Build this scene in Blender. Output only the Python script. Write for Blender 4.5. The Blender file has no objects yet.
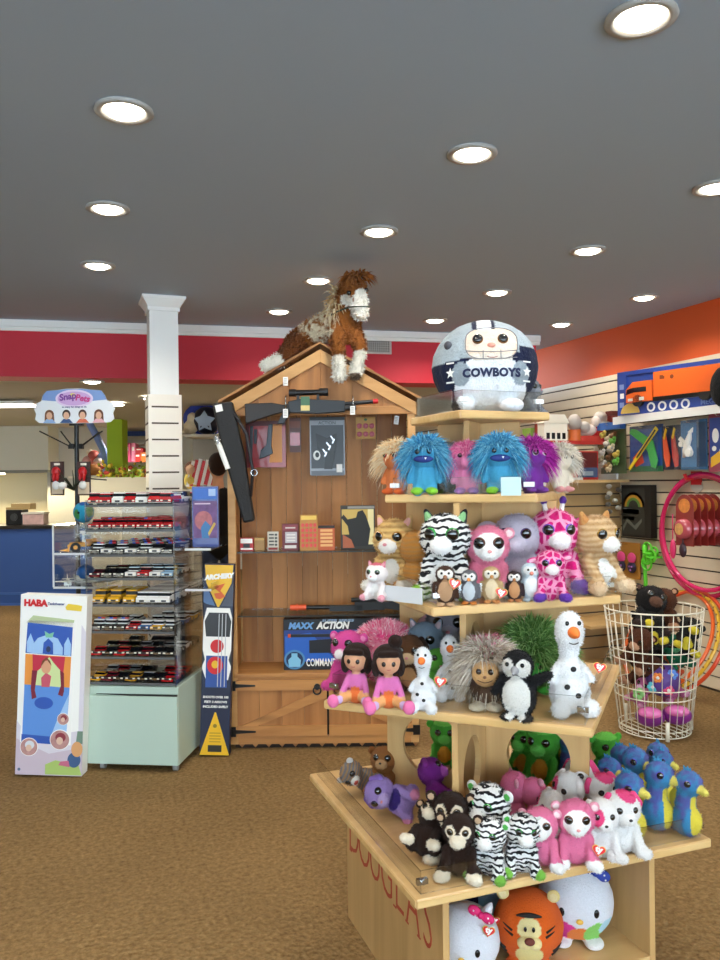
EXPO = 0.0; SKY = 11.0; LAMP = 33
import bpy, bmesh, math, random
import numpy as np
from mathutils import Vector, Matrix, Euler, Quaternion
random.seed(7)
PI = math.pi
scene = bpy.context.scene
COL = scene.collection
# ------------------------------------------------------------------ camera frame <-> room frame
A = math.radians(20.2); CA = math.cos(A); SA = math.sin(A)
FP = 800.0; EYE = 1.55; HOR = 482.0; ROLL = -0.012
def W(X, D, z=0.0):                       # metres right of / ahead of the viewpoint -> room coordinates
    return Vector((X*CA + D*SA, -X*SA + D*CA, z))
def ray(px, py):
    u, v = px-360.0, py-HOR
    return (u + ROLL*v)/FP, (v - ROLL*u)/FP
def atD(px, py, D):
    a, b = ray(px, py); return W(a*D, D, EYE-b*D)
def onz(px, py, z):
    a, b = ray(px, py); D = (EYE-z)/b; return W(a*D, D, z)
def onx(px, py, x):                       # on the plane room-x = x
    a, b = ray(px, py); D = x/(a*CA+SA); return W(a*D, D, EYE-b*D)
def depth(p): return p[0]*SA + p[1]*CA
def facing(p): return math.atan2(-p[1], -p[0]) + PI/2
R = math.radians
# ------------------------------------------------------------------ colour + materials
def lin(h):
    if isinstance(h, (tuple, list)): return tuple(h[:3])
    h = h.lstrip('#')
    o = []
    for i in (0, 2, 4):
        c = int(h[i:i+2], 16)/255
        o.append(c/12.92 if c <= .04045 else ((c+.055)/1.055)**2.4)
    return tuple(o)
MATS = {}
def _new(name):
    m = bpy.data.materials.new(name); m.use_nodes = True
    nt = m.node_tree; b = nt.nodes['Principled BSDF']
    return m, nt, b
def _n(nt, t, **k):
    n = nt.nodes.new(t)
    for a, v in k.items():
        if a.startswith('i_'): n.inputs[a[2:].replace('_', ' ')].default_value = v
        else: setattr(n, a, v)
    return n
def mat(col, rough=.55, metal=0, bump=0, bscale=80, var=0, vscale=6, emit=0, sheen=0, coat=0, spec=.5, name=None):
    key = (col, rough, metal, bump, bscale, var, vscale, emit, sheen, coat, spec)
    if key in MATS: return MATS[key]
    m, nt, b = _new(name or ('surface_%s' % str(col).strip('#')))
    c = lin(col)
    b.inputs['Base Color'].default_value = (*c, 1); b.inputs['Roughness'].default_value = rough
    b.inputs['Metallic'].default_value = metal; b.inputs['Specular IOR Level'].default_value = spec
    if sheen: b.inputs['Sheen Weight'].default_value = sheen; b.inputs['Sheen Roughness'].default_value = .5
    if coat: b.inputs['Coat Weight'].default_value = coat; b.inputs['Coat Roughness'].default_value = .05
    if emit: b.inputs['Emission Color'].default_value = (*c, 1); b.inputs['Emission Strength'].default_value = emit
    tc = _n(nt, 'ShaderNodeTexCoord')
    if var:
        n = _n(nt, 'ShaderNodeTexNoise', i_Scale=vscale, i_Detail=4.0)
        nt.links.new(tc.outputs['Object'], n.inputs['Vector'])
        mx = _n(nt, 'ShaderNodeMix', data_type='RGBA')
        mx.inputs[6].default_value = (*[x*(1-var) for x in c], 1); mx.inputs[7].default_value = (*[min(1, x*(1+var)) for x in c], 1)
        nt.links.new(n.outputs['Fac'], mx.inputs[0]); nt.links.new(mx.outputs[2], b.inputs['Base Color'])
    if bump:
        n = _n(nt, 'ShaderNodeTexNoise', i_Scale=bscale, i_Detail=3.0)
        nt.links.new(tc.outputs['Object'], n.inputs['Vector'])
        bp = _n(nt, 'ShaderNodeBump', i_Strength=bump, i_Distance=.01)
        nt.links.new(n.outputs['Fac'], bp.inputs['Height']); nt.links.new(bp.outputs['Normal'], b.inputs['Normal'])
    MATS[key] = m
    return m
def wood(name, c1, c2, rough=.5, axis='Z', scale=3.0, island=0.0, knots=False, coat=0):
    m, nt, b = _new(name)
    tc = _n(nt, 'ShaderNodeTexCoord'); mp = _n(nt, 'ShaderNodeMapping')
    s = {'X': (.12, 1, 1), 'Y': (1, .12, 1), 'Z': (1, 1, .08)}[axis]
    mp.inputs['Scale'].default_value = tuple(scale*6*x for x in s)
    nt.links.new(tc.outputs['Object'], mp.inputs['Vector'])
    geo = _n(nt, 'ShaderNodeNewGeometry')
    if island:
        ad = _n(nt, 'ShaderNodeVectorMath', operation='ADD'); ml = _n(nt, 'ShaderNodeMath', operation='MULTIPLY'); ml.inputs[1].default_value = 37
        nt.links.new(geo.outputs['Random Per Island'], ml.inputs[0])
        nt.links.new(mp.outputs['Vector'], ad.inputs[0]); nt.links.new(ml.outputs[0], ad.inputs[1]); vec = ad.outputs[0]
    else: vec = mp.outputs['Vector']
    n = _n(nt, 'ShaderNodeTexNoise', i_Scale=1.0, i_Detail=6.0, i_Roughness=.6, i_Distortion=.6)
    nt.links.new(vec, n.inputs['Vector'])
    cr = _n(nt, 'ShaderNodeValToRGB')
    cr.color_ramp.elements[0].position = .3; cr.color_ramp.elements[1].position = .7
    cr.color_ramp.elements[0].color = (*lin(c2), 1); cr.color_ramp.elements[1].color = (*lin(c1), 1)
    nt.links.new(n.outputs['Fac'], cr.inputs[0]); out = cr.outputs[0]
    if knots:
        v = _n(nt, 'ShaderNodeTexVoronoi', i_Scale=.55); nt.links.new(vec, v.inputs['Vector'])
        r2 = _n(nt, 'ShaderNodeValToRGB'); r2.color_ramp.elements[0].position = .03; r2.color_ramp.elements[1].position = .16
        r2.color_ramp.elements[0].color = (.22, .16, .12, 1); r2.color_ramp.elements[1].color = (1, 1, 1, 1)
        nt.links.new(v.outputs['Distance'], r2.inputs[0])
        mx = _n(nt, 'ShaderNodeMix', data_type='RGBA', blend_type='MULTIPLY'); mx.inputs[0].default_value = .8
        nt.links.new(out, mx.inputs[6]); nt.links.new(r2.outputs[0], mx.inputs[7]); out = mx.outputs[2]
    if island:
        hv = _n(nt, 'ShaderNodeHueSaturation'); mr = _n(nt, 'ShaderNodeMapRange')
        mr.inputs[3].default_value = 1-island; mr.inputs[4].default_value = 1+island
        nt.links.new(geo.outputs['Random Per Island'], mr.inputs[0]); nt.links.new(mr.outputs[0], hv.inputs['Value'])
        nt.links.new(out, hv.inputs['Color']); out = hv.outputs[0]
    nt.links.new(out, b.inputs['Base Color']); b.inputs['Roughness'].default_value = rough
    if coat: b.inputs['Coat Weight'].default_value = coat
    bp = _n(nt, 'ShaderNodeBump', i_Strength=.12, i_Distance=.004)
    nt.links.new(n.outputs['Fac'], bp.inputs['Height']); nt.links.new(bp.outputs['Normal'], b.inputs['Normal'])
    return m
def clear(name, tint=(.97, .98, .98), gloss=.07, rough=.03, fres=.35):
    m, nt, b = _new(name); nt.nodes.remove(b)
    o = nt.nodes['Material Output']
    t = _n(nt, 'ShaderNodeBsdfTransparent'); t.inputs[0].default_value = (*tint, 1)
    g = _n(nt, 'ShaderNodeBsdfGlossy'); g.inputs['Roughness'].default_value = rough
    mx = _n(nt, 'ShaderNodeMixShader')
    lw = _n(nt, 'ShaderNodeLayerWeight', i_Blend=.35); ml = _n(nt, 'ShaderNodeMath', operation='MULTIPLY_ADD')
    ml.inputs[1].default_value = fres; ml.inputs[2].default_value = gloss
    nt.links.new(lw.outputs['Fresnel'], ml.inputs[0]); nt.links.new(ml.outputs[0], mx.inputs[0])
    nt.links.new(t.outputs[0], mx.inputs[1]); nt.links.new(g.outputs[0], mx.inputs[2]); nt.links.new(mx.outputs[0], o.inputs[0])
    return m
def plush_mat(name, pattern=None, c2='#111111', scale=6.0, fur=45):
    m, nt, b = _new(name)
    at = _n(nt, 'ShaderNodeAttribute', attribute_name='Col'); tc = _n(nt, 'ShaderNodeTexCoord')
    out = at.outputs['Color']
    nz = _n(nt, 'ShaderNodeTexNoise', i_Scale=float(fur), i_Detail=5.0, i_Roughness=.7); nt.links.new(tc.outputs['Object'], nz.inputs['Vector'])
    fac = None
    if pattern == 'stripe':
        w = _n(nt, 'ShaderNodeTexWave', bands_direction='Z', wave_profile='SIN', i_Scale=scale, i_Distortion=7.0, i_Detail=2.0, i_Detail_Scale=1.6)
        nt.links.new(tc.outputs['Object'], w.inputs['Vector'])
        r = _n(nt, 'ShaderNodeValToRGB'); r.color_ramp.elements[0].position = .38; r.color_ramp.elements[1].position = .46
        r.color_ramp.elements[0].color = (1, 1, 1, 1); r.color_ramp.elements[1].color = (0, 0, 0, 1)
        nt.links.new(w.outputs['Fac'], r.inputs[0]); fac = r.outputs[0]
    if pattern == 'tabby':
        w = _n(nt, 'ShaderNodeTexWave', bands_direction='Z', i_Scale=scale, i_Distortion=4.0, i_Detail=2.0)
        nt.links.new(tc.outputs['Object'], w.inputs['Vector']); fac = w.outputs['Fac']
    if pattern == 'spots':
        v = _n(nt, 'ShaderNodeTexVoronoi', feature='DISTANCE_TO_EDGE', i_Scale=scale); nt.links.new(tc.outputs['Object'], v.inputs['Vector'])
        r = _n(nt, 'ShaderNodeValToRGB'); r.color_ramp.elements[0].position = .10; r.color_ramp.elements[1].position = .14
        nt.links.new(v.outputs['Distance'], r.inputs[0]); fac = r.outputs[0]
    if pattern == 'cloud':
        v = _n(nt, 'ShaderNodeTexNoise', i_Scale=scale, i_Detail=2.0); nt.links.new(tc.outputs['Object'], v.inputs['Vector'])
        r = _n(nt, 'ShaderNodeValToRGB'); r.color_ramp.elements[0].position = .46; r.color_ramp.elements[1].position = .60
        nt.links.new(v.outputs['Fac'], r.inputs[0]); fac = r.outputs[0]
    if fac is not None:
        mk = _n(nt, 'ShaderNodeMath', operation='MULTIPLY'); nt.links.new(fac, mk.inputs[0]); nt.links.new(at.outputs['Alpha'], mk.inputs[1])
        mx = _n(nt, 'ShaderNodeMix', data_type='RGBA'); mx.inputs[7].default_value = (*lin(c2), 1)
        nt.links.new(mk.outputs[0], mx.inputs[0]); nt.links.new(out, mx.inputs[6]); out = mx.outputs[2]
    hv = _n(nt, 'ShaderNodeHueSaturation'); mr = _n(nt, 'ShaderNodeMapRange'); mr.inputs[3].default_value = .84; mr.inputs[4].default_value = 1.12
    nt.links.new(nz.outputs['Fac'], mr.inputs[0]); nt.links.new(mr.outputs[0], hv.inputs['Value']); nt.links.new(out, hv.inputs['Color'])
    nt.links.new(hv.outputs[0], b.inputs['Base Color'])
    b.inputs['Roughness'].default_value = .9; b.inputs['Sheen Weight'].default_value = .06; b.inputs['Specular IOR Level'].default_value = .15
    bp = _n(nt, 'ShaderNodeBump', i_Strength=.6, i_Distance=.02); nt.links.new(nz.outputs['Fac'], bp.inputs['Height']); nt.links.new(bp.outputs['Normal'], b.inputs['Normal'])
    return m
# ------------------------------------------------------------------ mesh builder
class MB:
    def __init__(s): s.v=[]; s.f=[]; s.fm=[]; s.fs=[]; s.ms=[]; s.c=0; s.sm=False; s.T=None; s.vc=None
    def use(s, m, smooth=False):
        if m not in s.ms: s.ms.append(m)
        s.c = s.ms.index(m); s.sm = smooth; return s
    def add(s, vs, fs, smooth=None):
        o = len(s.v)
        for p in vs:
            p = Vector(p)
            s.v.append(s.T @ p if s.T is not None else p)
        sm = s.sm if smooth is None else smooth
        for f in fs: s.f.append([o+i for i in f]); s.fm.append(s.c); s.fs.append(sm)
        return s
    def box(s, c, d, rot=None, top=None):
        hx, hy, hz = d[0]/2, d[1]/2, d[2]/2
        t = top or (1, 1)
        vs = [(-hx,-hy,-hz),(hx,-hy,-hz),(hx,hy,-hz),(-hx,hy,-hz),(-hx*t[0],-hy*t[1],hz),(hx*t[0],-hy*t[1],hz),(hx*t[0],hy*t[1],hz),(-hx*t[0],hy*t[1],hz)]
        Rm = Euler([R(a) for a in rot]).to_matrix() if rot else None
        c = Vector(c); vs = [(Rm @ Vector(p) if Rm else Vector(p)) + c for p in vs]
        return s.add(vs, [(0,3,2,1),(4,5,6,7),(0,1,5,4),(1,2,6,5),(2,3,7,6),(3,0,4,7)], False)
    def bb(s, x0, x1, y0, y1, z0, z1): return s.box(((x0+x1)/2,(y0+y1)/2,(z0+z1)/2),(abs(x1-x0),abs(y1-y0),abs(z1-z0)))
    def cyl(s, p0, p1, r0, r1=None, n=16, caps=True):
        p0, p1 = Vector(p0), Vector(p1); r1 = r0 if r1 is None else r1
        q = (p1-p0).to_track_quat('Z', 'Y'); vs = []; fs = []
        for p, r in ((p0, r0), (p1, r1)):
            for i in range(n):
                a = 2*PI*i/n; vs.append(p + q @ Vector((r*math.cos(a), r*math.sin(a), 0)))
        for i in range(n): fs.append((i, (i+1) % n, n+(i+1) % n, n+i))
        s.add(vs, fs, True)
        if caps: s.add(vs[:n], [tuple(range(n-1, -1, -1))], False); s.add(vs[n:], [tuple(range(n))], False)
        return s
    def tube(s, pts, r, n=8, closed=False):
        pts = [Vector(p) for p in pts]; m = len(pts); vs = []; fs = []
        up = None
        for i, p in enumerate(pts):
            a = pts[(i-1) % m] if (closed or i > 0) else p
            b = pts[(i+1) % m] if (closed or i < m-1) else p
            t = (b-a).normalized()
            if up is None: up = Vector((0,0,1)) if abs(t.z) < .9 else Vector((1,0,0))
            x = t.cross(up).normalized(); y = x.cross(t).normalized(); up = y
            rr = r[i] if isinstance(r, (list, tuple)) else r
            for k in range(n):
                an = 2*PI*k/n; vs.append(p + x*rr*math.cos(an) + y*rr*math.sin(an))
        for i in range(m if closed else m-1):
            j = (i+1) % m
            for k in range(n): fs.append((i*n+k, i*n+(k+1) % n, j*n+(k+1) % n, j*n+k))
        if not closed: fs.append(tuple(range(n-1, -1, -1))); fs.append(tuple((m-1)*n+k for k in range(n)))
        return s.add(vs, fs, True)
    def torus(s, c, Rr, r, axis='Z', n=48, m=8, sx=1, sy=1):
        pts = []
        for i in range(n):
            a = 2*PI*i/n; x, y = Rr*sx*math.cos(a), Rr*sy*math.sin(a)
            pts.append(Vector(c) + (Vector((x,y,0)) if axis == 'Z' else Vector((x,0,y)) if axis == 'Y' else Vector((0,x,y))))
        return s.tube(pts, r, m, True)
    def ell(s, c, r, rot=None, n=20, m=12):
        if not isinstance(r, (tuple, list)): r = (r, r, r)
        Rm = Euler([R(a) for a in rot]).to_matrix() if rot else None; c = Vector(c)
        vs = [Vector((0,0,-r[2]))]
        for j in range(1, m):
            ph = -PI/2 + PI*j/m
            for i in range(n):
                th = 2*PI*i/n; vs.append(Vector((r[0]*math.cos(ph)*math.cos(th), r[1]*math.cos(ph)*math.sin(th), r[2]*math.sin(ph))))
        vs.append(Vector((0,0,r[2])))
        fs = [(0, 1+(i+1) % n, 1+i) for i in range(n)]
        for j in range(m-2):
            for i in range(n): fs.append((1+j*n+i, 1+j*n+(i+1) % n, 1+(j+1)*n+(i+1) % n, 1+(j+1)*n+i))
        l = len(vs)-1; b = 1+(m-2)*n
        fs += [(b+i, b+(i+1) % n, l) for i in range(n)]
        return s.add([(Rm @ p if Rm else p)+c for p in vs], fs, True)
    def lathe(s, prof, c=(0,0,0), n=24, axis=None):
        c = Vector(c); q = Vector(axis).to_track_quat('Z','Y') if axis else None; vs = []; fs = []
        for r, z in prof:
            for i in range(n):
                a = 2*PI*i/n; p = Vector((r*math.cos(a), r*math.sin(a), z)); vs.append((q @ p if q else p)+c)
        for j in range(len(prof)-1):
            for i in range(n): fs.append((j*n+i, j*n+(i+1) % n, (j+1)*n+(i+1) % n, (j+1)*n+i))
        return s.add(vs, fs, True)
    def prism(s, poly, d0, d1, plane='xz', smooth=False):
        # polygon in a plane, extruded between d0 and d1 on the third axis
        f = {'xz': lambda a, b, d: (a, d, b), 'xy': lambda a, b, d: (a, b, d), 'yz': lambda a, b, d: (d, a, b)}[plane]
        n = len(poly); ar = sum(poly[i][0]*poly[(i+1) % n][1]-poly[(i+1) % n][0]*poly[i][1] for i in range(n))
        if ar < 0: poly = poly[::-1]
        vs = [f(a, b, d0) for a, b in poly] + [f(a, b, d1) for a, b in poly]
        fl = (plane == 'xz') != (d1 < d0)
        fs = [tuple(range(n)) if fl else tuple(range(n-1, -1, -1)), tuple(range(2*n-1, n-1, -1)) if fl else tuple(range(n, 2*n))]
        for i in range(n):
            j = (i+1) % n; fs.append((i, n+i, n+j, j) if fl else (i, j, n+j, n+i))
        return s.add(vs, fs, smooth)
    def disc(s, c, rx, rz, th=.0012, n=28):       # a flat print on the front (-y) of something
        return s.prism([(c[0]+rx*math.cos(2*PI*i/n), c[2]+rz*math.sin(2*PI*i/n)) for i in range(n)], c[1]-th, c[1]+.0002)
    def rectp(s, x0, x1, z0, z1, y, th=.0012): return s.bb(x0, x1, y-th, y+.0002, z0, z1)
    def polyp(s, poly, y, th=.0012): return s.prism(poly, y-th, y+.0002)
    def hole(s, x0, x1, z0, z1, cx, cz, rx, rz, y0, y1):  # board in the xz plane with an elliptical hole
        cor = [(x0,z0),(x1,z0),(x1,z1),(x0,z1)]
        an = sorted(set([2*PI*i/36 for i in range(36)] + [math.atan2(b-cz, a-cx) % (2*PI) for a, b in cor]))
        I, O = [], []
        for a in an:
            c, d = math.cos(a), math.sin(a); I.append((cx+rx*c, cz+rz*d)); t = 1e9
            if c > 1e-9: t = min(t, (x1-cx)/c)
            if c < -1e-9: t = min(t, (x0-cx)/c)
            if d > 1e-9: t = min(t, (z1-cz)/d)
            if d < -1e-9: t = min(t, (z0-cz)/d)
            O.append((cx+t*c, cz+t*d))
        n = len(an); vs = [(a, y0, b) for a, b in I]+[(a, y0, b) for a, b in O]+[(a, y1, b) for a, b in I]+[(a, y1, b) for a, b in O]; fs = []
        for i in range(n):
            j = (i+1) % n
            fs += [(i, n+i, n+j, j), (2*n+i, 2*n+j, 3*n+j, 3*n+i), (i, j, 2*n+j, 2*n+i), (n+i, 3*n+i, 3*n+j, n+j)]
        return s.add(vs, fs, False)
    def mesh_in(s, me, M):
        return s.add([M @ v.co for v in me.vertices], [tuple(p.vertices) for p in me.polygons], False)
    def mesh(s, name):
        me = bpy.data.meshes.new(name); me.from_pydata([tuple(p) for p in s.v], [], s.f)
        for m in s.ms: me.materials.append(m)
        me.polygons.foreach_set('material_index', s.fm); me.polygons.foreach_set('use_smooth', s.fs); me.update()
        return me
def link(name, me, parent=None, loc=(0,0,0), rot=(0,0,0), scale=1):
    o = bpy.data.objects.new(name, me); COL.objects.link(o)
    o.location = loc; o.rotation_euler = rot; o.scale = (scale,)*3 if not isinstance(scale, (tuple, list)) else scale
    if parent is not None: o.parent = parent
    return o
def obj(name, mb, parent=None, loc=(0,0,0), rot=(0,0,0), bevel=0, label=None):
    o = link(name, mb.mesh(name), parent, loc, rot)
    if bevel:
        b = o.modifiers.new('bevel', 'BEVEL'); b.width = bevel; b.segments = 2; b.limit_method = 'ANGLE'; b.angle_limit = R(40)
    if label: o['label'] = label
    return o
LABELS = {}
def tag(o, label, cat, group=None, kind=None):
    o['label'] = label; o['category'] = cat
    if group: o['group'] = group
    if kind: o['kind'] = kind
    n = len(label.split())
    if not 4 <= n <= 16: print('LABEL LENGTH', n, label)
    if label in LABELS and not group: print('DUP LABEL', label)
    LABELS[label] = 1
    return o
def thing(name, label, cat, loc=(0,0,0), rz=0, group=None, rot=None, scale=1):
    o = link(name, None, None, loc, rot or (0,0,rz), scale); o.empty_display_size = .05
    return tag(o, label, cat, group)
def struct(name, mb, bevel=0, parent=None):
    o = obj(name, mb, parent, bevel=bevel)
    if parent is None: o['kind'] = 'structure'
    return o
TEXT = {}
def text_mesh(t, size, offset=0.0, shear=0.0, spacing=1.0):
    k = (t, size, offset, shear, spacing)
    if k in TEXT: return TEXT[k]
    c = bpy.data.curves.new('lettering', 'FONT'); c.body = t; c.size = size; c.align_x = 'CENTER'; c.align_y = 'CENTER'
    c.offset = offset; c.shear = shear; c.space_character = spacing; c.resolution_u = 3; c.extrude = .0006
    o = bpy.data.objects.new('lettering', c); COL.objects.link(o)
    dg = bpy.context.evaluated_depsgraph_get(); me = bpy.data.meshes.new_from_object(o.evaluated_get(dg))
    bpy.data.objects.remove(o); bpy.data.curves.remove(c); TEXT[k] = me
    ys = [v.co.y for v in me.vertices]; me.transform(Matrix.Translation((0, -(max(ys)+min(ys))/2, 0)))
    return me
def put_text(mb, t, size, x, y, z, m, offset=0.0, shear=0.0, sx=1.0, spacing=1.0, roll=0, width=None):
    me = text_mesh(t, size, offset, shear, spacing); mb.use(m)
    if width: xs = [v.co.x for v in me.vertices]; sx = width/(max(xs)-min(xs))
    M = Matrix.Translation((x, y, z)) @ Matrix.Rotation(R(roll), 4, 'Y') @ Matrix.Rotation(PI/2, 4, 'X') @ Matrix.Diagonal((sx, 1, 1, 1))
    return mb.mesh_in(me, M)
# ------------------------------------------------------------------ soft bodies: blobs fused into one continuous skin
FUZZ = [0.026, 6000]
def fuse(name, blobs, paints=(), material=None, voxel=.022, smooth=4, fuzz=None, bald=()):
    mb = MB()
    for b in blobs:
        if b[0] == 'e': mb.ell(b[1], b[2], b[4] if len(b) > 4 else None)
        else:
            p0, p1 = Vector(b[1]), Vector(b[2]); r0, r1 = b[3], b[4]
            k = max(2, int((p1-p0).length/(min(r0, r1)*.45))+1)
            for i in range(k+1):
                t = i/k; mb.ell(p0.lerp(p1, t), r0+(r1-r0)*t, n=14, m=8)
    me = mb.mesh('raw'); o = link('raw', me)
    rm = o.modifiers.new('r', 'REMESH'); rm.mode = 'VOXEL'; rm.voxel_size = voxel
    if smooth: sm = o.modifiers.new('s', 'SMOOTH'); sm.factor = .5; sm.iterations = smooth
    dg = bpy.context.evaluated_depsgraph_get(); out = bpy.data.meshes.new_from_object(o.evaluated_get(dg))
    bpy.data.objects.remove(o); bpy.data.meshes.remove(me)
    out.name = name; n = len(out.vertices)
    co = np.empty(n*3, np.float32); out.vertices.foreach_get('co', co); co = co.reshape(-1, 3)
    best = np.full(n, 1e9); col = np.zeros((n, 4), np.float32)
    def rgba(c): return (*lin(c[0]), c[1]) if isinstance(c, tuple) else (*lin(c), 0.0)
    for b in blobs:
        if b[0] == 'e':
            d = _ed(co, b[1], b[2], b[4] if len(b) > 4 else None); c = rgba(b[3])
        else:
            p0, p1 = np.array(b[1]), np.array(b[2]); v = p1-p0; t = np.clip(((co-p0) @ v)/max(1e-9, v @ v), 0, 1)
            d = np.linalg.norm(co-(p0+t[:, None]*v), axis=1)-(b[3]+(b[4]-b[3])*t); c = rgba(b[5])
        k = d < best; best[k] = d[k]; col[k] = c
    for p in paints:
        k = _ed(co, p[1], p[2], p[4] if len(p) > 4 else None) < 0; col[k] = rgba(p[3])
    fl, fn = (0, 0) if fuzz is None else fuzz
    if fl:                                   # short pile standing on the skin
        rng = np.random.default_rng(len(name)*7+n); nor = np.empty(n*3, np.float32); out.vertices.foreach_get('normal', nor); nor = nor.reshape(-1, 3)
        ids = rng.integers(0, n, fn)
        for b in bald: ids = ids[np.linalg.norm(co[ids]-np.array(b[0]), axis=1) > b[1]]
        k = len(ids); p = co[ids]+rng.normal(0, voxel*.3, (k, 3)); nn = nor[ids]; d = nn+rng.normal(0, .38, (k, 3))+np.array((0, 0, -.30)); d /= np.linalg.norm(d, axis=1)[:, None]
        sd = np.cross(d, rng.normal(0, 1, (k, 3))); sd /= np.linalg.norm(sd, axis=1)[:, None]+1e-6
        L = fl*rng.uniform(.6, 1.3, (k, 1)); wd = fl*.20
        p = p-nn*fl*.12
        V = np.stack([p-sd*wd, p+sd*wd, p+d*L], 1).reshape(-1, 3); c3 = np.repeat(col[ids]*np.concatenate([rng.uniform(.86, 1.12, (k, 1)).repeat(3, 1), np.ones((k, 1))], 1), 3, 0)
        polys = [tuple(q.vertices) for q in out.polygons]+[(n+3*i, n+3*i+1, n+3*i+2) for i in range(k)]
        m2 = bpy.data.meshes.new(name); m2.from_pydata(np.concatenate([co, V]).tolist(), [], polys)
        bpy.data.meshes.remove(out); out = m2; col = np.concatenate([col, c3.astype(np.float32)])
    at = out.color_attributes.new('Col', 'FLOAT_COLOR', 'POINT'); at.data.foreach_set('color', col.ravel())
    out.polygons.foreach_set('use_smooth', [True]*len(out.polygons))
    out.materials.clear(); out.materials.append(material or PL)
    return out
def _ed(co, c, r, rot=None):
    if not isinstance(r, (tuple, list)): r = (r, r, r)
    q = co-np.array(c)
    if rot: q = q @ np.array(Euler([R(a) for a in rot]).to_matrix())
    return (np.linalg.norm(q/np.array(r), axis=1)-1)*min(r)
def paint_all(me, c):
    at = me.color_attributes.new('Col', 'FLOAT_COLOR', 'POINT'); n = len(me.vertices)
    at.data.foreach_set('color', list((*lin(c), 0.0))*n)
    return me
def fur(name, shells, n, length, colors, width=.02, droop=.5, seed=1, zmin=-.6, avoid=None, up=0):
    rnd = random.Random(seed); V = []; F = []; C = []
    for c, r in shells:
        for _ in range(n):
            while True:
                d = Vector((rnd.gauss(0,1), rnd.gauss(0,1), rnd.gauss(0,1))).normalized()
                if d.z < zmin: continue
                if avoid and avoid(d): continue
                break
            p = Vector(c)+Vector((d.x*r[0], d.y*r[1], d.z*r[2]))
            L = length*rnd.uniform(.6, 1.25); dr = droop*rnd.uniform(.5, 1.3)
            dd = (d+Vector((rnd.uniform(-.35,.35), rnd.uniform(-.35,.35), rnd.uniform(-.2,.3)+up))).normalized()
            sd = dd.cross(Vector((rnd.uniform(-1,1), rnd.uniform(-1,1), rnd.uniform(-1,1)))).normalized()
            col = (*lin(rnd.choice(colors)), 0.0); o = len(V)
            for k, (t, w) in enumerate(((-.15, 1), (.35, .9), (.72, .55))):
                q = p+dd*L*t+Vector((0,0,-dr*L*max(0,t)**2)); V.append(q-sd*width*w/2); V.append(q+sd*width*w/2)
            V.append(p+dd*L+Vector((0,0,-dr*L))); C += [col]*7
            F += [(o,o+1,o+3,o+2),(o+2,o+3,o+5,o+4),(o+4,o+5,o+6)]
    me = bpy.data.meshes.new(name); me.from_pydata([tuple(v) for v in V], [], F)
    at = me.color_attributes.new('Col', 'FLOAT_COLOR', 'POINT'); at.data.foreach_set('color', [x for c in C for x in c])
    me.materials.append(HAIR); me.polygons.foreach_set('use_smooth', [True]*len(F)); me.update()
    return me
# shared materials
PL = plush_mat('plush_fabric'); 
ZEB = plush_mat('zebra_plush', 'stripe', '#14141a', 4.2)
TAB = plush_mat('tabby_plush', 'tabby', '#b98a52', 4.5)
GIR = plush_mat('spotted_plush', 'spots', '#d81878', 7.0)
SEA = plush_mat('shimmer_plush', 'cloud', '#5f58a4', 4.0)
PFUR = plush_mat('mottled_plush', 'cloud', '#e8508f', 5.0)
HAIR = plush_mat('long_pile', None, fur=12)
BLACK = mat('#0b0b0c', .35, name='black_plastic'); GLOSSB = mat('#050506', .08, coat=1, name='glossy_black')
WHITE = mat('#f2f2ee', .5, name='white_plain'); CHROME = mat('#c8c8c8', .2, metal=1, name='chrome')
PAPER = mat('#f4f3ef', .6, name='paper'); REDP = mat('#cf1a22', .4, name='red_print')
PLY = wood('birch_plywood', '#d8b47c', '#c09862', .38, 'X', 1.6, coat=.15)
PLYZ = wood('birch_plywood_upright', '#d2ac74', '#b8905a', .42, 'Z', 1.4, coat=.1)
PINE = wood('pine_boards', '#b97f45', '#8d5828', .55, 'Z', 1.6, island=.13, knots=True)
PINEX = wood('pine_rails', '#c98f50', '#a06a35', .5, 'X', 1.6, island=.08, knots=True)
PINEL = wood('pale_pine', '#d9a76a', '#b98548', .5, 'X', 1.3, island=.06)
ACR = clear('clear_acrylic', (.985, .99, .99), .05); GLASS = clear('shelf_glass', (.80, .84, .82), .10)
FILM = clear('clear_film', (.99, .99, .99), .012, .15, .05)
# ================================================================== camera
cam = bpy.data.cameras.new('camera'); co = bpy.data.objects.new('camera', cam); COL.objects.link(co)
cam.sensor_fit = 'VERTICAL'; cam.sensor_height = 36; cam.lens = 30.0; cam.shift_y = 2/960; cam.clip_start = .05; cam.clip_end = 60
co.matrix_world = Matrix.Translation((0,0,EYE)) @ Matrix.Rotation(-A, 4, 'Z') @ Matrix.Rotation(PI/2, 4, 'X') @ Matrix.Rotation(ROLL, 4, 'Z')
scene.camera = co
# ================================================================== view + daylight
scene.view_settings.view_transform = 'Standard'; scene.view_settings.look = 'None'; scene.view_settings.gamma = 1
scene.view_settings.use_curve_mapping = False; scene.view_settings.exposure = EXPO
scene.cycles.transparent_max_bounces = 40; scene.cycles.sample_clamp_indirect = 6
w = bpy.data.worlds.new('daylight'); scene.world = w; w.use_nodes = True
nt = w.node_tree; bg = nt.nodes['Background']; bg.inputs[0].default_value = (.72, .86, 1, 1); bg.inputs[1].default_value = SKY
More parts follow.
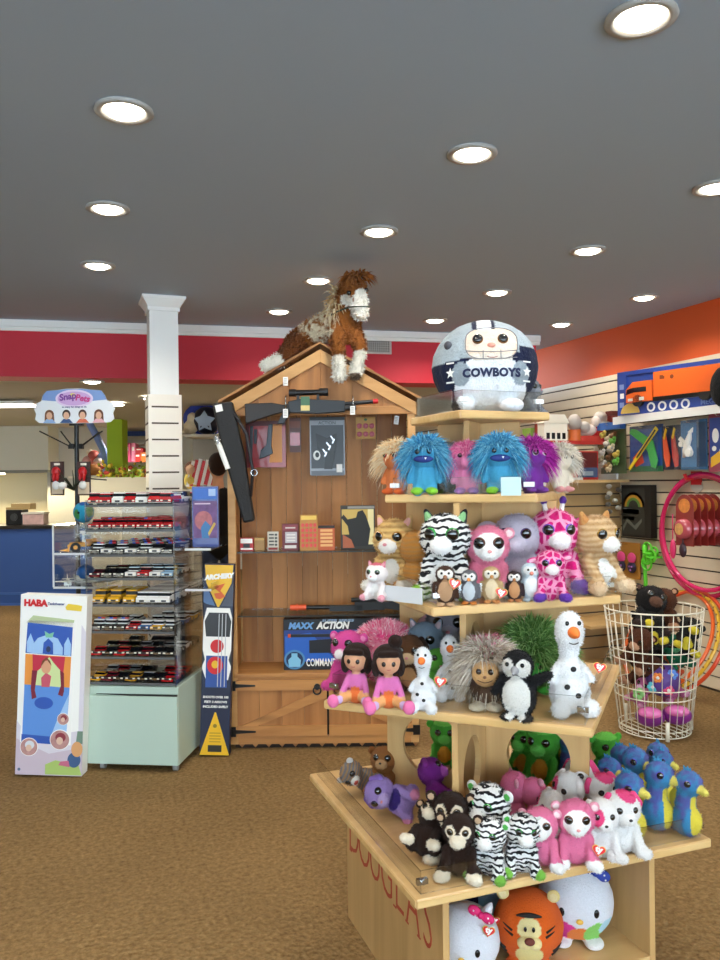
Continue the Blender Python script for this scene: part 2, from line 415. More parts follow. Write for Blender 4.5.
# ================================================================== setting
CZ = 2.84; LZ = 2.40
XL, XR, YF, YB = -6.0, 4.4, -4.0, 14.3
def carpet():
    m, nt, b = _new('carpet')
    tc = _n(nt, 'ShaderNodeTexCoord')
    n1 = _n(nt, 'ShaderNodeTexNoise', i_Scale=48.0, i_Detail=6.0, i_Roughness=.75); n2 = _n(nt, 'ShaderNodeTexNoise', i_Scale=1.3, i_Detail=3.0)
    n3 = _n(nt, 'ShaderNodeTexVoronoi', i_Scale=55.0)
    for n in (n1, n2, n3): nt.links.new(tc.outputs['Object'], n.inputs['Vector'])
    cr = _n(nt, 'ShaderNodeValToRGB'); e = cr.color_ramp.elements
    e[0].position = .3; e[1].position = .72; e[0].color = (*lin('#6b5231'), 1); e[1].color = (*lin('#b08f61'), 1)
    nt.links.new(n1.outputs['Fac'], cr.inputs[0])
    mx = _n(nt, 'ShaderNodeMix', data_type='RGBA', blend_type='MULTIPLY'); mx.inputs[0].default_value = .35
    nt.links.new(cr.outputs[0], mx.inputs[6]); nt.links.new(n2.outputs['Fac'], mx.inputs[7])
    nt.links.new(mx.outputs[2], b.inputs['Base Color']); b.inputs['Roughness'].default_value = .97; b.inputs['Specular IOR Level'].default_value = .1
    bp = _n(nt, 'ShaderNodeBump', i_Strength=.7, i_Distance=.01); nt.links.new(n3.outputs['Distance'], bp.inputs['Height']); nt.links.new(bp.outputs['Normal'], b.inputs['Normal'])
    return m
CREAM = mat('#e9e2d0', .6, name='cream_paint'); GREYP = mat('#a2b2c3', .75, bump=.05, bscale=30, name='grey_ceiling_paint')
RED = mat('#c4182f', .6, bump=.04, bscale=60, name='red_paint'); ORANGE = mat('#d9571c', .65, name='orange_paint')
WHITEP = mat('#eeeeea', .5, name='white_paint'); SLAT = mat('#dccdb0', .45, name='cream_slatwall'); GROOVE = mat('#4a3d30', .7, name='slat_groove')
m = MB().use(carpet()); m.bb(XL, XR+.2, YF, YB, -.08, 0); struct('floor', m)
m = MB().use(GREYP); m.bb(XL, XR+.2, YF, 7.6, CZ, CZ+.1); struct('ceiling', m)
# red header across the shop, turned a few degrees to the camera side
HA = Vector((-.476, 6.76, 0)); HB = Vector((3.97, 6.18, 0)); HD = (HB-HA).normalized(); HN = Vector((-HD.y, HD.x, 0))
H0 = HA-HD*5.2
def hbar(mb, p, q, d0, d1, z0, z1):
    vs = [(*((a+HN*d).to_2d()), z) for z in (z0, z1) for a, d in ((p, d0), (q, d0), (q, d1), (p, d1))]
    return mb.add(vs, [(0,3,2,1),(4,5,6,7),(0,1,5,4),(1,2,6,5),(2,3,7,6),(3,0,4,7)], False)
m = MB().use(RED); hbar(m, H0, HB, 0, .3, LZ, CZ); struct('wall_back', m)
m = MB().use(WHITEP); hbar(m, H0, HB+HD*.03, -.035, 0, CZ-.055, CZ-.002); hbar(m, H0, HB+HD*.03, -.018, 0, CZ-.085, CZ-.055); struct('trim_1', m)
m = MB().use(mat('#b9b4a6', .8, name='low_ceiling_paint')); hbar(m, H0, HB, .3, 8.6, LZ+.02, LZ+.08); struct('ceiling_low', m)
# right wall: slat panels below, orange paint above
m = MB().use(GROOVE); m.bb(XR+.012, XR+.16, YF, YB, 0, 2.44)
m.use(SLAT); z = .02; P = .095
while z < 2.43:
    m.bb(XR, XR+.013, YF, YB, z, min(z+P-.012, 2.44)); z += P
struct('wall_right', m)
m = MB().use(ORANGE); m.bb(XR+.012, XR+.16, YF, YB, 2.44, CZ+.0); struct('wall_right_upper', m)
m = MB().use(CREAM); m.bb(XL-.15, XL, YF, YB, 0, CZ); struct('wall_left', m)
m = MB().use(CREAM); m.bb(XL, XR+.2, YB, YB+.15, 0, LZ+.3); struct('wall_far', m)
# shop front behind the viewpoint: tall windows in a low wall
m = MB().use(CREAM); m.bb(XL, XR, YF-.15, YF, 0, .3); m.bb(XL, XR, YF-.15, YF, 2.55, CZ)
nw = 5; ww = (XR-XL)/nw
for i in range(nw+1): m.bb(XL+i*ww-.09, XL+i*ww+.09, YF-.15, YF, .3, 2.55)
struct('wall_front', m)
for i in range(nw):
    x0, x1 = XL+i*ww+.09, XL+(i+1)*ww-.09
    m = MB().use(clear('window_glass_%d' % i, (.96,.98,.98), .04)); m.bb(x0, x1, YF-.08, YF-.07, .3, 2.55); p = struct('window_%d' % (i+1), m)
m = bpy.data.lights.new('portal', 'AREA'); m.shape = 'RECTANGLE'; m.size = XR-XL; m.size_y = 2.25; m.cycles.is_portal = True
o = bpy.data.objects.new('daylight_portal', m); COL.objects.link(o); o.location = ((XL+XR)/2, YF-.2, 1.42); o.rotation_euler = (PI/2, 0, PI)
# ================================================================== ceiling lights
BULB = mat('#fff3df', .4, emit=14, name='lamp_glow'); RING = mat('#a9a8a5', .45, name='lamp_ring')
mb_ring = MB().use(RING); mb_ring.lathe([(.098, .0), (.100, -.008), (.078, -.012), (.070, -.002), (.066, .0)], n=32); ring_me = mb_ring.mesh('trim_ring')
mb_b = MB().use(BULB, True); mb_b.ell((0,0,-.004), (.066, .066, .020), n=24, m=10); bulb_me = mb_b.mesh('lamp')
def downlight(px, py, z, label, power, group, warm=(1, .93, .82)):
    p = onz(px, py, z)
    t = thing('recessed_light', label, 'ceiling light', p, 0, group)
    link('trim_ring', ring_me, t); link('lamp', bulb_me, t)
    l = bpy.data.lights.new('downlight', 'SPOT'); l.energy = power; l.color = warm; l.spot_size = R(150); l.spot_blend = .6; l.shadow_soft_size = .06
    lo = bpy.data.objects.new('downlight', l); COL.objects.link(lo); lo.location = (p.x, p.y, z-.04)
    return p
rows = [('left row of ceiling lights', [(124,110),(108,208),(98,265)]),
        ('diagonal middle row of ceiling lights', [(641,17),(472,153),(379,231),(318,280),(279,311)]),
        ('right diagonal row of ceiling lights', [(716,187),(588,250),(497,292),(435,320)]),
        ('far right pair of ceiling lights', [(644,297),(561,324)])]
orde = ['largest and nearest', 'second', 'third', 'fourth', 'fifth and farthest']
for nm, pts in rows:
    for i, (x, y) in enumerate(pts):
        downlight(x, y, CZ, 'round recessed light, %s in the %s' % (orde[i], nm), LAMP, 'recessed ceiling lights')
# the rows carry on over the viewpoint, out of the picture: light only
for X, D in ((-.35,1.75),(-.05,.8),(1.35,.9),(-1.6,1.6),(.4,-.2),(2.2,1.4),(-1.2,.3),(1.0,-1.0)):
    p = W(X, D, CZ-.04); l = bpy.data.lights.new('downlight', 'SPOT'); l.energy = LAMP; l.color = (1,.93,.82); l.spot_size = R(150); l.spot_blend = .6; l.shadow_soft_size = .06
    lo = bpy.data.objects.new('downlight', l); COL.objects.link(lo); lo.location = p
for i, (x, y) in enumerate([(92,381),(213,437),(150,398),(118,404)]):
    if i == 1: continue
    downlight(x, y, LZ, ['recessed light in the low ceiling above the cloud-shaped sign', '', 'bright recessed light under the red beam beside the white column', 'farther recessed light under the red beam near the lime wall'][i], LAMP*.8, 'low ceiling lights')
for i, (D, X) in enumerate([(9.5,-4.6),(11.5,-3.2),(8.5,-3.4),(9.0,-1.6),(11.5,-1.5),(8.5,.2)]):  # added lamps without fittings, to brighten the back area
    p = W(X, D, LZ-.04); l = bpy.data.lights.new('downlight', 'SPOT'); l.energy = LAMP*2.2; l.color = (1,.92,.78); l.spot_size = R(150); l.spot_blend = .6; l.shadow_soft_size = .08
    lo = bpy.data.objects.new('downlight', l); COL.objects.link(lo); lo.location = p
# fluorescent fitting at the far left
p = onz(2, 402, LZ); t = thing('strip_light', 'bright strip light under the low ceiling at far left', 'ceiling light', (p.x, p.y, LZ), -A)
m = MB().use(WHITE); m.bb(-.35,.35,-.1,.1,-.03,0); obj('housing', m, t)
m = MB().use(mat('#fff6e0', .5, emit=9, name='tube_glow')); m.bb(-.33,.33,-.08,.08,-.05,-.03); obj('diffuser', m, t)
# ================================================================== column with slat cladding
p = atD(163, 390, 5.58); CX, CY = p.x, p.y
m = MB().use(WHITEP); h = .096
m.bb(-h,h,-h,h,0,CZ-.09); m.bb(-h-.012,h+.012,-h-.012,h+.012,CZ-.10,CZ-.075)
m.add([(sx*(h+.01+ e), sy*(h+.01+e), zz) for zz, e in ((CZ-.075,0),(CZ-.02,.035)) for sx, sy in ((-1,-1),(1,-1),(1,1),(-1,1))], [(0,1,5,4),(1,2,6,5),(2,3,7,6),(3,0,4,7)], False)
m.bb(-h-.05,h+.05,-h-.05,h+.05,CZ-.02,CZ-.001)
o = struct('column', m); o.location = (CX, CY, 0); o.rotation_euler = (0,0,0)
g = h+.016; zt = 2.165
m = MB().use(mat('#efe9dc', .45, name='pale_slat')); m.bb(-g,g,-g,-h-.002,.1,zt); m.bb(-g,g,h+.002,g,.1,zt); m.bb(-g,-h-.002,-h-.002,h+.002,.1,zt); m.bb(h+.002,g,-h-.002,h+.002,.1,zt)
m.use(GROOVE); z = zt-.09
while z > .2:
    m.bb(-g+.022,g-.022,-g-.0006,-g+.001,z,z+.011)
    m.bb(-g-.0006,-g+.001,-g+.012,g-.012,z,z+.014); m.bb(g-.001,g+.0006,-g+.012,g-.012,z,z+.014); z -= .112
o = obj('slat_cladding', m); o.location = (CX, CY, 0); o.rotation_euler = (0,0,0); tag(o, 'cream slatted cladding with dark grooves wrapped round the white column', 'display panel')
# ventilation grille in the red header
def on_header(px, py):
    a, b = ray(px, py); d = W(a, 1, 0); t = (HA.cross(HD).z)/(d.to_3d().cross(HD).z)
    return Vector((d.x*t, d.y*t, EYE-b*t))
p = on_header(378, 343); t = thing('ventilation_grille', 'grey square ventilation grille in the red wall beside the horse', 'vent', p, math.atan2(HD.y, HD.x))
m = MB().use(mat('#6e6a66', .5, name='vent_dark')); m.bb(-.105,.105,-.008,-.001,-.085,.085); obj('backing', m, t)
m = MB().use(mat('#b8b2ac', .4, name='vent_metal'))
for i in range(13): m.bb(-.1+i*.0166-.003,-.1+i*.0166+.003,-.014,-.008,-.08,.08)
for i in range(9): m.bb(-.1,.1,-.013,-.008,-.08+i*.02-.002,-.08+i*.02+.002)
obj('grid', m, t)
m = MB().use(mat('#c9b9b4', .4, name='vent_frame')); m.bb(-.115,.115,-.016,-.001,.08,.095); m.bb(-.115,.115,-.016,-.001,-.095,-.08); m.bb(-.115,-.1,-.016,-.001,-.08,.08); m.bb(.1,.115,-.016,-.001,-.08,.08)
obj('frame', m, t)
# ================================================================== playhouse-shaped wooden display cabinet
SD = 4.64
SP = onz(325, 748, 0); SP = atD(325, 748, depth(SP)); SP.z = 0; SD = depth(SP); SK = FP/SD; SRZ = -A
def S(px, py, y=0.0):                    # picture position on the cabinet's front plane -> cabinet coordinates
    a, b = ray(px, py); k = SD+y
    return Vector((a*k-SX0, y, EYE-b*k))
SX0 = ray(325, 748)[0]*SD
def sworld(v): v = Vector(v); return Vector((SP.x, SP.y, 0)) + Matrix.Rotation(SRZ, 3, 'Z') @ v
shed = thing('wooden_cabinet', 'tall playhouse-shaped pine cabinet with gabled roof, open shelves and two doors', 'cabinet', SP, SRZ)
HW, ZB, ZA, ZE, YD = .545, 1.955, 2.335, 2.02, .30
m = MB().use(PINE)
n = 11; w_ = 2*(HW-.03)/n
for i in range(n): m.bb(-HW+.03+i*w_+.001, -HW+.03+(i+1)*w_-.001, YD-.012, YD, .44, 2.0)
obj('back_panel', m, shed)
for s in (-1, 1):
    m = MB().use(PINE)
    for k in range(3): m.bb(s*HW, s*(HW-.018), .02+k*.095, .02+k*.095+.093, .03, 2.0)
    obj('side_panel', m, shed)
    m = MB().use(PINEL); m.bb(s*(HW+.004), s*(HW-.042), -.012, .02, .03, 2.0); obj('front_post', m, shed, bevel=.003)
# gable
slope = (ZA-ZE)/.556
m = MB().use(PINEX); m.bb(-HW-.004, HW+.004, -.02, .004, ZB-.012, ZB+.035); obj('lintel', m, shed, bevel=.003)
m = MB().use(PINE); n = 6; gw = 2*HW/n
for i in range(n):
    a, b = -HW+i*gw+.001, -HW+(i+1)*gw-.001
    za, zb = ZA-.02-slope*abs(a), ZA-.02-slope*abs(b)
    poly = [(a, ZB+.03), (b, ZB+.03), (b, max(zb, ZB+.031)), (a, max(za, ZB+.031))]
    m.prism(poly, -.008, .006)
obj('gable_board', m, shed)
for s in (-1, 1):
    m = MB().use(PINEL); t = .075
    m.prism([(0, ZA-.012), (s*.556, ZE-.012), (s*.556, ZE-.012-t), (0, ZA-.012-t)], -.03, -.008); obj('fascia_board', m, shed, bevel=.003)
    m = MB().use(wood('cedar_shingle_%d' % (s+1), '#b98450', '#83522a', .6, 'X', 2.2, island=.16))
    nr = 6
    for i in range(nr):
        a, b = i/nr, (i+1)/nr+.05
        for k in range(5):
            y0 = -.05+k*.094
            p0, p1 = Vector((s*.562*a, 0, ZA+.03-slope*.562*a)), Vector((s*.562*b, 0, ZA+.018-slope*.562*b))
            vs = [(p.x, y, p.z+dz) for p, dz in ((p0, -.012), (p1, -.004), (p1, .014), (p0, -.002)) for y in (y0, y0+.092)]
            m.add(vs, [(0,1,3,2),(2,3,5,4),(4,5,7,6),(6,7,1,0),(0,2,4,6),(1,7,5,3)], False)
    obj('roof_slope', m, shed)
m = MB().use(PINE); m.prism([(-HW, ZB+.03), (HW, ZB+.03), (0, ZA-.03)], YD-.012, YD+.0); obj('rear_gable', m, shed)
# ledge, doors, plinth
m = MB().use(PINEX); m.bb(-HW+.02, HW-.02, -.02, YD, .418, .443); obj('ledge', m, shed, bevel=.003)
m = MB().use(PINEX); m.bb(-HW+.02, HW-.02, -.008, .012, .385, .418); m.bb(-HW, HW, -.008, .012, .03, .075); obj('door_rail', m, shed)
m = MB().use(mat('#2a1d14', .8, name='plinth_dark')); m.bb(-HW+.02, HW-.02, .02, YD, 0, .03)
m.use(PINE)
for i in range(14): x = -HW+.06+i*.078; m.prism([(x-.022, .03), (x+.022, .03), (x, .004)], .012, .02)
obj('plinth', m, shed)
def door(x0, x1, hinge):
    d = MB().use(PINE); n = 4; dw = (x1-x0)/n
    for i in range(n): d.bb(x0+i*dw+.001, x0+(i+1)*dw-.001, -.012, -.002, .08, .405)
    D_ = obj('door', d, shed)
    m = MB().use(PINEX)
    m.bb(x0, x1, -.024, -.012, .345, .405); m.bb(x0, x1, -.024, -.012, .08, .14)
    a, b = (x0+.03, x1-.0) if hinge < 0 else (x1-.03, x0)
    s = 1 if b > a else -1; hh = .032
    m.prism([(a-s*0, .14), (a+s*.09, .14), (b, .30), (b, .345), (b-s*.03, .345)], -.022, -.012)
    obj('brace', m, D_)
    hx = x0 if hinge < 0 else x1; s = 1 if hinge < 0 else -1
    for z in (.375, .108):
        m = MB().use(BLACK); m.prism([(hx-s*.045, z-.028), (hx-s*.005, z-.028), (hx-s*.005, z-.011), (hx+s*.11, z-.004), (hx+s*.11, z+.004), (hx-s*.005, z+.011), (hx-s*.005, z+.028), (hx-s*.045, z+.028)], -.030, -.024)
        obj('strap_hinge', m, D_)
    rx = x1-.055 if hinge < 0 else x0+.055
    m = MB().use(BLACK); m.disc((rx, -.024, .365), .018, .018, .006); m.torus((rx, -.034, .345), .022, .005, 'Y', 24, 6); obj('ring_pull', m, D_)
xg = S(328, 700).x
door(-HW+.036, xg-.006, -1); door(xg+.006, HW-.036, 1)
m = MB().use(mat('#161210', .9, name='door_gap')); m.bb(xg-.006, xg+.006, -.004, .0, .08, .405); obj('door_gap', m, shed)
for z in (1.148, .775):
    m = MB().use(GLASS); m.bb(-HW+.045, HW-.045, .0, YD-.015, z-.006, z); obj('glass_shelf', m, shed)
    m = MB().use(mat('#1c2a26', .3, name='glass_edge')); m.bb(-HW+.045, HW-.045, -.003, .0, z-.006, z); obj('shelf_edge', m, shed)
# ------------------------------------------------------------------ things in the cabinet
def card(m, w, h, d, col, z0=0, y=0):
    m.use(col if not isinstance(col, str) else mat(col, .45)); m.bb(-w/2, w/2, y, y+d, z0, z0+h); return m
def in_shed(px, py, y): return sworld(S(px, py, y))
def shed_thing(name, label, cat, px, zshelf, y, group=None, tilt=0):
    v = S(px, 500, y); v.z = zshelf
    return thing(name, label, cat, sworld(v), SRZ+tilt, group)
k_ = SK
def pxm(n): return n/k_
PROW = 'small packs on the upper glass shelf'
t = shed_thing('toy_pack', 'small red card pack at the left end of the upper glass shelf', 'toy pack', 246, 1.148, .10, PROW)
m = MB(); card(m, .08, .078, .02, '#b01d22'); m.use(PAPER); m.rectp(-.035, .035, .045, .072, 0); m.rectp(-.035,.035,.006,.016,0); m.use(mat('#2a2a30',.5)); m.rectp(-.02,.02,.018,.042,0); obj('box', m, t)
t = shed_thing('toy_pack', 'plain tan card box beside the small red pack on the glass shelf', 'toy pack', 259, 1.148, .12, PROW)
m = MB(); card(m, .06, .075, .03, '#a98146'); m.use(mat('#c9a35c',.5)); m.rectp(-.028,.028,.06,.073,0); obj('box', m, t)
t = shed_thing('toy_pack', 'pale grey printed card pack on the upper glass shelf', 'toy pack', 272.5, 1.148, .10, PROW)
m = MB(); card(m, .065, .112, .016, '#cfc8b8'); m.use(mat('#4c4a48',.5))
for z in (.09,.07,.05,.03): m.rectp(-.024,.006,z,z+.009,0); m.disc((.018,0,z+.004),.008,.007)
m.use(mat('#8b2320',.5)); m.rectp(-.028,.028,.004,.018,0); obj('box', m, t)
t = shed_thing('toy_pack', 'dark red window pack with clear front on the upper glass shelf', 'toy pack', 290, 1.148, .10, PROW)
m = MB(); card(m, .098, .158, .02, '#6e1f2a'); m.use(mat('#b9aeb0',.25)); m.rectp(-.03,.04,.045,.11,0,.01); m.use(mat('#8c3a44',.5)); m.rectp(-.045,.045,.118,.15,0); m.use(mat('#d8d2cc',.5))
for z in (.055,.072,.09): m.rectp(-.022,.03,z,z+.006,-.01)
m.rectp(-.03,.03,.13,.138,-.0012); m.rectp(-.035,.035,.012,.03,0); obj('box', m, t)
t = shed_thing('toy_pack', 'tall orange card holding a grid of round caps', 'toy pack', 308.5, 1.148, .07, PROW)
m = MB(); card(m, .105, .212, .012, '#b98232'); m.use(mat('#d8433a',.4))
for i in range(4):
    for j in range(5): m.disc((-.036+i*.024,0,.03+j*.03),.0095,.0115,.006)
m.use(mat('#e8c45a',.5)); m.rectp(-.045,.045,.182,.205,0); obj('card', m, t)
t = shed_thing('toy_pack', 'short orange window pack right of the tall orange card', 'toy pack', 326, 1.148, .08, PROW)
m = MB(); card(m, .098, .148, .018, '#c05a28'); m.use(mat('#e8b06a',.4))
for j in range(5): m.rectp(-.036,.036,.022+j*.022,.036+j*.022,0,.004)
m.use(mat('#2c2018',.5)); m.rectp(-.049,.049,.13,.147,0); obj('box', m, t)
t = shed_thing('toy_box', 'yellow and black picture box with a dark figure on the glass shelf', 'toy box', 357.5, 1.148, .10)
m = MB(); card(m, .205, .262, .05, '#2a241c'); m.use(mat('#c8a958',.5)); m.rectp(-.095,.09,.09,.24,0); m.use(mat('#e6d9a0',.5)); m.rectp(.06,.095,.03,.24,-.0008)
m.use(mat('#15130f',.5)); m.polyp([(-.06,.02),(.06,.02),(.075,.12),(.05,.20),(.03,.235),(.0,.225),(-.01,.19),(-.06,.18),(-.085,.21),(-.098,.19),(-.06,.14),(-.05,.08)],-.002)
m.use(mat('#a85a38',.5)); m.polyp([(-.09,.01),(-.02,.01),(-.04,.06),(-.09,.09)],-.003); m.use(mat('#8d8d88',.5)); m.rectp(-.06,.1,.243,.258,0)
obj('box', m, t)
# the large boxed toy on the ledge
t = shed_thing('toy_box', 'large blue and black boxed toy rifle lettered MAXX ACTION COMMANDO', 'toy box', 343, .443, .06)
bw, bh = pxm(124), .30
blue = mat('#123a86', .35, var=.35, vscale=5, coat=.3, name='box_blue'); dk = mat('#0a0f1c', .35, name='box_dark')
m = MB().use(dk); m.bb(-bw/2, bw/2, 0, .09, 0, bh); b_ = obj('box', m, t, bevel=.002)
m = MB().use(blue); m.rectp(-bw/2+.004, bw/2-.004, .05, .235, 0); m.use(mat('#1c5fc0',.35)); m.polyp([(-bw/2+.01,.05),(-.05,.05),(-.2,.22),(-bw/2+.01,.2)],-.001)
m.use(dk); m.polyp([(-.21,.10),(-.08,.10),(-.06,.125),(.3,.125),(.3,.16),(.0,.165),(-.03,.185),(-.21,.175)],-.002); m.bb(-.32,.2,-.006,-.001,.195,.212); m.polyp([(-.05,.18),(.1,.18),(.08,.21),(-.04,.21)],-.002)
m.use(mat('#e0542a',.4)); m.bb(-.335,-.318,-.006,-.001,.193,.214)
m.use(mat('#4a86b8',.5)); m.disc((-.297,-.002,.062),.062,.058); m.use(mat('#0d2a50',.5)); m.disc((-.297,-.003,.062),.05,.046)
m.use(mat('#7fc0e0',.5)); m.polyp([(-.33,.02),(-.264,.02),(-.26,.06),(-.28,.08),(-.28,.1),(-.315,.1),(-.315,.08),(-.335,.06)],-.005)
put_text(m, 'MAXX', .05, -.262, -.003, .262, mat('#6fa6dc',.4), .003, .25, width=.155); put_text(m, 'ACTION', .056, -.07, -.003, .263, WHITE, .003, .25, width=.20)
put_text(m, 'SUPER SERIES', .02, -.04, -.003, .291, mat('#9db9d8',.5), .0006, .2, width=.19)
put_text(m, 'COMMANDO', .062, -.125, -.004, .045, WHITE, .001, width=.205)
obj('printed_front', m, b_)
# long toy rifle on the lower glass shelf
t = shed_thing('toy_rifle', 'long black toy rifle with orange tip lying on the lower glass shelf', 'toy rifle', 345, .775, .12)
m = MB().use(BLACK); m.cyl((-.24,0,.028),(.1,0,.028),.013); m.box((.14,0,.035),(.18,.03,.05)); m.prism([(.22,.02),(.36,.0),(.36,.07),(.22,.055)],-.015,.015); m.cyl((.03,0,.07),(.22,0,.07),.014); m.box((.0,0,.022),(.2,.03,.035)); obj('body', m, t)
m = MB().use(mat('#e0562a',.4)); m.cyl((-.335,0,.028),(-.24,0,.028),.017); m.cyl((-.30,0,.028),(-.29,0,.028),.021); obj('muzzle', m, t)
# scoped rifle hung across the gable
def hung(name, label, cat, px, py, y, group=None): return thing(name, label, cat, in_shed(px, py, y), SRZ, group)
t = hung('toy_rifle', 'black scoped toy rifle hung across the gable of the cabinet', 'toy rifle', 310, 407, -.06)
def q(px, py): v = S(px, py, -.06)-S(310, 407, -.06); return (v.x, v.z)
G = mat('#17171a', .38, name='gun_black'); Wd = mat('#231c19', .5, name='gun_stock')
m = MB().use(Wd); m.prism([q(245,404),q(272,403),q(283,405),q(290,404),q(290,412),q(280,413),q(270,416),q(246,424)], -.02, .02); obj('stock', m, t, bevel=.005)
m = MB().use(G); m.prism([q(288,402),q(300,399),q(345,401),q(345,412),q(318,414),q(290,413)], -.022, .022); m.prism([q(283,412),q(291,412),q(284,424),q(277,424)],-.012,.012); obj('receiver', m, t, bevel=.004)
m = MB().use(G); a, b = q(343,404), q(373,401.5); m.cyl((a[0],0,a[1]),(b[0],0,b[1]),.012); a, b = q(335,409), q(356,407); m.cyl((a[0],0,a[1]),(b[0],0,b[1]),.018); obj('barrel', m, t)
m = MB().use(REDP); a, b = q(373,401.5), q(378,401); m.cyl((a[0],0,a[1]),(b[0],0,b[1]),.014); obj('muzzle', m, t)
m = MB().use(G); a, b = q(289,393), q(328,392); m.cyl((a[0],0,a[1]),(b[0],0,b[1]),.016,n=20); m.cyl((a[0]-.0,0,a[1]),(a[0]+.04,0,a[1]),.021,n=20); m.cyl((b[0]-.05,0,b[1]),(b[0],0,b[1]),.022,n=20)
for x in (298, 318): a, b = q(x,393), q(x,401); m.bb(a[0]-.008,a[0]+.008,-.008,.008,b[1],a[1])
obj('scope', m, t)
m = MB().use(mat('#3f6a4a',.4)); a, b = q(301,397), q(310,411); m.bb(a[0],b[0],-.026,-.023,b[1],a[1]); m.use(mat('#d8c27a',.4)); m.bb(a[0],b[0],-.0275,-.026,b[1],b[1]+.03); obj('sticker', m, t)
for x in (286, 353):
    m = MB().use(CHROME); a, b = q(x,395), q(x,410); m.tube([(a[0],.05,a[1]),(a[0],-.03,a[1]-.01),(a[0],-.032,b[1])],.003,6); obj('hook', m, t)
tagm = MB().use(PAPER); tagm.bb(-.014,.014,-.002,.002,-.05,.0); tagm.use(mat('#9a9a9a',.5))
for z in (-.012,-.02,-.03,-.038): tagm.rectp(-.01,.008,z,z+.003,-.002)
tag_me = tagm.mesh('price_tag')
TG = 'hanging white price tags on the cabinet'
for x, y, lab in ((285.5,379,'white price tag dangling high on the gable near the left slope'),(285.5,411,'white price tag below the stock of the hung rifle'),(352.5,408,'white price tag below the barrel of the hung rifle'),(397,418,'white price tag on a hook at right inside the cabinet')):
    o = link('price_tag', tag_me, None, in_shed(x, y-2, -.095 if x < 390 else .08), (0,R(8) if x>390 else 0,SRZ)); tag(o, lab, 'price tag', TG)
# hanging packs on the back boards
yb = YD-.06
t = hung('toy_pack', 'red and yellow hanging pack holding a grey toy gun', 'toy pack', 265.5, 421, yb)
w_, h_ = .245, .285
m = MB().use(mat('#a31c22',.35,coat=.3)); m.bb(-w_/2,w_/2,0,.03,-h_,0); m.use(mat('#d98a30',.4)); m.polyp([(.02,-h_+.03),(.1,-h_+.03),(.1,-.02),(.045,-.02)],0); m.use(mat('#5c1015',.4)); m.rectp(-w_/2,w_/2,-.03,0,0); m.rectp(-w_/2,-w_/2+.02,-h_,0,0); obj('card', m, t)
m = MB().use(mat('#30343a',.3,metal=.3)); m.prism([(.02,-.02),(.045,-.02),(.035,-.15),(.045,-.2),(.0,-.22),(-.04,-.235),(-.03,-.18),(.005,-.15)],-.018,-.002); m.prism([(-.095,-.03),(-.075,-.03),(-.085,-.26),(-.1,-.26)],-.012,-.002); m.prism([(-.07,-.05),(-.05,-.05),(-.055,-.14),(-.072,-.14)],-.012,-.002); obj('toy_gun', m, t, bevel=.003)
t = hung('toy_pack', 'black and silver hanging pack with a dark holstered toy', 'toy pack', 327, 417, yb)
w_, h_ = .215, .355
m = MB().use(mat('#8a8f96',.3,coat=.3)); m.bb(-w_/2,w_/2,0,.03,-h_,0); m.use(mat('#33363b',.35)); m.rectp(-w_/2+.008,w_/2-.008,-h_+.04,-.05,0); m.use(mat('#5b6068',.35)); m.polyp([(-.1,-.33),(.1,-.33),(.1,-.36),(-.1,-.36)],-.0012); m.use(mat('#1c1e22',.4)); m.rectp(-w_/2,w_/2,-.02,0,-.0)
put_text(m, 'DIE CAST', .02, 0, -.001, -.344, WHITE, .0005)
put_text(m, 'ACTION', .028, 0, -.001, -.036, mat('#4a4d52',.4), .0005); obj('card', m, t)
m = MB().use(BLACK); m.prism([(-.07,-.1),(.0,-.13),(.06,-.1),(.05,-.2),(.03,-.32),(-.02,-.32),(-.01,-.22),(-.06,-.2)],-.02,-.002); m.use(mat('#c9ccd2',.25,metal=.6))
for i in range(6): m.box((.03-.012*i+.02*(i%2),-.022,-.13-.02*i),(.008,.006,.03),(0,25 if i%2 else -35,0))
m.use(WHITE); m.disc((-.065,-.004,-.235),.022,.03,.006); m.use(BLACK); m.disc((-.062,-.012,-.232),.012,.016,.003); m.use(WHITE); m.bb(.055,.09,-.01,-.001,-.34,-.29); obj('holster', m, t)
t = hung('toy_pack', 'small red hanging pack between the two large hanging packs', 'toy pack', 295, 418, yb)
m = MB().use(mat('#5c2a1c',.4)); m.bb(-.035,.035,0,.008,-.21,0); m.use(mat('#b8283a',.25,coat=.4)); m.bb(-.03,.03,-.018,0,-.17,-.09); m.use(mat('#7a3a20',.4)); m.rectp(-.03,.03,-.06,-.02,0); obj('card', m, t)
t = hung('toy_pack', 'small gold card of six round red caps hung on the back boards', 'toy pack', 365.5, 417, yb)
m = MB().use(mat('#b98a3a',.45)); m.bb(-.06,.06,0,.006,-.135,0); m.use(mat('#b8505a',.3))
for i in range(3):
    for j in range(2): m.torus((-.038+.038*i,-.004,-.055-.05*j),.012,.005,'Y',16,6); m.disc((-.038+.038*i,0,-.055-.05*j),.008,.008,.004)
m.use(mat('#2e5a2c',.5)); m.disc((0,0,-.016),.01,.008); obj('card', m, t)
for px, py in ((265,420),(295,417),(327,416),(365,416),(397,417)):
    a = S(px, py, 0); m = MB().use(CHROME); m.tube([(a.x,YD,a.z+.01),(a.x,.1,a.z+.006),(a.x,.085,a.z+.02)],.0025,6); obj('peg_hook', m, shed)
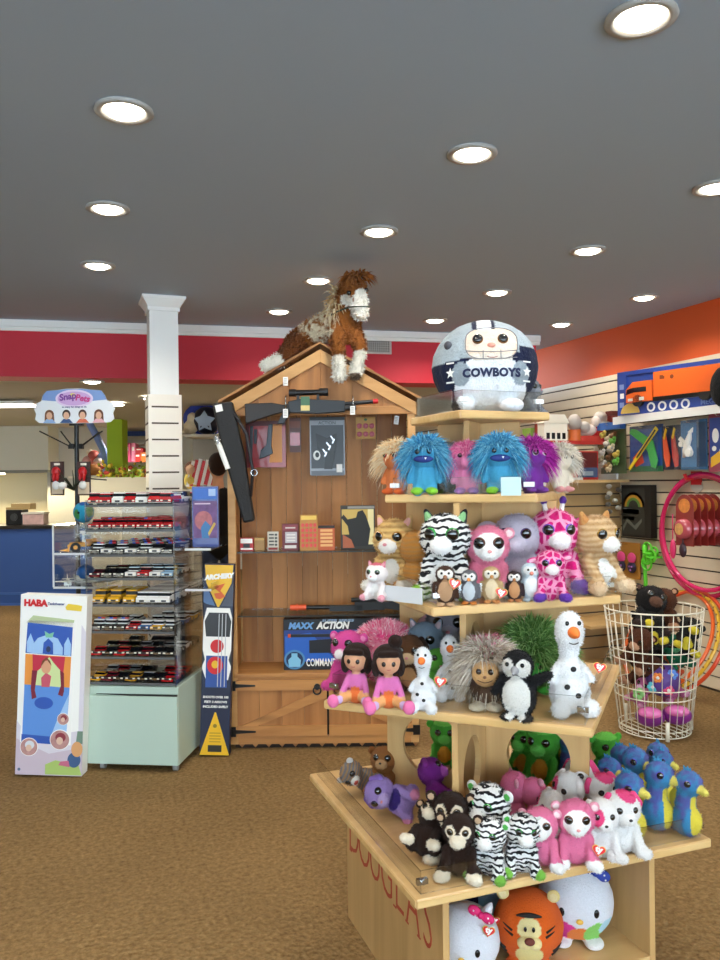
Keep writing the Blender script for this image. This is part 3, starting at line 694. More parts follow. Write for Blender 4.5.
# long black padded case leaning on the left post, with its strap
def diag(px0, py0, px1, py1, y): return S(px0,py0,y), S(px1,py1,y)
a, b = diag(222,402,249,522,-.09); c = (a+b)/2; L = (a-b).length; ang = math.atan2(a.x-b.x, a.z-b.z)
t = thing('padded_case', 'long black padded case leaning diagonally on the left post of the cabinet', 'case', sworld(b), 0, None, (0,ang,SRZ))
t.rotation_mode = 'QUATERNION'; t.rotation_quaternion = Quaternion((0,0,1), SRZ) @ Quaternion((0,1,0), ang)
m = MB().use(mat('#131214', .6, bump=.3, bscale=120, name='case_fabric')); m.prism([(-.03,0),(.035,0),(.06,L*.55),(.06,L-.01),(-.055,L),(-.058,L*.6)],-.03,.03); obj('body', m, t, bevel=.014)
m = MB().use(mat('#26242a',.5)); m.tube([(.055,-.02,L*.9),(.10,-.03,L*.7),(.09,-.03,L*.4),(.045,-.02,L*.2)],.009,8); obj('strap', m, t)
m = MB().use(CHROME); m.torus((.095,-.035,L*.38),.018,.004,'Y',20,6); obj('buckle', m, t)
m = MB().use(PAPER); m.bb(-.04,.0,-.034,-.031,L-.055,L-.015); obj('label_patch', m, t)
a, b = diag(216,437,228,469,-.14); ang = math.atan2(a.x-b.x, a.z-b.z); L = (a-b).length
t = thing('toy_sword_handle', 'short white tube with silver collar beside the black padded case', 'toy', sworld(b)); t.rotation_mode = 'QUATERNION'; t.rotation_quaternion = Quaternion((0,0,1), SRZ) @ Quaternion((0,1,0), ang)
m = MB().use(WHITE); m.cyl((0,0,0),(0,0,L*.78),.015,n=20); obj('tube', m, t)
m = MB().use(CHROME); m.cyl((0,0,L*.78),(0,0,L),.02,.016,n=20); m.cyl((0,0,L*.86),(0,0,L*.9),.024,n=20); m.tube([(0,0,L),(0,.02,L+.03),(0,.11,L+.04)],.003,6); obj('collar', m, t)
# ------------------------------------------------------------------ plush horse on the roof
def hp(px, py, y): v = S(px, py, y); return (v.x, v.y, v.z)
BR, CRM, DBR = '#8c5322', ('#e9dcc0', 1.0), '#6a3a17'
HORSE = plush_mat('horse_plush', 'cloud', '#9a6230', 26, 150)
bl = [('c', hp(300,343,.16), hp(318,331,.10), .085, .088, BR), ('c', hp(318,331,.10), hp(344,322,.03), .088, .10, BR),
      ('c', hp(343,318,.02), hp(347,298,.0), .085, .062, BR), ('e', hp(352,289,-.02), (.082,.085,.072), BR), ('c', hp(356,293,-.06), hp(361,312,-.11), .064, .046, BR),
      ('c', hp(337,329,-.02), hp(338.5,352,-.085), .056, .038, BR), ('c', hp(338.5,356,-.085), hp(339.5,376,-.085), .034, .038, '#f0ece0'),
      ('c', hp(351,328,-.01), hp(360.5,347,-.085), .054, .040, BR), ('c', hp(360.5,351,-.085), hp(356.5,371,-.09), .034, .038, '#f0ece0'), ('e', hp(355.5,376,-.10), (.03,.035,.02), '#6a5a4a'),
      ('c', hp(297,345,.10), hp(284,358,-.0), .075, .045, DBR), ('c', hp(284,358,-.0), hp(266,366,-.03), .042, .036, '#f0ece0'),
      ('c', hp(305,342,.2), hp(300,352,.26), .08, .06, BR)]
pa = [('p', hp(318,322,.08), (.13,.2,.07), CRM, (0,-25,0)), ('p', hp(325,330,.02), (.10,.12,.09), CRM), ('p', hp(361,312,-.11), (.075,.085,.075), '#f2efe6'), ('p', hp(363,301,-.13), (.055,.06,.085), '#f2efe6'), ('p', hp(345,299,-.10), (.06,.06,.03), '#f2efe6', (0,35,0))]
t = thing('plush_horse', 'large brown and white spotted plush horse lying over the cabinet roof ridge', 'plush toy', SP, SRZ)
link('body', fuse('horse_body', bl, pa, HORSE, .013, 5, (.016,12000)), t)
for px, s in ((347,-1),(357,1)):
    m = MB().use(PL, True); m.lathe([(.0,0),(.026,.0),(.03,.03),(.018,.065),(.002,.085)], hp(px,285,-.0), 12); me = m.mesh('ear'); paint_all(me, BR); link('ear', me, t)
link('mane', fur('mane', [(hp(337,302,.0), (.035,.04,.09)), (hp(334,312,.0), (.03,.04,.07))], 260, .055, ['#e6d8b8','#d8c39a','#c9a878'], .012, .9, 3, -1), t)
link('forelock', fur('forelock', [(hp(358,278,-.03), (.06,.05,.025))], 260, .06, ['#9a5c26','#7d4519','#b07038'], .012, .9, 4, -.2), t)
for e in (hp(366,290,-.085), hp(349,293,-.112)): m = MB().use(GLOSSB, True); m.ell(e, .014); obj('eye', m, t)
m = MB().use(mat('#2c3a2c',.6)); c = Vector(hp(359.5,307,-.095))
m.tube([c+Vector((.062*math.cos(a),.066*math.sin(a),.012*math.sin(a))) for a in [2*PI*i/24 for i in range(24)]],.004,6,True); c = Vector(hp(345,312,.01))
m.tube([c+Vector((.09*math.cos(a),.09*math.sin(a),.03*math.cos(a))) for a in [2*PI*i/24 for i in range(24)]],.005,6,True); obj('halter', m, t)
# ================================================================== acrylic car display on a mint cabinet
TP = (onz(86,770,0)+onz(178,775,0))/2; TRZ = -A-R(7)
def tw(v): return Vector((TP.x, TP.y, 0)) + Matrix.Rotation(TRZ, 3, 'Z') @ Vector(v)
MINT = mat('#b7cdc0', .4, name='mint_laminate')
t = thing('base_cabinet', 'low mint green cabinet on castors under the clear car display', 'cabinet', TP, TRZ)
w, d = .26, .50
m = MB().use(MINT); m.bb(-w,w,.018,d,.04,.46); obj('body', m, t, bevel=.003)
m = MB().use(MINT); m.box((0,.008,.226),(2*w-.004,.018,.37),(1.2,0,.6)); obj('door', m, t, bevel=.003)
m = MB().use(mat('#131513',.8)); m.prism([(-w+.06,.418),(w-.004,.402),(w-.004,.42)],.006,.0175); obj('door_gap', m, t)
for x in (-w+.08,w-.03):
    for y in (.05,d-.05):
        m = MB().use(mat('#9a9c9c',.4)); m.cyl((x-.012,y,.02),(x+.012,y,.02),.02); m.bb(x-.01,x+.01,y-.01,y+.01,.02,.042); obj('castor', m, t)
SHZ = [1.44,1.305,1.17,1.043,.90,.755,.617,.478]
w, d, y0 = .245, .465, .012
TINT = clear('smoky_acrylic', (.82,.83,.84), .09)
t = thing('car_display_stand', 'clear acrylic shelf tower filled with rows of small toy cars', 'display stand', (TP.x,TP.y,.46), TRZ)
TOW = t
EDGE = mat('#5d6063', .25, name='acrylic_edge')
for z in SHZ:
    z -= .46; m = MB().use(TINT); m.bb(-w,w,y0,y0+d,z-.008,z); sh = obj('shelf', m, t)
    m = MB().use(EDGE); m.bb(-w,w,y0-.004,y0,z-.009,z+.004); obj('shelf_lip', m, sh)
m = MB().use(ACR); m.bb(-w-.006,-w-.001,y0,y0+d,.0,SHZ[0]-.46+.03); obj('side_panel', m, t)
m = MB().use(ACR); m.bb(w+.001,w+.006,y0,y0+d,.0,SHZ[0]-.46+.03); obj('side_panel', m, t)
m = MB().use(TINT); m.bb(-w,w,y0+d-.004,y0+d,.0,SHZ[0]-.46+.05); obj('back_panel', m, t)
m = MB().use(TINT); m.bb(.10,.19,.40,.405,.02,SHZ[0]-.46); obj('divider', m, t)
for x in (-w-.004, w+.004):
    m = MB().use(TINT); m.bb(x-.004,x+.004,y0-.003,y0+.003,.0,SHZ[0]-.46+.02); obj('corner_post', m, t)
# side wings
for x0, x1, zs, zt in ((-w-.27,-w-.012,(1.165,.975),1.33),(w+.012,w+.16,(1.19,.965),1.0)):
    for z in zs:
        m = MB().use(TINT); m.bb(x0,x1,.16,.46,z-.466,z-.46); obj('wing_shelf', m, t)
        m = MB().use(mat('#d6dadd',.2)); m.bb(x0,x1,.155,.16,z-.468,z-.456); obj('wing_lip', m, t)
    xo = x0 if x0 < 0 else x1
    m = MB().use(ACR); m.bb(xo-.003,xo+.003,.16,.46,zs[1]-.46,zt-.46); obj('wing_end', m, t)
    if x0 < 0:
        m = MB().use(TINT); m.bb(x0,x1,.16,.46,zt-.466,zt-.46); obj('wing_top', m, t)
        m = MB().use(mat('#d6dadd',.2)); m.bb(x0-.004,x0+.004,.155,.163,zs[1]-.46,zt-.46); obj('wing_edge', m, t)
    m = MB().use(ACR); m.bb(x0,x1,.457,.46,zs[1]-.46,zt-.46); obj('wing_back', m, t)
# ------------------------------------------------------------------ toy cars
WINM = mat('#12161c', .1, coat=.6, name='car_window'); TYRE = mat('#0e0e0f', .6, name='tyre'); LAMPM = mat('#e8e4d4', .2, name='headlamp')
PAINT = {'white':'#e9e9e6','red':'#b8141c','black':'#17181b','yellow':'#e0a81c','blue':'#2f66a8','dark red':'#6f1220','gold':'#b98a2a','silver':'#a9adb2','orange':'#d9701c','pale blue':'#8fb4cf'}
def cp(c): return mat(PAINT[c], .25, coat=.5, name='car_'+c.replace(' ','_'))
PROF = {  # side outline (y front to back, z) of body and cabin
 'sedan': ([(-.058,.010),(-.058,.019),(-.050,.024),(-.022,.026),(.058,.027),(.060,.010)], [(-.022,.025),(-.006,.040),(.024,.040),(.044,.026)]),
 'sport': ([(-.058,.008),(-.058,.014),(-.02,.022),(.05,.026),(.060,.022),(.060,.008)], [(-.022,.021),(.0,.034),(.018,.034),(.046,.025)]),
 'patrol car': ([(-.058,.012),(-.058,.026),(-.024,.029),(.060,.029),(.060,.012)], [(-.024,.028),(-.012,.046),(.046,.046),(.058,.028)]),
 'van': ([(-.060,.012),(-.060,.030),(-.050,.034),(.062,.034),(.062,.012)], [(-.052,.033),(-.042,.056),(.062,.056),(.062,.033)]),
 'bus': ([(-.075,.012),(-.075,.032),(-.050,.034),(.085,.034),(.085,.012)], [(-.048,.033),(-.044,.062),(.085,.062),(.085,.033)]),
 'fire engine': ([(-.065,.012),(-.065,.032),(.070,.032),(.070,.012)], [(-.064,.031),(-.062,.052),(-.028,.052),(-.026,.044),(.070,.044),(.070,.031)]),
 'pickup': ([(-.060,.012),(-.060,.028),(-.026,.030),(.062,.030),(.062,.012)], [(-.026,.029),(-.014,.046),(.012,.046),(.014,.029)]),
 'taxi': ([(-.058,.010),(-.058,.022),(-.022,.026),(.058,.026),(.060,.010)], [(-.024,.025),(-.012,.043),(.034,.043),(.050,.025)])}
CARS = {}
def car_proto(kind, c1, c2):
    k = (kind, c1, c2)
    if k in CARS: return CARS[k]
    b, c = PROF[kind]; W2 = .025 if kind not in ('van','bus','fire engine') else .026
    y0_, y1_ = b[0][0], b[-1][0]
    m = MB().use(cp(c1)); m.prism(b, -W2, W2, 'yz')
    if kind == 'patrol car': m.use(cp(c2)); m.bb(-W2-.0006,W2+.0006,-.018,.03,.013,.0285)
    m.use(LAMPM)
    for s in (-1, 1): m.bb(s*W2*.9,s*W2*.5,y0_-.0015,y0_+.002,.017,.023)
    m.use(mat('#2a2a2c',.4) if c1 != 'black' else CHROME); m.bb(-W2*.42,W2*.42,y0_-.001,y0_+.002,.014,.022); m.use(CHROME if kind != 'sport' else cp(c1)); m.bb(-W2,W2,y0_-.003,y0_+.001,.009,.013)
    body = m.mesh('body')
    zc = max(z for _, z in c); zb = c[0][1]; i = .0025
    k2 = c[2] if kind == 'fire engine' else c[-2]; k3 = (k2[0], zb) if kind == 'fire engine' else c[-1]
    at_ = lambda a, b, t: (a[0]+(b[0]-a[0])*t, a[1]+(b[1]-a[1])*t)
    f0, f1, b0, b1 = at_(c[0],c[1],.28), at_(c[0],c[1],.80), at_(k3,k2,.28), at_(k3,k2,.80)
    m = MB().use(WINM); m.prism([(f0[0]-.0008,f0[1]),(f1[0]-.0008,f1[1]),(b1[0]+.0008,b1[1]),(b0[0]+.0008,b0[1])], -W2+i-.0008, W2-i+.0008, 'yz')
    win = m.mesh('window_band')
    m = MB().use(cp(c2 if kind in ('patrol car','taxi') else c1)); m.prism(c, -W2+i, W2-i, 'yz'); m.use(cp(c2)); ys = [y for y, z in c if z > zc-.004]
    if kind == 'fire engine': m.bb(-W2+.002,W2-.002,-.02,.068,.040,.048); m.bb(-W2+.003,W2-.003,-.06,-.03,.0515,.054); m.use(CHROME); m.bb(-.012,.012,-.02,.07,.048,.052)
    else:
        m.bb(-W2+.0015,W2-.0015,min(ys)-.001,max(ys)+.001,zc-.002,zc+.001)
        if kind in ('van','bus'): m.bb(-W2+.0012,W2-.0012,min(ys)+.02,max(ys)+.0005,.033,.042); m.bb(-W2+.0012,W2-.0012,min(ys)+.012,max(ys)+.0005,zc-.008,zc)
        if kind == 'patrol car': m.use(mat('#3058c8',.3)); m.bb(-.016,.0,.006,.014,zc+.001,zc+.006); m.use(REDP); m.bb(0,.016,.006,.014,zc+.001,zc+.006)
    roof = m.mesh('roof')
    ax = (y0_+.022, y1_-.022); m = MB().use(TYRE); m.cyl((-.006,0,0),(.006,0,0),.0115,n=14); m.use(CHROME); m.cyl((-.0065,0,0),(.0065,0,0),.006,n=10); wh = m.mesh('wheel')
    CARS[k] = (body, win, roof, wh, ax, W2); return CARS[k]
NCAR = [0]
def car(kind, c1, c2, x, y, z, yaw, label, group):
    body, win, roof, wh, ax, W2 = car_proto(kind, c1, c2); s = 1.22
    t = thing('toy_car', label, 'toy car', tw((x, y, 0))+Vector((0,0,z)), TRZ+R(yaw), group, scale=s)
    b = link('body', body, t); link('window_band', win, b); link('roof', roof, b)
    for sx in (-1, 1):
        for yy in ax: link('wheel', wh, t, (sx*(W2-.004), yy, .0115))
    NCAR[0] += 1
FLOORS = ['topmost', 'second', 'third', 'fourth', 'fifth', 'sixth', 'seventh', 'lowest']
OR = ['first', 'second', 'third', 'fourth', 'fifth', 'sixth', 'seventh', 'eighth']
ROWN = ['front row', 'middle row', 'back row']
def shelf_row(si, ri, items, y, x0=-.205, dx=.0683, yaw=0):
    for i, it in enumerate(items):
        if it is None: continue
        kind, c1, c2 = it; nm = {'sedan': 'toy car', 'sport': 'toy sports car', 'patrol car': 'toy patrol car', 'van': 'toy van', 'bus': 'toy school bus', 'fire engine': 'toy fire engine', 'pickup': 'toy pickup', 'taxi': 'toy taxi'}[kind]
        colr = c1 if c1 == c2 else c1+' and '+c2
        car(kind, c1, c2, x0+i*dx, y, SHZ[si], yaw, '%s %s, %s from left in %s, %s tower shelf' % (colr, nm, OR[i], ROWN[ri], FLOORS[si]), 'toy cars on the %s tower shelf' % FLOORS[si])
f = lambda *a: [tuple(x) for x in a]
FR = ('fire engine','red','white'); VW = ('van','red','white'); PB = ('patrol car','black','white'); PW = ('patrol car','white','black')
shelf_row(0,0,[VW,FR,('van','white','white'),VW,('fire engine','white','red'),VW,FR],.088)
shelf_row(0,1,[('van','white','red'),VW,VW,('van','white','white'),VW,('van','white','white'),('van','white','black')],.243)
shelf_row(0,2,[None,None,('patrol car','black','black'),('patrol car','black','black'),PB,PW,PW],.395)
RR = ('fire engine','red','red'); RS = ('pickup','red','red')
shelf_row(1,0,[RS,('patrol car','red','red'),RS,RS,('patrol car','red','red'),RS,RS],.088)
shelf_row(1,1,[RR,('fire engine','red','silver'),RR,('fire engine','red','silver'),RR,RR,('pickup','black','black')],.243)
shelf_row(1,2,[('pickup','red','red'),None,('pickup','red','red'),None,RR,('pickup','black','black'),('pickup','black','black')],.395)
shelf_row(2,0,[PB,PW,PB,PW,PB,PW,('patrol car','black','black')],.088)
shelf_row(2,1,[PW,PB,PB,('patrol car','black','black'),PB,('patrol car','black','black'),PB],.243)
shelf_row(2,2,[None,PB,('patrol car','black','black'),PW,PB,('patrol car','black','black'),('patrol car','black','black')],.395)
WP = ('pickup','white','pale blue'); BP = ('pickup','pale blue','white')
shelf_row(3,0,[('sport','dark red','black'),('sedan','black','black'),('sedan','black','black'),WP,('pickup','red','white'),WP,BP],.088)
shelf_row(3,1,[('sedan','black','silver'),('sedan','dark red','black'),('sedan','black','black'),BP,WP,BP,WP],.243)
BU = ('bus','yellow','yellow'); WV = ('van','white','white')
shelf_row(4,0,[BU,BU,BU],.115,-.19,.088)
shelf_row(4,0,[None,None,None,WV,WV,WV],.09,-.125,.062)
shelf_row(4,1,[None,None,None,WV,WV,WV],.255,-.125,.062)
shelf_row(4,2,[None,None,None,WV,WV,WV],.40,-.125,.062)
shelf_row(5,0,[PB,PB,PB,('sedan','red','white'),('taxi','blue','white'),('taxi','yellow','white'),('taxi','black','white')],.088)
shelf_row(5,1,[('sedan','black','gold'),('sedan','black','black'),('taxi','silver','white'),None,('taxi','black','white'),('taxi','black','white'),('taxi','blue','white')],.243)
shelf_row(5,2,[None,None,None,None,('taxi','black','white'),('taxi','black','white'),('taxi','yellow','white')],.395)
shelf_row(6,0,[('sport','red','red'),('sport','black','black'),('sport','red','red'),('sport','black','black'),('sport','dark red','dark red'),('sport','black','black'),('sport','black','black')],.088)
shelf_row(6,1,[('sport','black','black'),('sport','dark red','dark red'),('sport','black','black'),('sport','silver','black'),('sport','black','black'),('sport','silver','black'),('sport','white','white')],.243)
shelf_row(6,2,[None,('sport','black','black'),None,('sport','black','black'),('sport','black','black'),('sport','black','black'),('sport','black','black')],.395)
shelf_row(7,0,[('sport','yellow','black'),('sport','dark red','dark red'),('sport','black','black'),('sport','gold','gold'),('sport','black','silver'),('sport','black','black'),('sport','red','red')],.09,yaw=-8)
shelf_row(7,1,[('sport','silver','silver'),('sport','red','dark red'),('sport','silver','black'),('sport','black','black'),None,('sport','red','red'),('sport','red','red')],.243)
# left wing contents
t = thing('toy_loader', 'yellow toy wheel loader on the left wing of the clear tower', 'toy truck', tw((-.39,.30,0))+Vector((0,0,1.1655)), TRZ+R(25))
Y = mat('#e39a1c', .35); m = MB().use(Y); m.bb(-.09,.08,-.03,.03,.03,.055); m.bb(.0,.06,-.026,.026,.055,.075); obj('body', m, t, bevel=.004)
m = MB().use(mat('#e6e2d4',.3)); m.bb(-.02,.04,-.024,.024,.055,.105); m.use(WINM); m.bb(-.021,.03,-.0245,.0245,.07,.095); m.use(WHITE); m.bb(-.03,.05,-.03,.03,.105,.12); obj('cab', m, t)
for x in (-.055,.055):
    for y in (-.036,.036): m = MB().use(TYRE); m.cyl((x,y-.012,.028),(x,y+.012,.028),.028,n=18); m.use(Y); m.cyl((x,y-.013,.028),(x,y+.013,.028),.012,n=12); obj('wheel', m, t)
m = MB().use(Y); m.prism([(-.14,.01),(-.09,.005),(-.085,.055),(-.10,.02)],-.04,.04); m.bb(-.10,-.05,-.028,-.02,.03,.04); m.bb(-.10,-.05,.02,.028,.03,.04); obj('bucket', m, t)
t = thing('toy_globe', 'blue globe ball with green patches on top of the left wing', 'ball', tw((-.40,.30,0))+Vector((0,0,1.331)), 0)
gm = fuse('globe_ball', [('e',(0,0,.062),(.06,.06,.062),'#2f93b8')], [('p',(.035,-.045,.07),(.03,.03,.035),'#3f8a4a'),('p',(-.04,-.04,.05),(.02,.02,.03),'#3f8a4a'),('p',(0,-.02,.12),(.03,.05,.02),'#1c4f96')], PL, .008, 3); link('ball', gm, t)
m = MB().use(GLOSSB, True); m.ell((-.03,-.052,.062),.007); obj('button', m, t)
t = thing('toy_ball', 'dark blue ball behind clear acrylic on the lower left wing', 'ball', tw((-.42,.36,0))+Vector((0,0,.976)), 0)
m = MB().use(mat('#1e5a9a',.3,var=.4,vscale=20), True); m.ell((0,0,.055),.055); obj('ball', m, t)
for i in range(4):
    t = thing('toy_plane', 'small silver model plane, %s from left on the lower left wing' % OR[i], 'toy plane', tw((-.45+.06*i,.20+.03*(i%2),0))+Vector((0,0,.976)), TRZ+R(30+25*i), 'silver model planes')
    sv = mat('#9fa39f' if i % 2 else '#c9ccc6', .3, metal=.4); m = MB().use(sv); m.tube([(0,-.075,.03),(0,-.06,.03),(0,.05,.032),(0,.075,.036)],[.003,.011,.009,.003],10); obj('fuselage', m, t)
    m = MB().use(sv); m.prism([(-.08,.02),(.08,.02),(.012,-.035),(-.012,-.035)],.026,.030,'xy'); m.prism([(-.03,.07),(.03,.07),(.006,.05),(-.006,.05)],.034,.037,'xy'); obj('wing', m, t)
    m = MB().use(sv); m.prism([(.045,.036),(.075,.036),(.078,.06),(.066,.06)],-.002,.002,'yz'); m.bb(-.002,.002,-.04,-.036,0,.028); m.bb(-.02,.02,.03,.034,0,.03); obj('tail', m, t)
# right wing contents
p = tw((w+.085,.30,0)); t = thing('toy_pack', 'tall blue picture pack on the right wing beside the wooden cabinet', 'toy pack', p+Vector((0,0,1.1905)), -A)
m = MB().use(mat('#1b2f7e',.35,coat=.3)); m.bb(-.075,.075,0,.03,0,.345); m.use(mat('#6a4a7e',.5,var=.6,vscale=30)); m.rectp(-.068,.068,.05,.26,0); m.use(mat('#b06a70',.5,var=.5,vscale=40)); m.disc((-.01,-.001,.15),.05,.055); m.use(mat('#d8c4d8',.5)); m.rectp(-.06,.03,.243,.25,-.001); m.use(mat('#3c6cc0',.5)); m.rectp(-.068,.068,.27,.335,0); m.use(mat('#a9c4ec',.5)); m.rectp(.02,.06,.29,.33,-.001)
m.use(mat('#2e6ea8',.4)); m.polyp([(-.02,.05),(.02,.05),(.03,.12),(.0,.15),(-.025,.11)],-.002); m.use(mat('#c8a83c',.4)); m.polyp([(.02,.06),(.06,.13),(.05,.14),(.015,.08)],-.0025); obj('box', m, t)
# ------------------------------------------------------------------ tall white play-tent box leaning by the cabinet
a, b = onz(16,777,0), onz(81,778,0); wd = (b-a).length
t = thing('toy_box', 'tall white box printed with a blue puppet theatre, leaning beside mint cabinet', 'toy box', (a+b)/2); D0 = depth(t.location)
lean = R(2.2); t.rotation_mode = 'QUATERNION'; t.rotation_quaternion = Quaternion((0,0,1), -A-R(1)) @ Quaternion((1,0,0), -R(.8)) @ Quaternion((0,1,0), lean); t.location.z = .012
H = .955; h2 = wd/2
lav = mat('#d9d4de', .4); m = MB().use(WHITE); m.bb(-h2,h2,0,.085,0,H); bx = obj('box', m, t, bevel=.002)
def ux(u): return -h2+u*wd               # printed panel in unit coordinates
def P_(pts): return [(ux(x), z*H) for x, z in pts]
m = MB().use(lav); m.polyp(P_([(.0,.0),(1,0),(1,.8),(.93,.84),(.93,.25),(.2,.2),(.0,.3)]),0)
m.use(mat('#c9b9c6',.5)); m.polyp(P_([(0,0),(1,0),(1,.16),(.5,.12),(0,.2)]),-.0004)
m.use(mat('#a9c46a',.5)); m.polyp(P_([(.45,.005),(1,.005),(.95,.06),(.6,.085),(.45,.06)]),-.0008)
B1, B2, B3 = mat('#2c56b0',.5), mat('#5b8fd8',.5), mat('#9fc4ec',.5)
m.use(mat('#b9c79a',.5)); m.polyp(P_([(.1,.845),(.8,.825),(.82,.865),(.2,.885)]),-.001)
m.use(WHITE); m.polyp(P_([(.06,.18),(.82,.17),(.85,.85),(.1,.86)]),-.001)
m.use(B1); m.polyp(P_([(.1,.675),(.79,.665),(.80,.825),(.12,.845)]),-.0016)
m.use(B3); m.polyp(P_([(.2,.675),(.2,.72),(.28,.76),(.42,.78),(.58,.76),(.66,.71),(.66,.67)]),-.002); m.polyp(P_([(.12,.68),(.22,.675),(.22,.74),(.17,.785),(.12,.74)]),-.0024); m.polyp(P_([(.68,.67),(.78,.665),(.78,.73),(.735,.77),(.68,.73)]),-.0024)
m.use(B1); m.polyp(P_([(.36,.675),(.52,.67),(.51,.735),(.44,.76),(.37,.735)]),-.003); m.use(mat('#7ac0a0',.5)); m.polyp(P_([(.4,.765),(.5,.765),(.52,.795),(.45,.785),(.38,.80)]),-.003); m.use(mat('#22335a',.5)); m.disc((ux(.445),-.0036,.70*H),.012,.016)
m.use(mat('#e8943c',.5)); m.polyp(P_([(.1,.50),(.78,.49),(.79,.66),(.1,.67)]),-.0016)
m.use(mat('#cfe0a0',.5)); m.polyp(P_([(.24,.50),(.66,.49),(.64,.60),(.46,.655),(.28,.60)]),-.002)
m.use(mat('#c22a44',.5)); m.polyp(P_([(.21,.67),(.46,.66),(.40,.615),(.30,.58),(.22,.57)]),-.003); m.polyp(P_([(.46,.66),(.70,.66),(.68,.57),(.62,.59),(.52,.63)]),-.003)
m.use(mat('#7c1f34',.5)); m.polyp(P_([(.21,.58),(.29,.58),(.26,.47),(.29,.43),(.22,.42),(.2,.48)]),-.0034); m.polyp(P_([(.63,.585),(.69,.57),(.70,.47),(.68,.44),(.61,.45),(.65,.5)]),-.0034)
m.use(mat('#d9a07c',.5)); m.disc((ux(.42),-.0036,.60*H),.026,.034); m.use(mat('#7a4a2a',.5)); m.polyp(P_([(.34,.6),(.42,.645),(.50,.61),(.48,.635),(.42,.655),(.36,.635)]),-.005); m.use(mat('#c8566a',.5)); m.polyp(P_([(.36,.49),(.48,.49),(.50,.55),(.42,.57),(.35,.54)]),-.003)
m.use(B2); m.polyp(P_([(.09,.225),(.75,.21),(.78,.49),(.1,.5)]),-.0016); m.use(B3); m.polyp(P_([(.52,.215),(.75,.21),(.77,.45),(.6,.3)]),-.002); m.use(B1); m.disc((ux(.4),-.0024,.40*H),.05,.032); m.polyp(P_([(.08,.18),(.75,.17),(.75,.21),(.08,.225)]),-.0016)
for x, z, r in ((.20,.155,.045),(.66,.20,.05),(.70,.315,.03)):
    m.use(WHITE); m.disc((ux(x),-.003,z*H),r*1.08,r*1.08); m.use(mat('#b98a86',.5,var=.4,vscale=40)); m.disc((ux(x),-.0044,z*H),r,r); m.use(mat('#8a2f3c' if x>.5 else '#d8dce2',.5)); m.disc((ux(x)+.004,-.0056,z*H+r*.25),r*.55,r*.5); m.use(mat('#dcb9a2',.5)); m.disc((ux(x),-.0066,z*H-r*.1),r*.35,r*.4)
m.use(mat('#3a5a86',.5)); m.disc((ux(.88),-.003,.09*H),.035,.04); m.use(mat('#d9a06a',.5)); m.disc((ux(.92),-.004,.15*H),.03,.04); m.use(mat('#c86a86',.5)); m.polyp(P_([(.65,.06),(.82,.05),(.8,.085),(.68,.08)]),-.004); m.use(mat('#6f8a7a',.5)); m.polyp(P_([(.9,.18),(1,.18),(1,.25),(.92,.25)]),-.003)
m.use(mat('#e8c83c',.5)); m.polyp(P_([(.68,.935),(.72,.955),(.86,.95),(.93,.945),(.92,.915),(.7,.92)]),-.002)
put_text(m, 'HABA', .047, ux(.23), -.003, .955*H, REDP, .003); put_text(m, 'Tanktheater', .018, ux(.54), -.003, .953*H, mat('#3a4a86',.5), .0005)
m.use(mat('#5a6a86',.5)); m.disc((ux(.06),-.003,.03*H),.008,.008)
obj('printed_front', m, bx)
# ------------------------------------------------------------------ tall archery box
a, b = onz(199.5,757,0), onz(229,757,0); wd = (b-a).length; h2 = wd/2; H = 1.085
t = thing('toy_box', 'tall narrow archery set box leaning on the wooden cabinet', 'toy box', (a+b)/2)
t.rotation_mode = 'QUATERNION'; t.rotation_quaternion = Quaternion((0,0,1), -A) @ Quaternion((1,0,0), -R(1.2)) @ Quaternion((0,1,0), R(2.0)); t.location.z = .008
m = MB().use(mat('#1b2440',.4)); m.bb(-h2,h2,0,.06,0,H); bx = obj('box', m, t, bevel=.002)
m = MB(); Yl = mat('#e8b81c',.4)
m.use(Yl); m.polyp(P_([(.02,.995),(.98,.995),(.93,.90),(.53,.775),(.48,.775),(.08,.90)]),0)
m.use(mat('#5a7aa8',.5)); m.polyp(P_([(0,.88),(.1,.88),(.4,.78),(.1,.79),(0,.8)]),-.0004); m.use(mat('#4a5060',.5)); m.polyp(P_([(1,.9),(.9,.88),(.6,.78),(1,.78)]),-.0004)
m.use(mat('#d8642c',.5)); m.polyp(P_([(.3,.88),(.72,.9),(.56,.86),(.74,.83),(.55,.815),(.42,.82),(.35,.845),(.55,.85)]),-.001)
m.use(WHITE); m.polyp(P_([(.02,.45),(.15,.395),(.9,.395),(.98,.45),(.98,.72),(.9,.77),(.12,.77),(.02,.7)]),-.0008)
m.use(mat('#26282c',.3)); m.polyp(P_([(.12,.62),(.92,.62),(.96,.70),(.85,.745),(.2,.745),(.06,.70)]),-.0014); m.polyp(P_([(0,.46),(.1,.5),(.02,.55),(0,.55)]),-.0014); m.polyp(P_([(1,.46),(.9,.5),(.98,.55),(1,.55)]),-.0014)
m.use(REDP); m.disc((ux(.5),-.002,.57*H),.038,.038); m.use(mat('#2a4f9a',.4)); m.rectp(ux(.14),ux(.86),.355*H,.52*H,-.0014); m.use(REDP); m.disc((ux(.45),-.003,.47*H),.045,.05); m.use(Yl); m.disc((ux(.45),-.004,.475*H),.02,.022)
m.use(mat('#c8ccd0',.2)); 
for x in (.55,.66,.78): m.bb(ux(x)-.002,ux(x)+.002,-.007,-.004,.36*H,.74*H)
m.use(Yl); m.polyp(P_([(0,.003),(1,.003),(.52,.225),(.48,.225)]),-.001); m.use(mat('#8a7420',.5)); m.disc((ux(.5),-.002,.155*H),.011,.011); m.use(mat('#2a2a20',.5)); m.rectp(ux(.28),ux(.74),.02*H,.055*H,-.002); m.use(mat('#b8951c',.5))
for z in (.07,.085,.1,.115): m.rectp(ux(.32),ux(.7),z*H,z*H+.006,-.002)
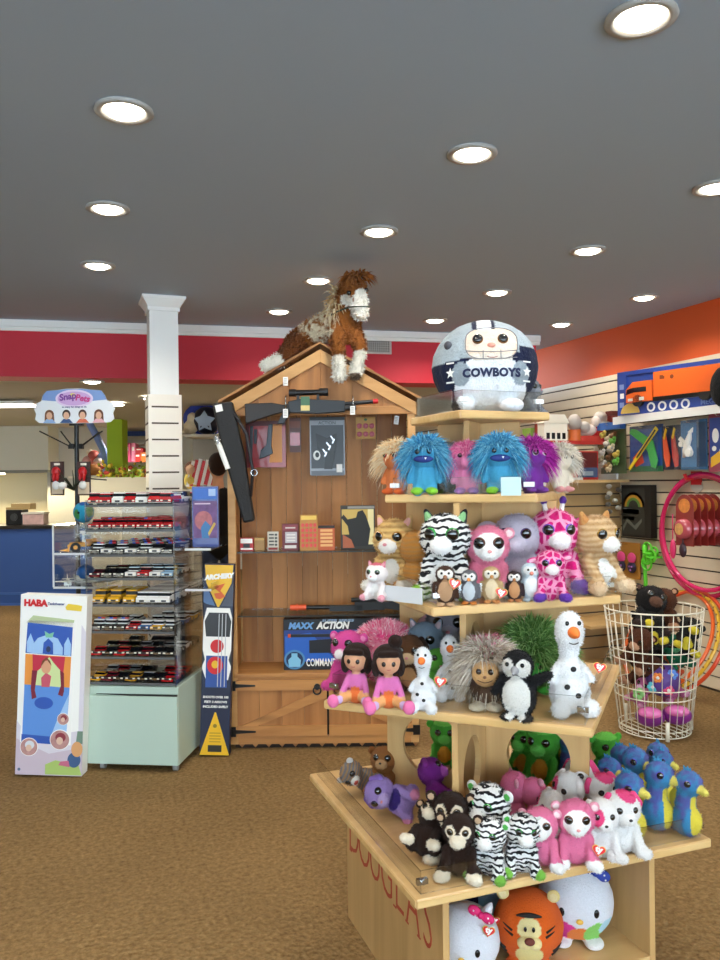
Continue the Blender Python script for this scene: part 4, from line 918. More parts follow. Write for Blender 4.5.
put_text(m, 'ARCHERY', .036, ux(.5), -.003, .935*H, WHITE, .003, .2, 1.0, roll=-6)
for z, s in ((.305,'SHOOTS OVER 100'),(.28,'FEET! 3 ARROWS'),(.255,'INCLUDED SAFELY')): put_text(m, s, .017, ux(.5), -.003, z*H, WHITE, .0006)
obj('printed_front', m, bx)
# ------------------------------------------------------------------ spinner rack with cloud-shaped sign behind the car tower
DP = 5.55; p = atD(77,470,DP); t = thing('spinner_rack', 'black wire spinner rack topped by a cloud-shaped sign with four faces', 'display rack', (p.x,p.y,0), -A)
def q2(px, py): v = atD(px, py, DP); return (math.cos(A)*(v.x-p.x)-math.sin(A)*(v.y-p.y), v.z)
zt = q2(77,424)[1]
m = MB().use(BLACK); m.cyl((0,0,.02),(0,0,zt),.016); obj('pole', m, t)
m = MB().use(BLACK); m.lathe([(0,0),(.22,0),(.22,.015),(.03,.03),(.016,.06)]); obj('base', m, t)
m = MB().use(BLACK); m.bb(-.045,.045,-.015,.015,zt-.012,zt+.012); obj('sign_clip', m, t)
x0, z0 = q2(36,424); x1, z1 = q2(116,389)
def cl(u, v): return (x0+(x1-x0)*u, z0+(z1-z0)*v)
out = [(.06,.02),(.25,.0),(.75,.0),(.94,.02),(.99,.12),(.975,.28),(1.0,.42),(.97,.58),(.90,.66),(.875,.82),(.83,.95),(.72,.97),(.6,1.01),(.4,1.01),(.28,.97),(.16,.95),(.11,.82),(.09,.66),(.03,.58),(.0,.42),(.025,.28),(.01,.12)]
m = MB().use(mat('#e9eef3',.35)); m.prism([cl(*c) for c in out], -.03, -.022); sg = obj('sign', m, t)
m = MB().use(mat('#7f9fd6',.4)); m.polyp([cl(*c) for c in [(.1,.68),(.3,.64),(.7,.64),(.9,.68),(.875,.82),(.83,.95),(.72,.97),(.6,1.0),(.4,1.0),(.28,.97),(.16,.95),(.11,.82)]],-.030)
c = cl(.5,.72); m.use(mat('#e6d4ee',.4)); m.disc((c[0],-.031,c[1]),.13,.062); m.use(mat('#cfa8dc',.4)); m.disc((c[0],-.0318,c[1]),.115,.048); m.use(mat('#e9d86a',.4)); m.disc((c[0]-.01,-.0322,c[1]+.025),.02,.012)
put_text(m, 'Snap', .062, c[0]-.045, -.033, c[1]+.008, mat('#7a3f9a',.4), .0025, .1, roll=-8); put_text(m, 'Pets', .058, c[0]+.058, -.0335, c[1]+.002, mat('#c83f8a',.4), .0025, .1, roll=8)
put_text(m, 'so many fun things to do', .017, c[0], -.033, cl(.5,.47)[1], mat('#3a4a8a',.5), .0004)
for u, hair, sh in ((.19,'#7a4a2a','#8fb0dc'),(.40,'#3a2a20','#3f5a8a'),(.60,'#4a2f22','#d86a4a'),(.80,'#6a3f28','#e9b0b8')):
    c = cl(u,.22); m.use(mat(hair,.5)); m.disc((c[0],-.031,c[1]+.01),.028 if u not in (.19,.8) else .031,.032)
    if u in (.19,.8): m.polyp([(c[0]-.031,c[1]+.01),(c[0]-.034,c[1]-.04),(c[0]+.034,c[1]-.04),(c[0]+.031,c[1]+.01)],-.031)
    m.use(mat(sh,.5)); m.polyp([(c[0]-.045,c[1]-.05),(c[0]+.045,c[1]-.05),(c[0]+.02,c[1]-.022),(c[0]-.02,c[1]-.022)],-.032); m.use(mat('#e0b090',.5)); m.disc((c[0],-.033,c[1]),.02,.026)
obj('printed_face', m, sg)
for (ax, az), (bx_, bz) in (((72,447),(45,432)),((73,446),(66,432)),((82,447),(104,433)),((82,446),(107,432)),((82,478),(111,480))):
    a, b = q2(ax,az), q2(bx_,bz); m = MB().use(BLACK); m.tube([(0,0,a[1]),(a[0],-.02,a[1]),(b[0],-.10,b[1])],.005,6); m.bb(a[0]-.014,a[0]+.014,-.035,.0,a[1]-.014,a[1]+.014); obj('hook', m, t)
def spin_pack(px, py, label, rot):
    v = atD(px, py, DP-.12); o = thing('toy_pack', label, 'toy pack', v, -A)
    m = MB().use(mat('#3a1c14',.45)); m.bb(-.045,.045,0,.012,-.2,.03); m.use(mat('#e0c8a8',.5)); m.rectp(-.038,.038,-.19,-.11,0); m.use(CREAM); m.rectp(-.02,.02,.005,.02,0); obj('card', m, o)
    m = MB().use(mat('#b8141c',.3), True); m.ell((0,-.02,-.04),(.03,.02,.035)); m.ell((-.012,-.03,-.075),(.012,.015,.03)); m.ell((.012,-.03,-.075),(.012,.015,.03)); m.use(WHITE, True); m.ell((0,-.02,-.13),(.026,.014,.03)); obj('toy', m, o)
spin_pack(57,466,'dark card pack with a red toy hanging left of the rack pole',0); spin_pack(83.5,466,'dark card pack with a red toy hanging on the rack pole',0)
p = atD(72,474,DP-.05)
t = thing('toy_bundle', 'dark spiky bunch of small toys hanging low on the spinner rack', 'toy', atD(74,490,DP-.1), -A)
m = MB().use(mat('#26301f',.5))
rr = random.Random(5)
for i in range(16): a = rr.uniform(0,2*PI); m.tube([(0,0,0),(.06*math.cos(a),.04*math.sin(a)-.02,rr.uniform(.03,.088)),(.12*math.cos(a),.06*math.sin(a)-.02,rr.uniform(.06,.16))],[.007,.005,.002],5)
obj('sprigs', m, t); m = MB().use(WHITE, True); m.ell((-.06,-.05,.03),(.03,.02,.025)); obj('toy', m, t)
# ================================================================== far side of the shop seen past the column
def block(name, label, cat, D, x0, y0, x1, y1, dep, m_, bevel=0, zbot=None, group=None, part='body', rz=-A):
    # a box whose front face covers picture area x0..x1, y0..y1 at distance D
    a, b = atD(x0, y1, D), atD(x1, y0, D); c = (a+b)/2; z0 = a.z if zbot is None else zbot; wd = (Vector((a.x,a.y))-Vector((b.x,b.y))).length
    t = thing(name, label, cat, (c.x, c.y, z0), rz, group) if label else None
    mb = MB().use(m_); mb.bb(-wd/2, wd/2, 0, dep, 0, b.z-z0)
    if t is None:
        o = struct(name, mb); o.location = (c.x, c.y, z0); o.rotation_euler = (0,0,rz); return o, wd, b.z-z0
    obj(part, mb, t, bevel=bevel); return t, wd, b.z-z0
NAVY = mat('#2c4f8f', .5, name='blue_laminate')
t, wd, hh = block('sales_counter', 'long blue sales counter with dark worktop at far left', 'counter', 10.4, -80, 528, 100, 601, .6, NAVY, zbot=0, part='front')
m = MB().use(mat('#26221f',.3)); m.bb(-wd/2-.02,wd/2+.02,-.04,.64,hh,hh+.045); obj('worktop', m, t, bevel=.006)
m = MB().use(mat('#3d62a6',.5)); m.bb(-wd/2,wd/2,-.012,0,.14,.17); m.bb(-wd/2,wd/2,-.012,0,0,.03); obj('rail', m, t)
ct = hh+.045
def on_counter(px, y=.2):
    a, b = ray(px, 520); D = 10.4+y; return W(a*D, D, ct)
t = thing('radio', 'black box-shaped device on the dark counter top at far left', 'device', on_counter(14), -A)
m = MB().use(BLACK); m.bb(-.11,.11,0,.2,0,.20); obj('body', m, t, bevel=.008); m = MB().use(mat('#3a3a3c',.3)); m.disc((0,0,.1),.05,.05,.004); m.disc((0,-.004,.1),.02,.02,.003); obj('dial', m, t)
t = thing('card_tray', 'tan card tray lying on top of the black counter device', 'tray', on_counter(15,.22)+Vector((0,0,.201)), -A)
m = MB().use(mat('#a58a5a',.6)); m.bb(-.12,.2,0,.2,0,.03); m.bb(-.06,.2,.02,.2,.03,.08); obj('tray', m, t)
t = thing('jar_rack', 'pink and clear sweet tubs grouped on the dark counter top', 'sweets', on_counter(33,.15), -A)
m = MB().use(mat('#c9a6a0',.3,var=.4,vscale=14)); m.bb(-.14,.14,0,.18,0,.14); obj('tub', m, t, bevel=.01); m = MB().use(mat('#d8d0c4',.3)); m.bb(-.15,.15,-.01,.19,.14,.165); obj('lid', m, t)
# lit recess behind the counter and the white cupboard over it
o, wd, hh = block('wall_counter', None, '', 12.4, -120, 470, 142, 540, .12, mat('#f0e4bf', .6, name='lit_cream'), zbot=0)
t, wd, hh = block('wall_cupboard', 'white wall cupboard hanging over the counter at far left', 'cupboard', 11.6, -140, 419, 48, 472, .6, mat('#ddd8c8',.5), bevel=.004)
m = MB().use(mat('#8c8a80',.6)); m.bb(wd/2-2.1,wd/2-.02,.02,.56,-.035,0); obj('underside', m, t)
m = MB().use(mat('#fff0c0',.5,emit=7,name='under_cupboard_glow')); m.bb(wd/2-2.6,wd/2-.7,.1,.16,-.06,-.036); obj('lamp', m, t)
p = atD(10, 474, 11.75); l = bpy.data.lights.new('under_cupboard', 'AREA'); l.shape = 'RECTANGLE'; l.size = 2.2; l.size_y = .12; l.energy = 60; l.color = (1,.86,.55)
lo = bpy.data.objects.new('under_cupboard', l); COL.objects.link(lo); lo.location = (p.x, p.y, p.z-.05); lo.rotation_euler = (R(-28),0,-A)
o, wd, hh = block('wall_partition', None, '', 12.0, 48, 395, 109, 540, .12, mat('#c3c0b6', .6, name='pale_grey_paint'), zbot=0)
o, wd, hh = block('wall_lime', None, '', 10.6, 108, 380, 121.5, 520, .25, mat('#a9cc1e', .6, name='lime_paint'), zbot=0)
t, wd, hh = block('low_partition', 'low pale partition with the flower display on top, behind the tower', 'partition', 9.6, 92, 477, 150, 560, .3, mat('#d6cfb4',.6), zbot=0)
pt = Vector(t.location); pt.z = hh
# blue arch, gift basket
t = thing('blue_arch', 'curved blue tube standing between white partition and lime wall', 'arch', atD(101,476,11.2), -A)
def q3(px, py, D, o): v = atD(px,py,D)-o; return (CA*v.x-SA*v.y, 0, v.z)
o_ = t.location; m = MB().use(mat('#6f86c8',.4)); m.tube([q3(x,y,11.2,o_) for x,y in ((84,400),(90,424),(97,437),(103,449),(106,462),(106.5,480),(106.5,530))],.05,10); obj('tube', m, t); t.location = o_
t = thing('wall_shelf', 'small pale wall shelf under the wrapped gift basket', 'shelf', atD(94,476,11.4), -A)
m = MB().use(CREAM); m.bb(-.33,.25,-.1,.5,-.03,0); obj('board', m, t)
t = thing('gift_basket', 'wrapped wicker gift basket of toys on the wall shelf', 'basket', atD(94.5,475.6,11.4)+Vector((0,0,.004)), -A)
WK = mat('#b8743c',.7,bump=.6,bscale=60); m = MB().use(WK); m.lathe([(.12,0),(.15,0),(.18,.15),(.165,.15),(.14,.02),(0,.02)],n=24); obj('basket', m, t)
for i,(x,z,r,c) in enumerate(((-.08,.2,.08,'#d8a0a0'),(.07,.2,.07,'#c9b8b0'),(0,.28,.08,'#b05048'),(.1,.27,.05,'#8fa0c8'),(-.05,.33,.05,'#d8c8b8'))):
    m = MB().use(mat(c,.6,bump=.3,bscale=40), True); m.ell((x,-.03,z),(r,r,r)); obj('wrapped_toy', m, t)
# toy shelving far behind, seen between lime wall and column, then right of the column
t, wd, hh = block('toy_shelving', 'white shelving unit stocked with pink and red toys beyond the lime wall', 'shelving', 12.6, 121, 440, 150, 500, .4, mat('#cfc8bc',.6), zbot=0, part='back')
for z in (hh-.06,hh-.3,hh-.62): m = MB().use(WHITEP); m.bb(-wd/2,wd/2,-.4,0,z-.02,z); obj('shelf', m, t)
o, wd, hh = block('wall_blue', None, '', 13.0, 118, 418, 152, 436, .1, mat('#3b55a0', .6, name='blue_paint'))
rr = random.Random(3)
for i, (x, y, w_, h_, c) in enumerate(((127,462,7,19,'#e05a8c'),(133.5,462,4,19,'#f08ab0'),(138,462,7,9,'#c8342c'),(144,462,7,10,'#d8782c'),(139,453,8,5,'#b82430'),(129,478,10,9,'#e6d9b8'),(138,478,8,9,'#8fae3c'),(145,478,6,9,'#d8403c'))):
    p = atD(x, y, 12.15); t = thing('toy_box', '%s toy box far away, %s from left among those left of the column' % (['pink','pale pink','red','orange','dark red','cream','green','bright red'][i], OR[i]), 'toy box', p, -A, 'far toys left of the column')
    m = MB().use(mat(c,.5,var=.3,vscale=12)); k = 12.15/FP; m.bb(-w_*k/2,w_*k/2,0,.18,0,h_*k); m.use(PAPER); m.rectp(-w_*k*.3,w_*k*.2,h_*k*.6,h_*k*.8,0); obj('box', m, t)
t = thing('flower_display', 'yellow and red artificial flower clump on the low pale partition', 'flowers', pt+Vector((0,0,.0)), -A)
for j, (c, n) in enumerate((('#8aa028',60),('#d8c038',40),('#c8483c',16),('#8a6a3a',26))):
    m = MB().use(mat(c,.7), True)
    for i in range(n): m.ell((rr.uniform(-.3,.3),rr.uniform(.0,.25),rr.uniform(.01,.13+.07*math.sin(i))),(rr.uniform(.012,.03),.02,rr.uniform(.012,.03)),n=8,m=6)
    obj(['leaves','yellow_blooms','red_blooms','stems'][j], m, t)
# right of the column: shelf with a star ball, orange pendant lamp, shopper
t, wd, hh = block('wall_shelf', 'grey wall shelf carrying the blue star ball right of the column', 'shelf', 8.6, 184, 434, 224, 437, .45, mat('#b9b2a2',.6)); sh = t; st = hh
m = MB().use(mat('#8f8b80',.6)); m.bb(-wd/2,wd/2,.44,.46,-2.0+.0,.5); obj('back', m, t)
t = thing('star_ball', 'black ball with pale star on the grey shelf', 'ball', atD(203.5,434,8.6)+Vector((0,0,.005))+W(0,.2,0), -A); r_ = .155
m = MB().use(mat('#0d1228',.4), True); m.ell((0,0,r_),r_); obj('ball', m, t)
m = MB().use(mat('#9fb4cc',.5)); pts = []
for i in range(10): a = PI/2+i*PI/5; rr_ = .12 if i % 2 == 0 else .07; pts.append((rr_*math.cos(a), r_-.02+rr_*math.sin(a)))
vs = []
n_ = len(pts)
for x, z in pts+[(0, r_-.02)]: d = r_*r_-x*x-(z-r_)**2; vs.append((x, -math.sqrt(max(1e-4, d))-.018, z))
m.add(vs, [(i, (i+1) % n_, n_) for i in range(n_)], True); obj('star', m, t)
t = thing('blue_cushion', 'blue rounded cushion behind the star ball', 'cushion', atD(203,434,8.6)+Vector((0,0,.005))+W(-.02,.34,0), -A)
m = MB().use(mat('#2a3fa0',.6), True); m.ell((0,0,.19),(.27,.045,.19)); obj('cushion', m, t)
t = thing('plush_toy', 'small cream plush slumped on the shelf beside the column', 'plush toy', atD(188,434,8.6)+Vector((0,0,.005))+W(0,.15,0), -A)
link('body', fuse('slumped', [('e',(0,0,.08),(.08,.07,.08),'#d8c9a8'),('e',(.02,0,.18),(.06,.06,.06),'#e0d2b4'),('e',(-.05,-.06,.03),(.04,.06,.03),'#c8b898')], (), PL, .014), t)
t = thing('pendant_lamp', 'glowing orange pendant lamp hanging right of the column', 'lamp', atD(213,447,9.4), -A)
m = MB().use(mat('#e8803c',.4,emit=1.2,name='orange_shade')); m.lathe([(.11,0),(.10,.07),(.03,.13),(.012,.14)]); obj('shade', m, t)
m = MB().use(BULB, True); m.ell((0,0,.03),(.05,.05,.04)); obj('bulb', m, t)
m = MB().use(BLACK); zc = LZ-t.location.z; m.cyl((0,0,.14),(0,0,zc+.02),.006); obj('cord', m, t)
# a shopper seen between the column and the cabinet
p = atD(218, 482, 7.5); t = thing('person', 'person with dark hair and black jacket standing between column and wooden cabinet', 'person', (p.x, p.y, 0), -A+R(195))
SK_, JK, JN = '#c9926e', '#14120f', '#2c3446'
bl = [('c',(-.09,0,.08),(-.1,0,.50),.05,.065,JN),('c',(-.1,0,.5),(-.09,0,.92),.066,.09,JN),('c',(.09,0,.08),(.1,0,.50),.05,.065,JN),('c',(.1,0,.5),(.09,0,.92),.066,.09,JN),
      ('e',(-.09,-.06,.045),(.05,.125,.045),'#1a1a1a'),('e',(.09,-.06,.045),(.05,.125,.045),'#1a1a1a'),
      ('e',(0,0,.98),(.175,.125,.14),JK),('e',(0,0,1.18),(.18,.12,.2),JK),('e',(0,.0,1.38),(.205,.11,.14),JK),('c',(0,0,1.48),(0,-.01,1.60),.06,.052,SK_),('e',(0,-.02,1.71),(.078,.098,.115),SK_),
      ('c',(-.2,0,1.43),(-.25,.0,1.15),.058,.046,JK),('c',(-.25,0,1.15),(-.2,-.16,.98),.044,.035,JK),('c',(.2,0,1.43),(.25,.0,1.15),.058,.046,JK),('c',(.25,0,1.15),(.2,-.16,.98),.044,.035,JK),
      ('e',(-.19,-.2,.95),(.03,.045,.02),SK_),('e',(.19,-.2,.95),(.03,.045,.02),SK_),('e',(0,-.12,1.69),(.014,.022,.02),SK_),('e',(-.08,0,1.70),(.012,.02,.03),SK_),('e',(.08,0,1.70),(.012,.02,.03),SK_)]
for s in (-1,1):
    for i,(dx,l) in enumerate(((-.022,.06),(-.008,.068),(.008,.064),(.021,.052))): bl.append(('c',(s*.19+dx,-.23,.945),(s*.19+dx*1.1,-.23-l*.8,.93-.01),.009,.008,SK_))
    bl.append(('c',(s*.19-s*.028,-.20,.945),(s*.19-s*.045,-.25,.94),.010,.009,SK_))
link('body', fuse('shopper', bl, (), plush_mat('skin_and_cloth',None,fur=8), .013, 3), t)
link('hair', fuse('shopper_hair', [('e',(0,.01,1.745),(.09,.105,.10),'#2a1b12'),('e',(0,.05,1.71),(.084,.06,.09),'#2a1b12')], (), plush_mat('hair_cap',None,fur=30), .013, 3), t)
for s in (-1,1): m = MB().use(GLOSSB, True); m.ell((s*.03,-.108,1.72),.009); obj('eye', m, t)
m = MB().use(mat('#a0505a',.5), True); m.ell((0,-.108,1.655),(.022,.008,.006)); obj('mouth', m, t)
t = thing('striped_bag', 'red and white striped paper goods pile right of the column', 'goods', atD(206,483,7.9), -A)
m = MB(); 
for i in range(9): m.use(REDP if i % 2 else PAPER); m.box((-.14+.035*i,.0,.09+.01*(i%3)),(.034,.12,.26),(0,14,0))
obj('paper', m, t); t2 = thing('display_table', 'plain cream table under the striped paper goods', 'table', atD(206,483,7.9)*1, -A); zt = t2.location.z-.065; t2.location.z = 0
m = MB().use(CREAM); m.bb(-.4,.5,-.2,.4,zt-.03,zt); obj('table_top', m, t2)
for x in (-.36,.46):
    for y in (-.16,.36): m = MB().use(CREAM); m.bb(x-.025,x+.025,y-.025,y+.025,0,zt-.03); obj('leg', m, t2)
t = thing('plush_toy', 'small brown-haired plush on the cream table beside the column', 'plush toy', Vector((0,0,zt))+atD(192,483,7.9)*Vector((1,1,0)) if False else W(ray(192,483)[0]*7.9,7.9,zt), -A)
link('body', fuse('far_plush', [('e',(0,0,.09),(.08,.07,.09),'#d8c060'),('e',(0,0,.21),(.075,.07,.075),'#5a3826'),('e',(0,-.04,.2),(.05,.05,.05),'#d8b090')], (), PL, .014), t)
# ================================================================== tiered plywood display stand
CXS, CDS = .405, 2.60
def stand_pt(x, y, z=0): return W(CXS, CDS, z) + Vector((x, y, 0))
STAND = thing('display_stand', 'five-tier birch plywood display stand lettered DOUGLAS, tiers turned alternately', 'display stand', W(CXS, CDS, 0), 0)
TZ = [.494, .899, 1.20, 1.51, 1.762]; TS = [.944, .776, .618, .47, .325]; TA = [R(-.1), R(-43.1), R(-1.5), R(-44.2), R(3)]
TO = [(.013,.019),(-.013,.001),(-.013,.009),(-.016,.009),(-.02,.003)]
GEDGE = clear('guard_edge', (.80,.82,.82), .12)
CLIPM = mat('#e8ecee', .25, name='clear_clip'); 
for k in range(5):
    s, z, an = TS[k]/2, TZ[k], TA[k]
    m = MB().use(PLY); m.bb(-s,s,-s,s,-.026,0); o = obj('tier_shelf', m, STAND, (TO[k][0],TO[k][1],z), (0,0,an), bevel=.004)
    m = MB().use(wood('ply_edge_%d' % k, '#dfc088','#bf9454',.45,'X',2.5)); e = .0015
    for r in range(4):
        m.T = Matrix.Rotation(r*PI/2, 4, 'Z'); m.bb(-s+.004,s-.004,-s-e,-s,-.021,-.005)
    obj('edge_band', m, o)
    gh = [.06,.075,.055,.05,.062][k]; sides = [[0,3],[0,3,1],[0,3],[0,3],[0,3]][k]
    for r in sides:
        Mr = Matrix.Rotation(r*PI/2, 4, 'Z')
        m = MB().use(ACR); m.T = Mr; i = .02; m.bb(-s+i,s-i,-s+i,-s+i+.003,.001,gh); g = obj('acrylic_guard', m, o)
        m = MB().use(GEDGE); m.T = Mr; m.bb(-s+i,s-i,-s+i+.0005,-s+i+.0025,gh,gh+.0012); obj('guard_edge', m, g)
    for (cx, cy) in ((-1,-1),(1,-1)) if k != 1 else ((-1,-1),(1,-1)):
        m = MB().use(CLIPM if k > 2 else CHROME); m.box((cx*(s-.026),cy*(s-.022),gh*.55),(.03,.012,.014)); m.cyl((cx*(s-.026),cy*(s-.03),gh*.55),(cx*(s-.026),cy*(s-.012),gh*.55),.006,n=10); obj('guard_clip', m, o)
# crossed pedestal boards with round cut-outs
PED = [(0,1,TA[1],.33,.10,.69),(1,2,TA[1]+R(3),.275,.085,1.055),(2,3,TA[3],.25,0,0),(3,4,TA[3]+R(0),.135,0,0)]
for a, b, an, hl, hr, hz in PED:
    z0, z1 = TZ[a]+.0005, TZ[b]-.0265; ox, oy = TO[b] if a != 0 else (-.02,-.01)
    for r in range(4):
        m = MB().use(PLYZ)
        if hr: m.hole(.01, hl, z0, z1, hl*.53, (z0+z1)/2-.005, hr, min(hr,(z1-z0)/2-.03), -.009, .009)
        else: m.bb(.01, hl, -.009, .009, z0, z1)
        obj('pedestal_board', m, STAND, (ox,oy,0), (0,0,an+r*PI/2))
# base box, open to the front
bx0, bx1, by0, by1 = -.35, .345, -.375, .40
LS = TZ[0]-.0265
m = MB().use(PLYZ); m.bb(bx0,bx0+.02,by0,by1,0,LS); sp = obj('side_panel', m, STAND, bevel=.002)
m = MB().use(PLYZ); m.bb(bx1-.02,bx1,by0,by1,0,LS); obj('side_panel', m, STAND, bevel=.002)
m = MB().use(PLYZ); m.bb(bx0+.02,bx1-.02,by1-.02,by1,0,LS); obj('back_panel', m, STAND)
m = MB().use(PLY); m.bb(bx0+.02,bx1-.02,by0+.002,by1-.02,.12,.14); obj('bottom_board', m, STAND)
m = MB().use(PLY); m.bb(bx0+.02,bx1-.02,by0+.04,by0+.06,.0,.12); obj('kick_board', m, STAND)
# incised red lettering on the left side
LET = mat('#b0442c', .6, name='red_lettering')
yy = by1-.09
m = MB(); n = 7
def serif(x, z, w=.022): m.bb(x-w/2,x+w/2,-.0014,.0002,z-.0025,z+.0025)
m.T = Matrix.Translation((bx0,0,.335)) @ Matrix.Rotation(-PI/2, 4, 'Z')
for i, ch in enumerate('DOUGLAS'):
    x = -(by1-.075) + i*.1005; Hh = .16
    put_text(m, ch, Hh*1.47, x, -.0006, 0, LET, -.0045, 0, .66); m.use(LET)
    if ch in 'DL': serif(x-.034,-Hh/2); serif(x-.034,Hh/2)
    if ch == 'U': serif(x-.034,Hh/2); serif(x+.036,Hh/2)
    if ch == 'A': serif(x-.042,-Hh/2); serif(x+.042,-Hh/2)
obj('lettering', m, sp)
# ================================================================== plush toys
KIND = {}
def ball_eye(iris, r):
    k = ('eye', iris, r)
    if k not in KIND:
        m = MB().use(mat(iris, .12, coat=.8), True); m.ell((0,0,0),(r,r*.55,r)); a = m.mesh('eye')
        m = MB().use(GLOSSB, True); m.ell((0,-r*.20,0),(r*.88,r*.47,r*.88)); b = m.mesh('pupil'); KIND[k] = (a, b)
    return KIND[k]
def soft(shape, c, c2=None):
    k = ('soft', shape, c, c2)
    if k in KIND: return KIND[k]
    def E(*b): return fuse('ear', list(b), (), PL, .016, 3)
    if shape == 'cat': me = fuse('ear', [('c',(0,0,-.04),(0,0,.10),.075,.03,c)], [('p',(0,-.06,.03),(.05,.05,.07),c2 or c)], PL, .016, 3)
    elif shape == 'round': me = fuse('ear', [('e',(0,0,.03),(.085,.04,.085),c)], [('p',(0,-.05,.03),(.055,.04,.055),c2 or c)], PL, .016, 3)
    elif shape == 'flop': me = fuse('ear', [('c',(0,0,.0),(.07,-.02,-.13),.06,.075,c)], (), PL, .016, 3)
    elif shape == 'leaf': me = fuse('ear', [('e',(.09,0,0),(.12,.035,.06),c)], [('p',(.09,-.04,0),(.08,.03,.04),c2 or c)], PL, .016, 3)
    elif shape == 'horn': me = fuse('horn', [('c',(0,0,0),(0,0,.10),.035,.03,'#f2f0ec'),('e',(0,0,.15),(.045,.045,.055),c)], (), PL, .014, 3)
    elif shape == 'tuft': me = fuse('crest', [('c',(0,0,0),(0,0,.08),.03,.012,c),('c',(0,.03,0),(0,.07,.07),.03,.012,c),('c',(0,-.03,0),(0,-.05,.07),.025,.012,c)], (), PL, .012, 2)
    elif shape == 'fin': me = fuse('fin', [('e',(0,.06,0),(.035,.10,.15),c)], (), PL, .016, 3)
    elif shape == 'wing': me = fuse('wing', [('c',(0,0,0),(.10,-.02,-.22),.07,.05,c)], (), PL, .016, 3)
    elif shape == 'bigear': me = fuse('ear', [('e',(.12,0,0),(.16,.05,.15),c)], [('p',(.13,-.06,0),(.11,.05,.10),c2 or c)], PL, .016, 3)
    KIND[k] = me; return me
def bit(c, r, rough=.4):
    k = ('bit', c, r, rough)
    if k not in KIND: m = MB().use(mat(c, rough), True); m.ell((0,0,0), r); KIND[k] = m.mesh('nose')
    return KIND[k]
def boo(key, main, belly=None, muz=None, face=None, ears=('cat',None,None), feet=None, hands=None, eye='#3b2a1a', material=None, nose='#d88a90', er=.072, ez=.745, ex=.125, paints=(), body_fat=1.0, tail=True, hr=(.295,.26,.275)):
    if key in KIND: return KIND[key]
    feet = feet or main; hands = hands or main; bf = body_fat
    bl = [('e',(0,.02,.26),(.225*bf,.20*bf,.27),main),('e',(0,-.02,.70),hr,main),
          ('c',(-.19,-.06,.40),(-.20,-.23,.16),.082,.075,main),('c',(.19,-.06,.40),(.20,-.23,.16),.082,.075,main),
          ('e',(-.20,-.26,.10),(.085,.085,.09),hands),('e',(.20,-.26,.10),(.085,.085,.09),hands),
          ('c',(-.20,.0,.12),(-.25,-.20,.10),.11,.095,main),('c',(.20,.0,.12),(.25,-.20,.10),.11,.095,main),
          ('e',(-.27,-.29,.085),(.10,.09,.085),feet),('e',(.27,-.29,.085),(.10,.09,.085),feet)]
    pa = []
    if tail: bl.append(('c',(0,.18,.10),(.12,.27,.14),.06,.05,main))
    if face: pa.append(('p',(0,-.28,.70),(.235,.16,.215),face))
    if belly: pa.append(('p',(0,-.20,.27),(.14,.14,.2),belly))
    if muz: bl.append(('e',(0,-.26,.615),(.125,.10,.095),muz))
    pa += list(paints)
    body = fuse(key, bl, pa, material or PL, .021, 4, FUZZ, [((sx*ex,-.25,ez),er*1.5) for sx in (-1,1)]+[((0,-.36,.645),.05)])
    P = [('body', body, (0,0,0), (0,0,0), 1, [])]
    sh, c, c2 = ears
    if sh:
        c = c or (main[0] if isinstance(main, tuple) else main)
        for s in (-1,1):
            loc, rot = {'cat': ((s*.19,0,.91),(0,R(s*24),0)), 'round': ((s*.27,.0,.84),(0,R(s*35),0)), 'flop': ((s*.2,.0,.9),(0,0,0)), 'leaf': ((s*.25,.0,.80),(0,R(-15),0)), 'bigear': ((s*.24,.03,.74),(0,0,0))}[sh]
            P.append(('ear', soft(sh, c, c2), loc, rot, (s,1,1) if sh in ('leaf','flop','bigear') else 1, []))
    e, pu = ball_eye(eye, er)
    for s in (-1,1): P.append(('eye', e, (s*ex,-.232 if hr[1] < .3 else -.27,ez), (R(8),0,R(s*22)), 1, [('pupil', pu)]))
    if nose: P.append(('nose', bit(nose,(.03,.02,.022)), (0,-.358 if muz else -.29,.645), (0,0,0), 1, []))
    KIND[key] = P; return P
HEART = None
def swing_tag():
    global HEART
    if HEART is None:
        pts = []
        for i in range(28):
            a = 2*PI*i/28; pts.append((.016*16*math.sin(a)**3/16, (13*math.cos(a)-5*math.cos(2*a)-2*math.cos(3*a)-math.cos(4*a))/16*.016))
        m = MB().use(mat('#e8c04a',.35)); m.prism([(x*1.1,z*1.1) for x,z in pts],-.0005,.0012); m.use(mat('#d8242c',.35,coat=.3)); m.prism(pts,-.0014,0); a = m.mesh('swing_tag')
        m = MB(); put_text(m,'ty',.022,0,-.0018,.001,WHITE,.0012); b = m.mesh('lettering'); HEART = (a,b)
    return HEART
NP = {}
def put(P, name, label, k, px, py, hpx, yaw=0, tilt=(0,0), dz=0, D=None, z=None, group=None, tagged=None, hang=None, cat='plush toy', frame=None):
    if D is None: p = onz(px, py, TZ[k] if z is None else z); D = depth(p)
    else: p = W(ray(px, 480)[0]*D, D, TZ[k] if z is None else z)
    h = hpx*D/FP; q = Vector((p.x, p.y, 0)).normalized()*.13*h; p = p+q; p.z += dz + .0005
    t = thing(name, label, cat, p, 0, group, None, h)
    t.rotation_mode = 'QUATERNION'; t.rotation_quaternion = Quaternion((0,0,1), facing(p)+R(yaw)) @ Quaternion((0,1,0), R(tilt[1])) @ Quaternion((1,0,0), R(tilt[0]))
    for nm, me, loc, rot, sc, subs in P:
        o = link(nm, me, t, loc, rot, sc)
        for sn, sm in subs: link(sn, sm, o)
    if tagged:
        a, b = swing_tag(); s = .024/.018/h*.75; o = link('swing_tag', a, t, tagged, (0,R(12),R(-yaw)), s); link('lettering', b, o)
    return t
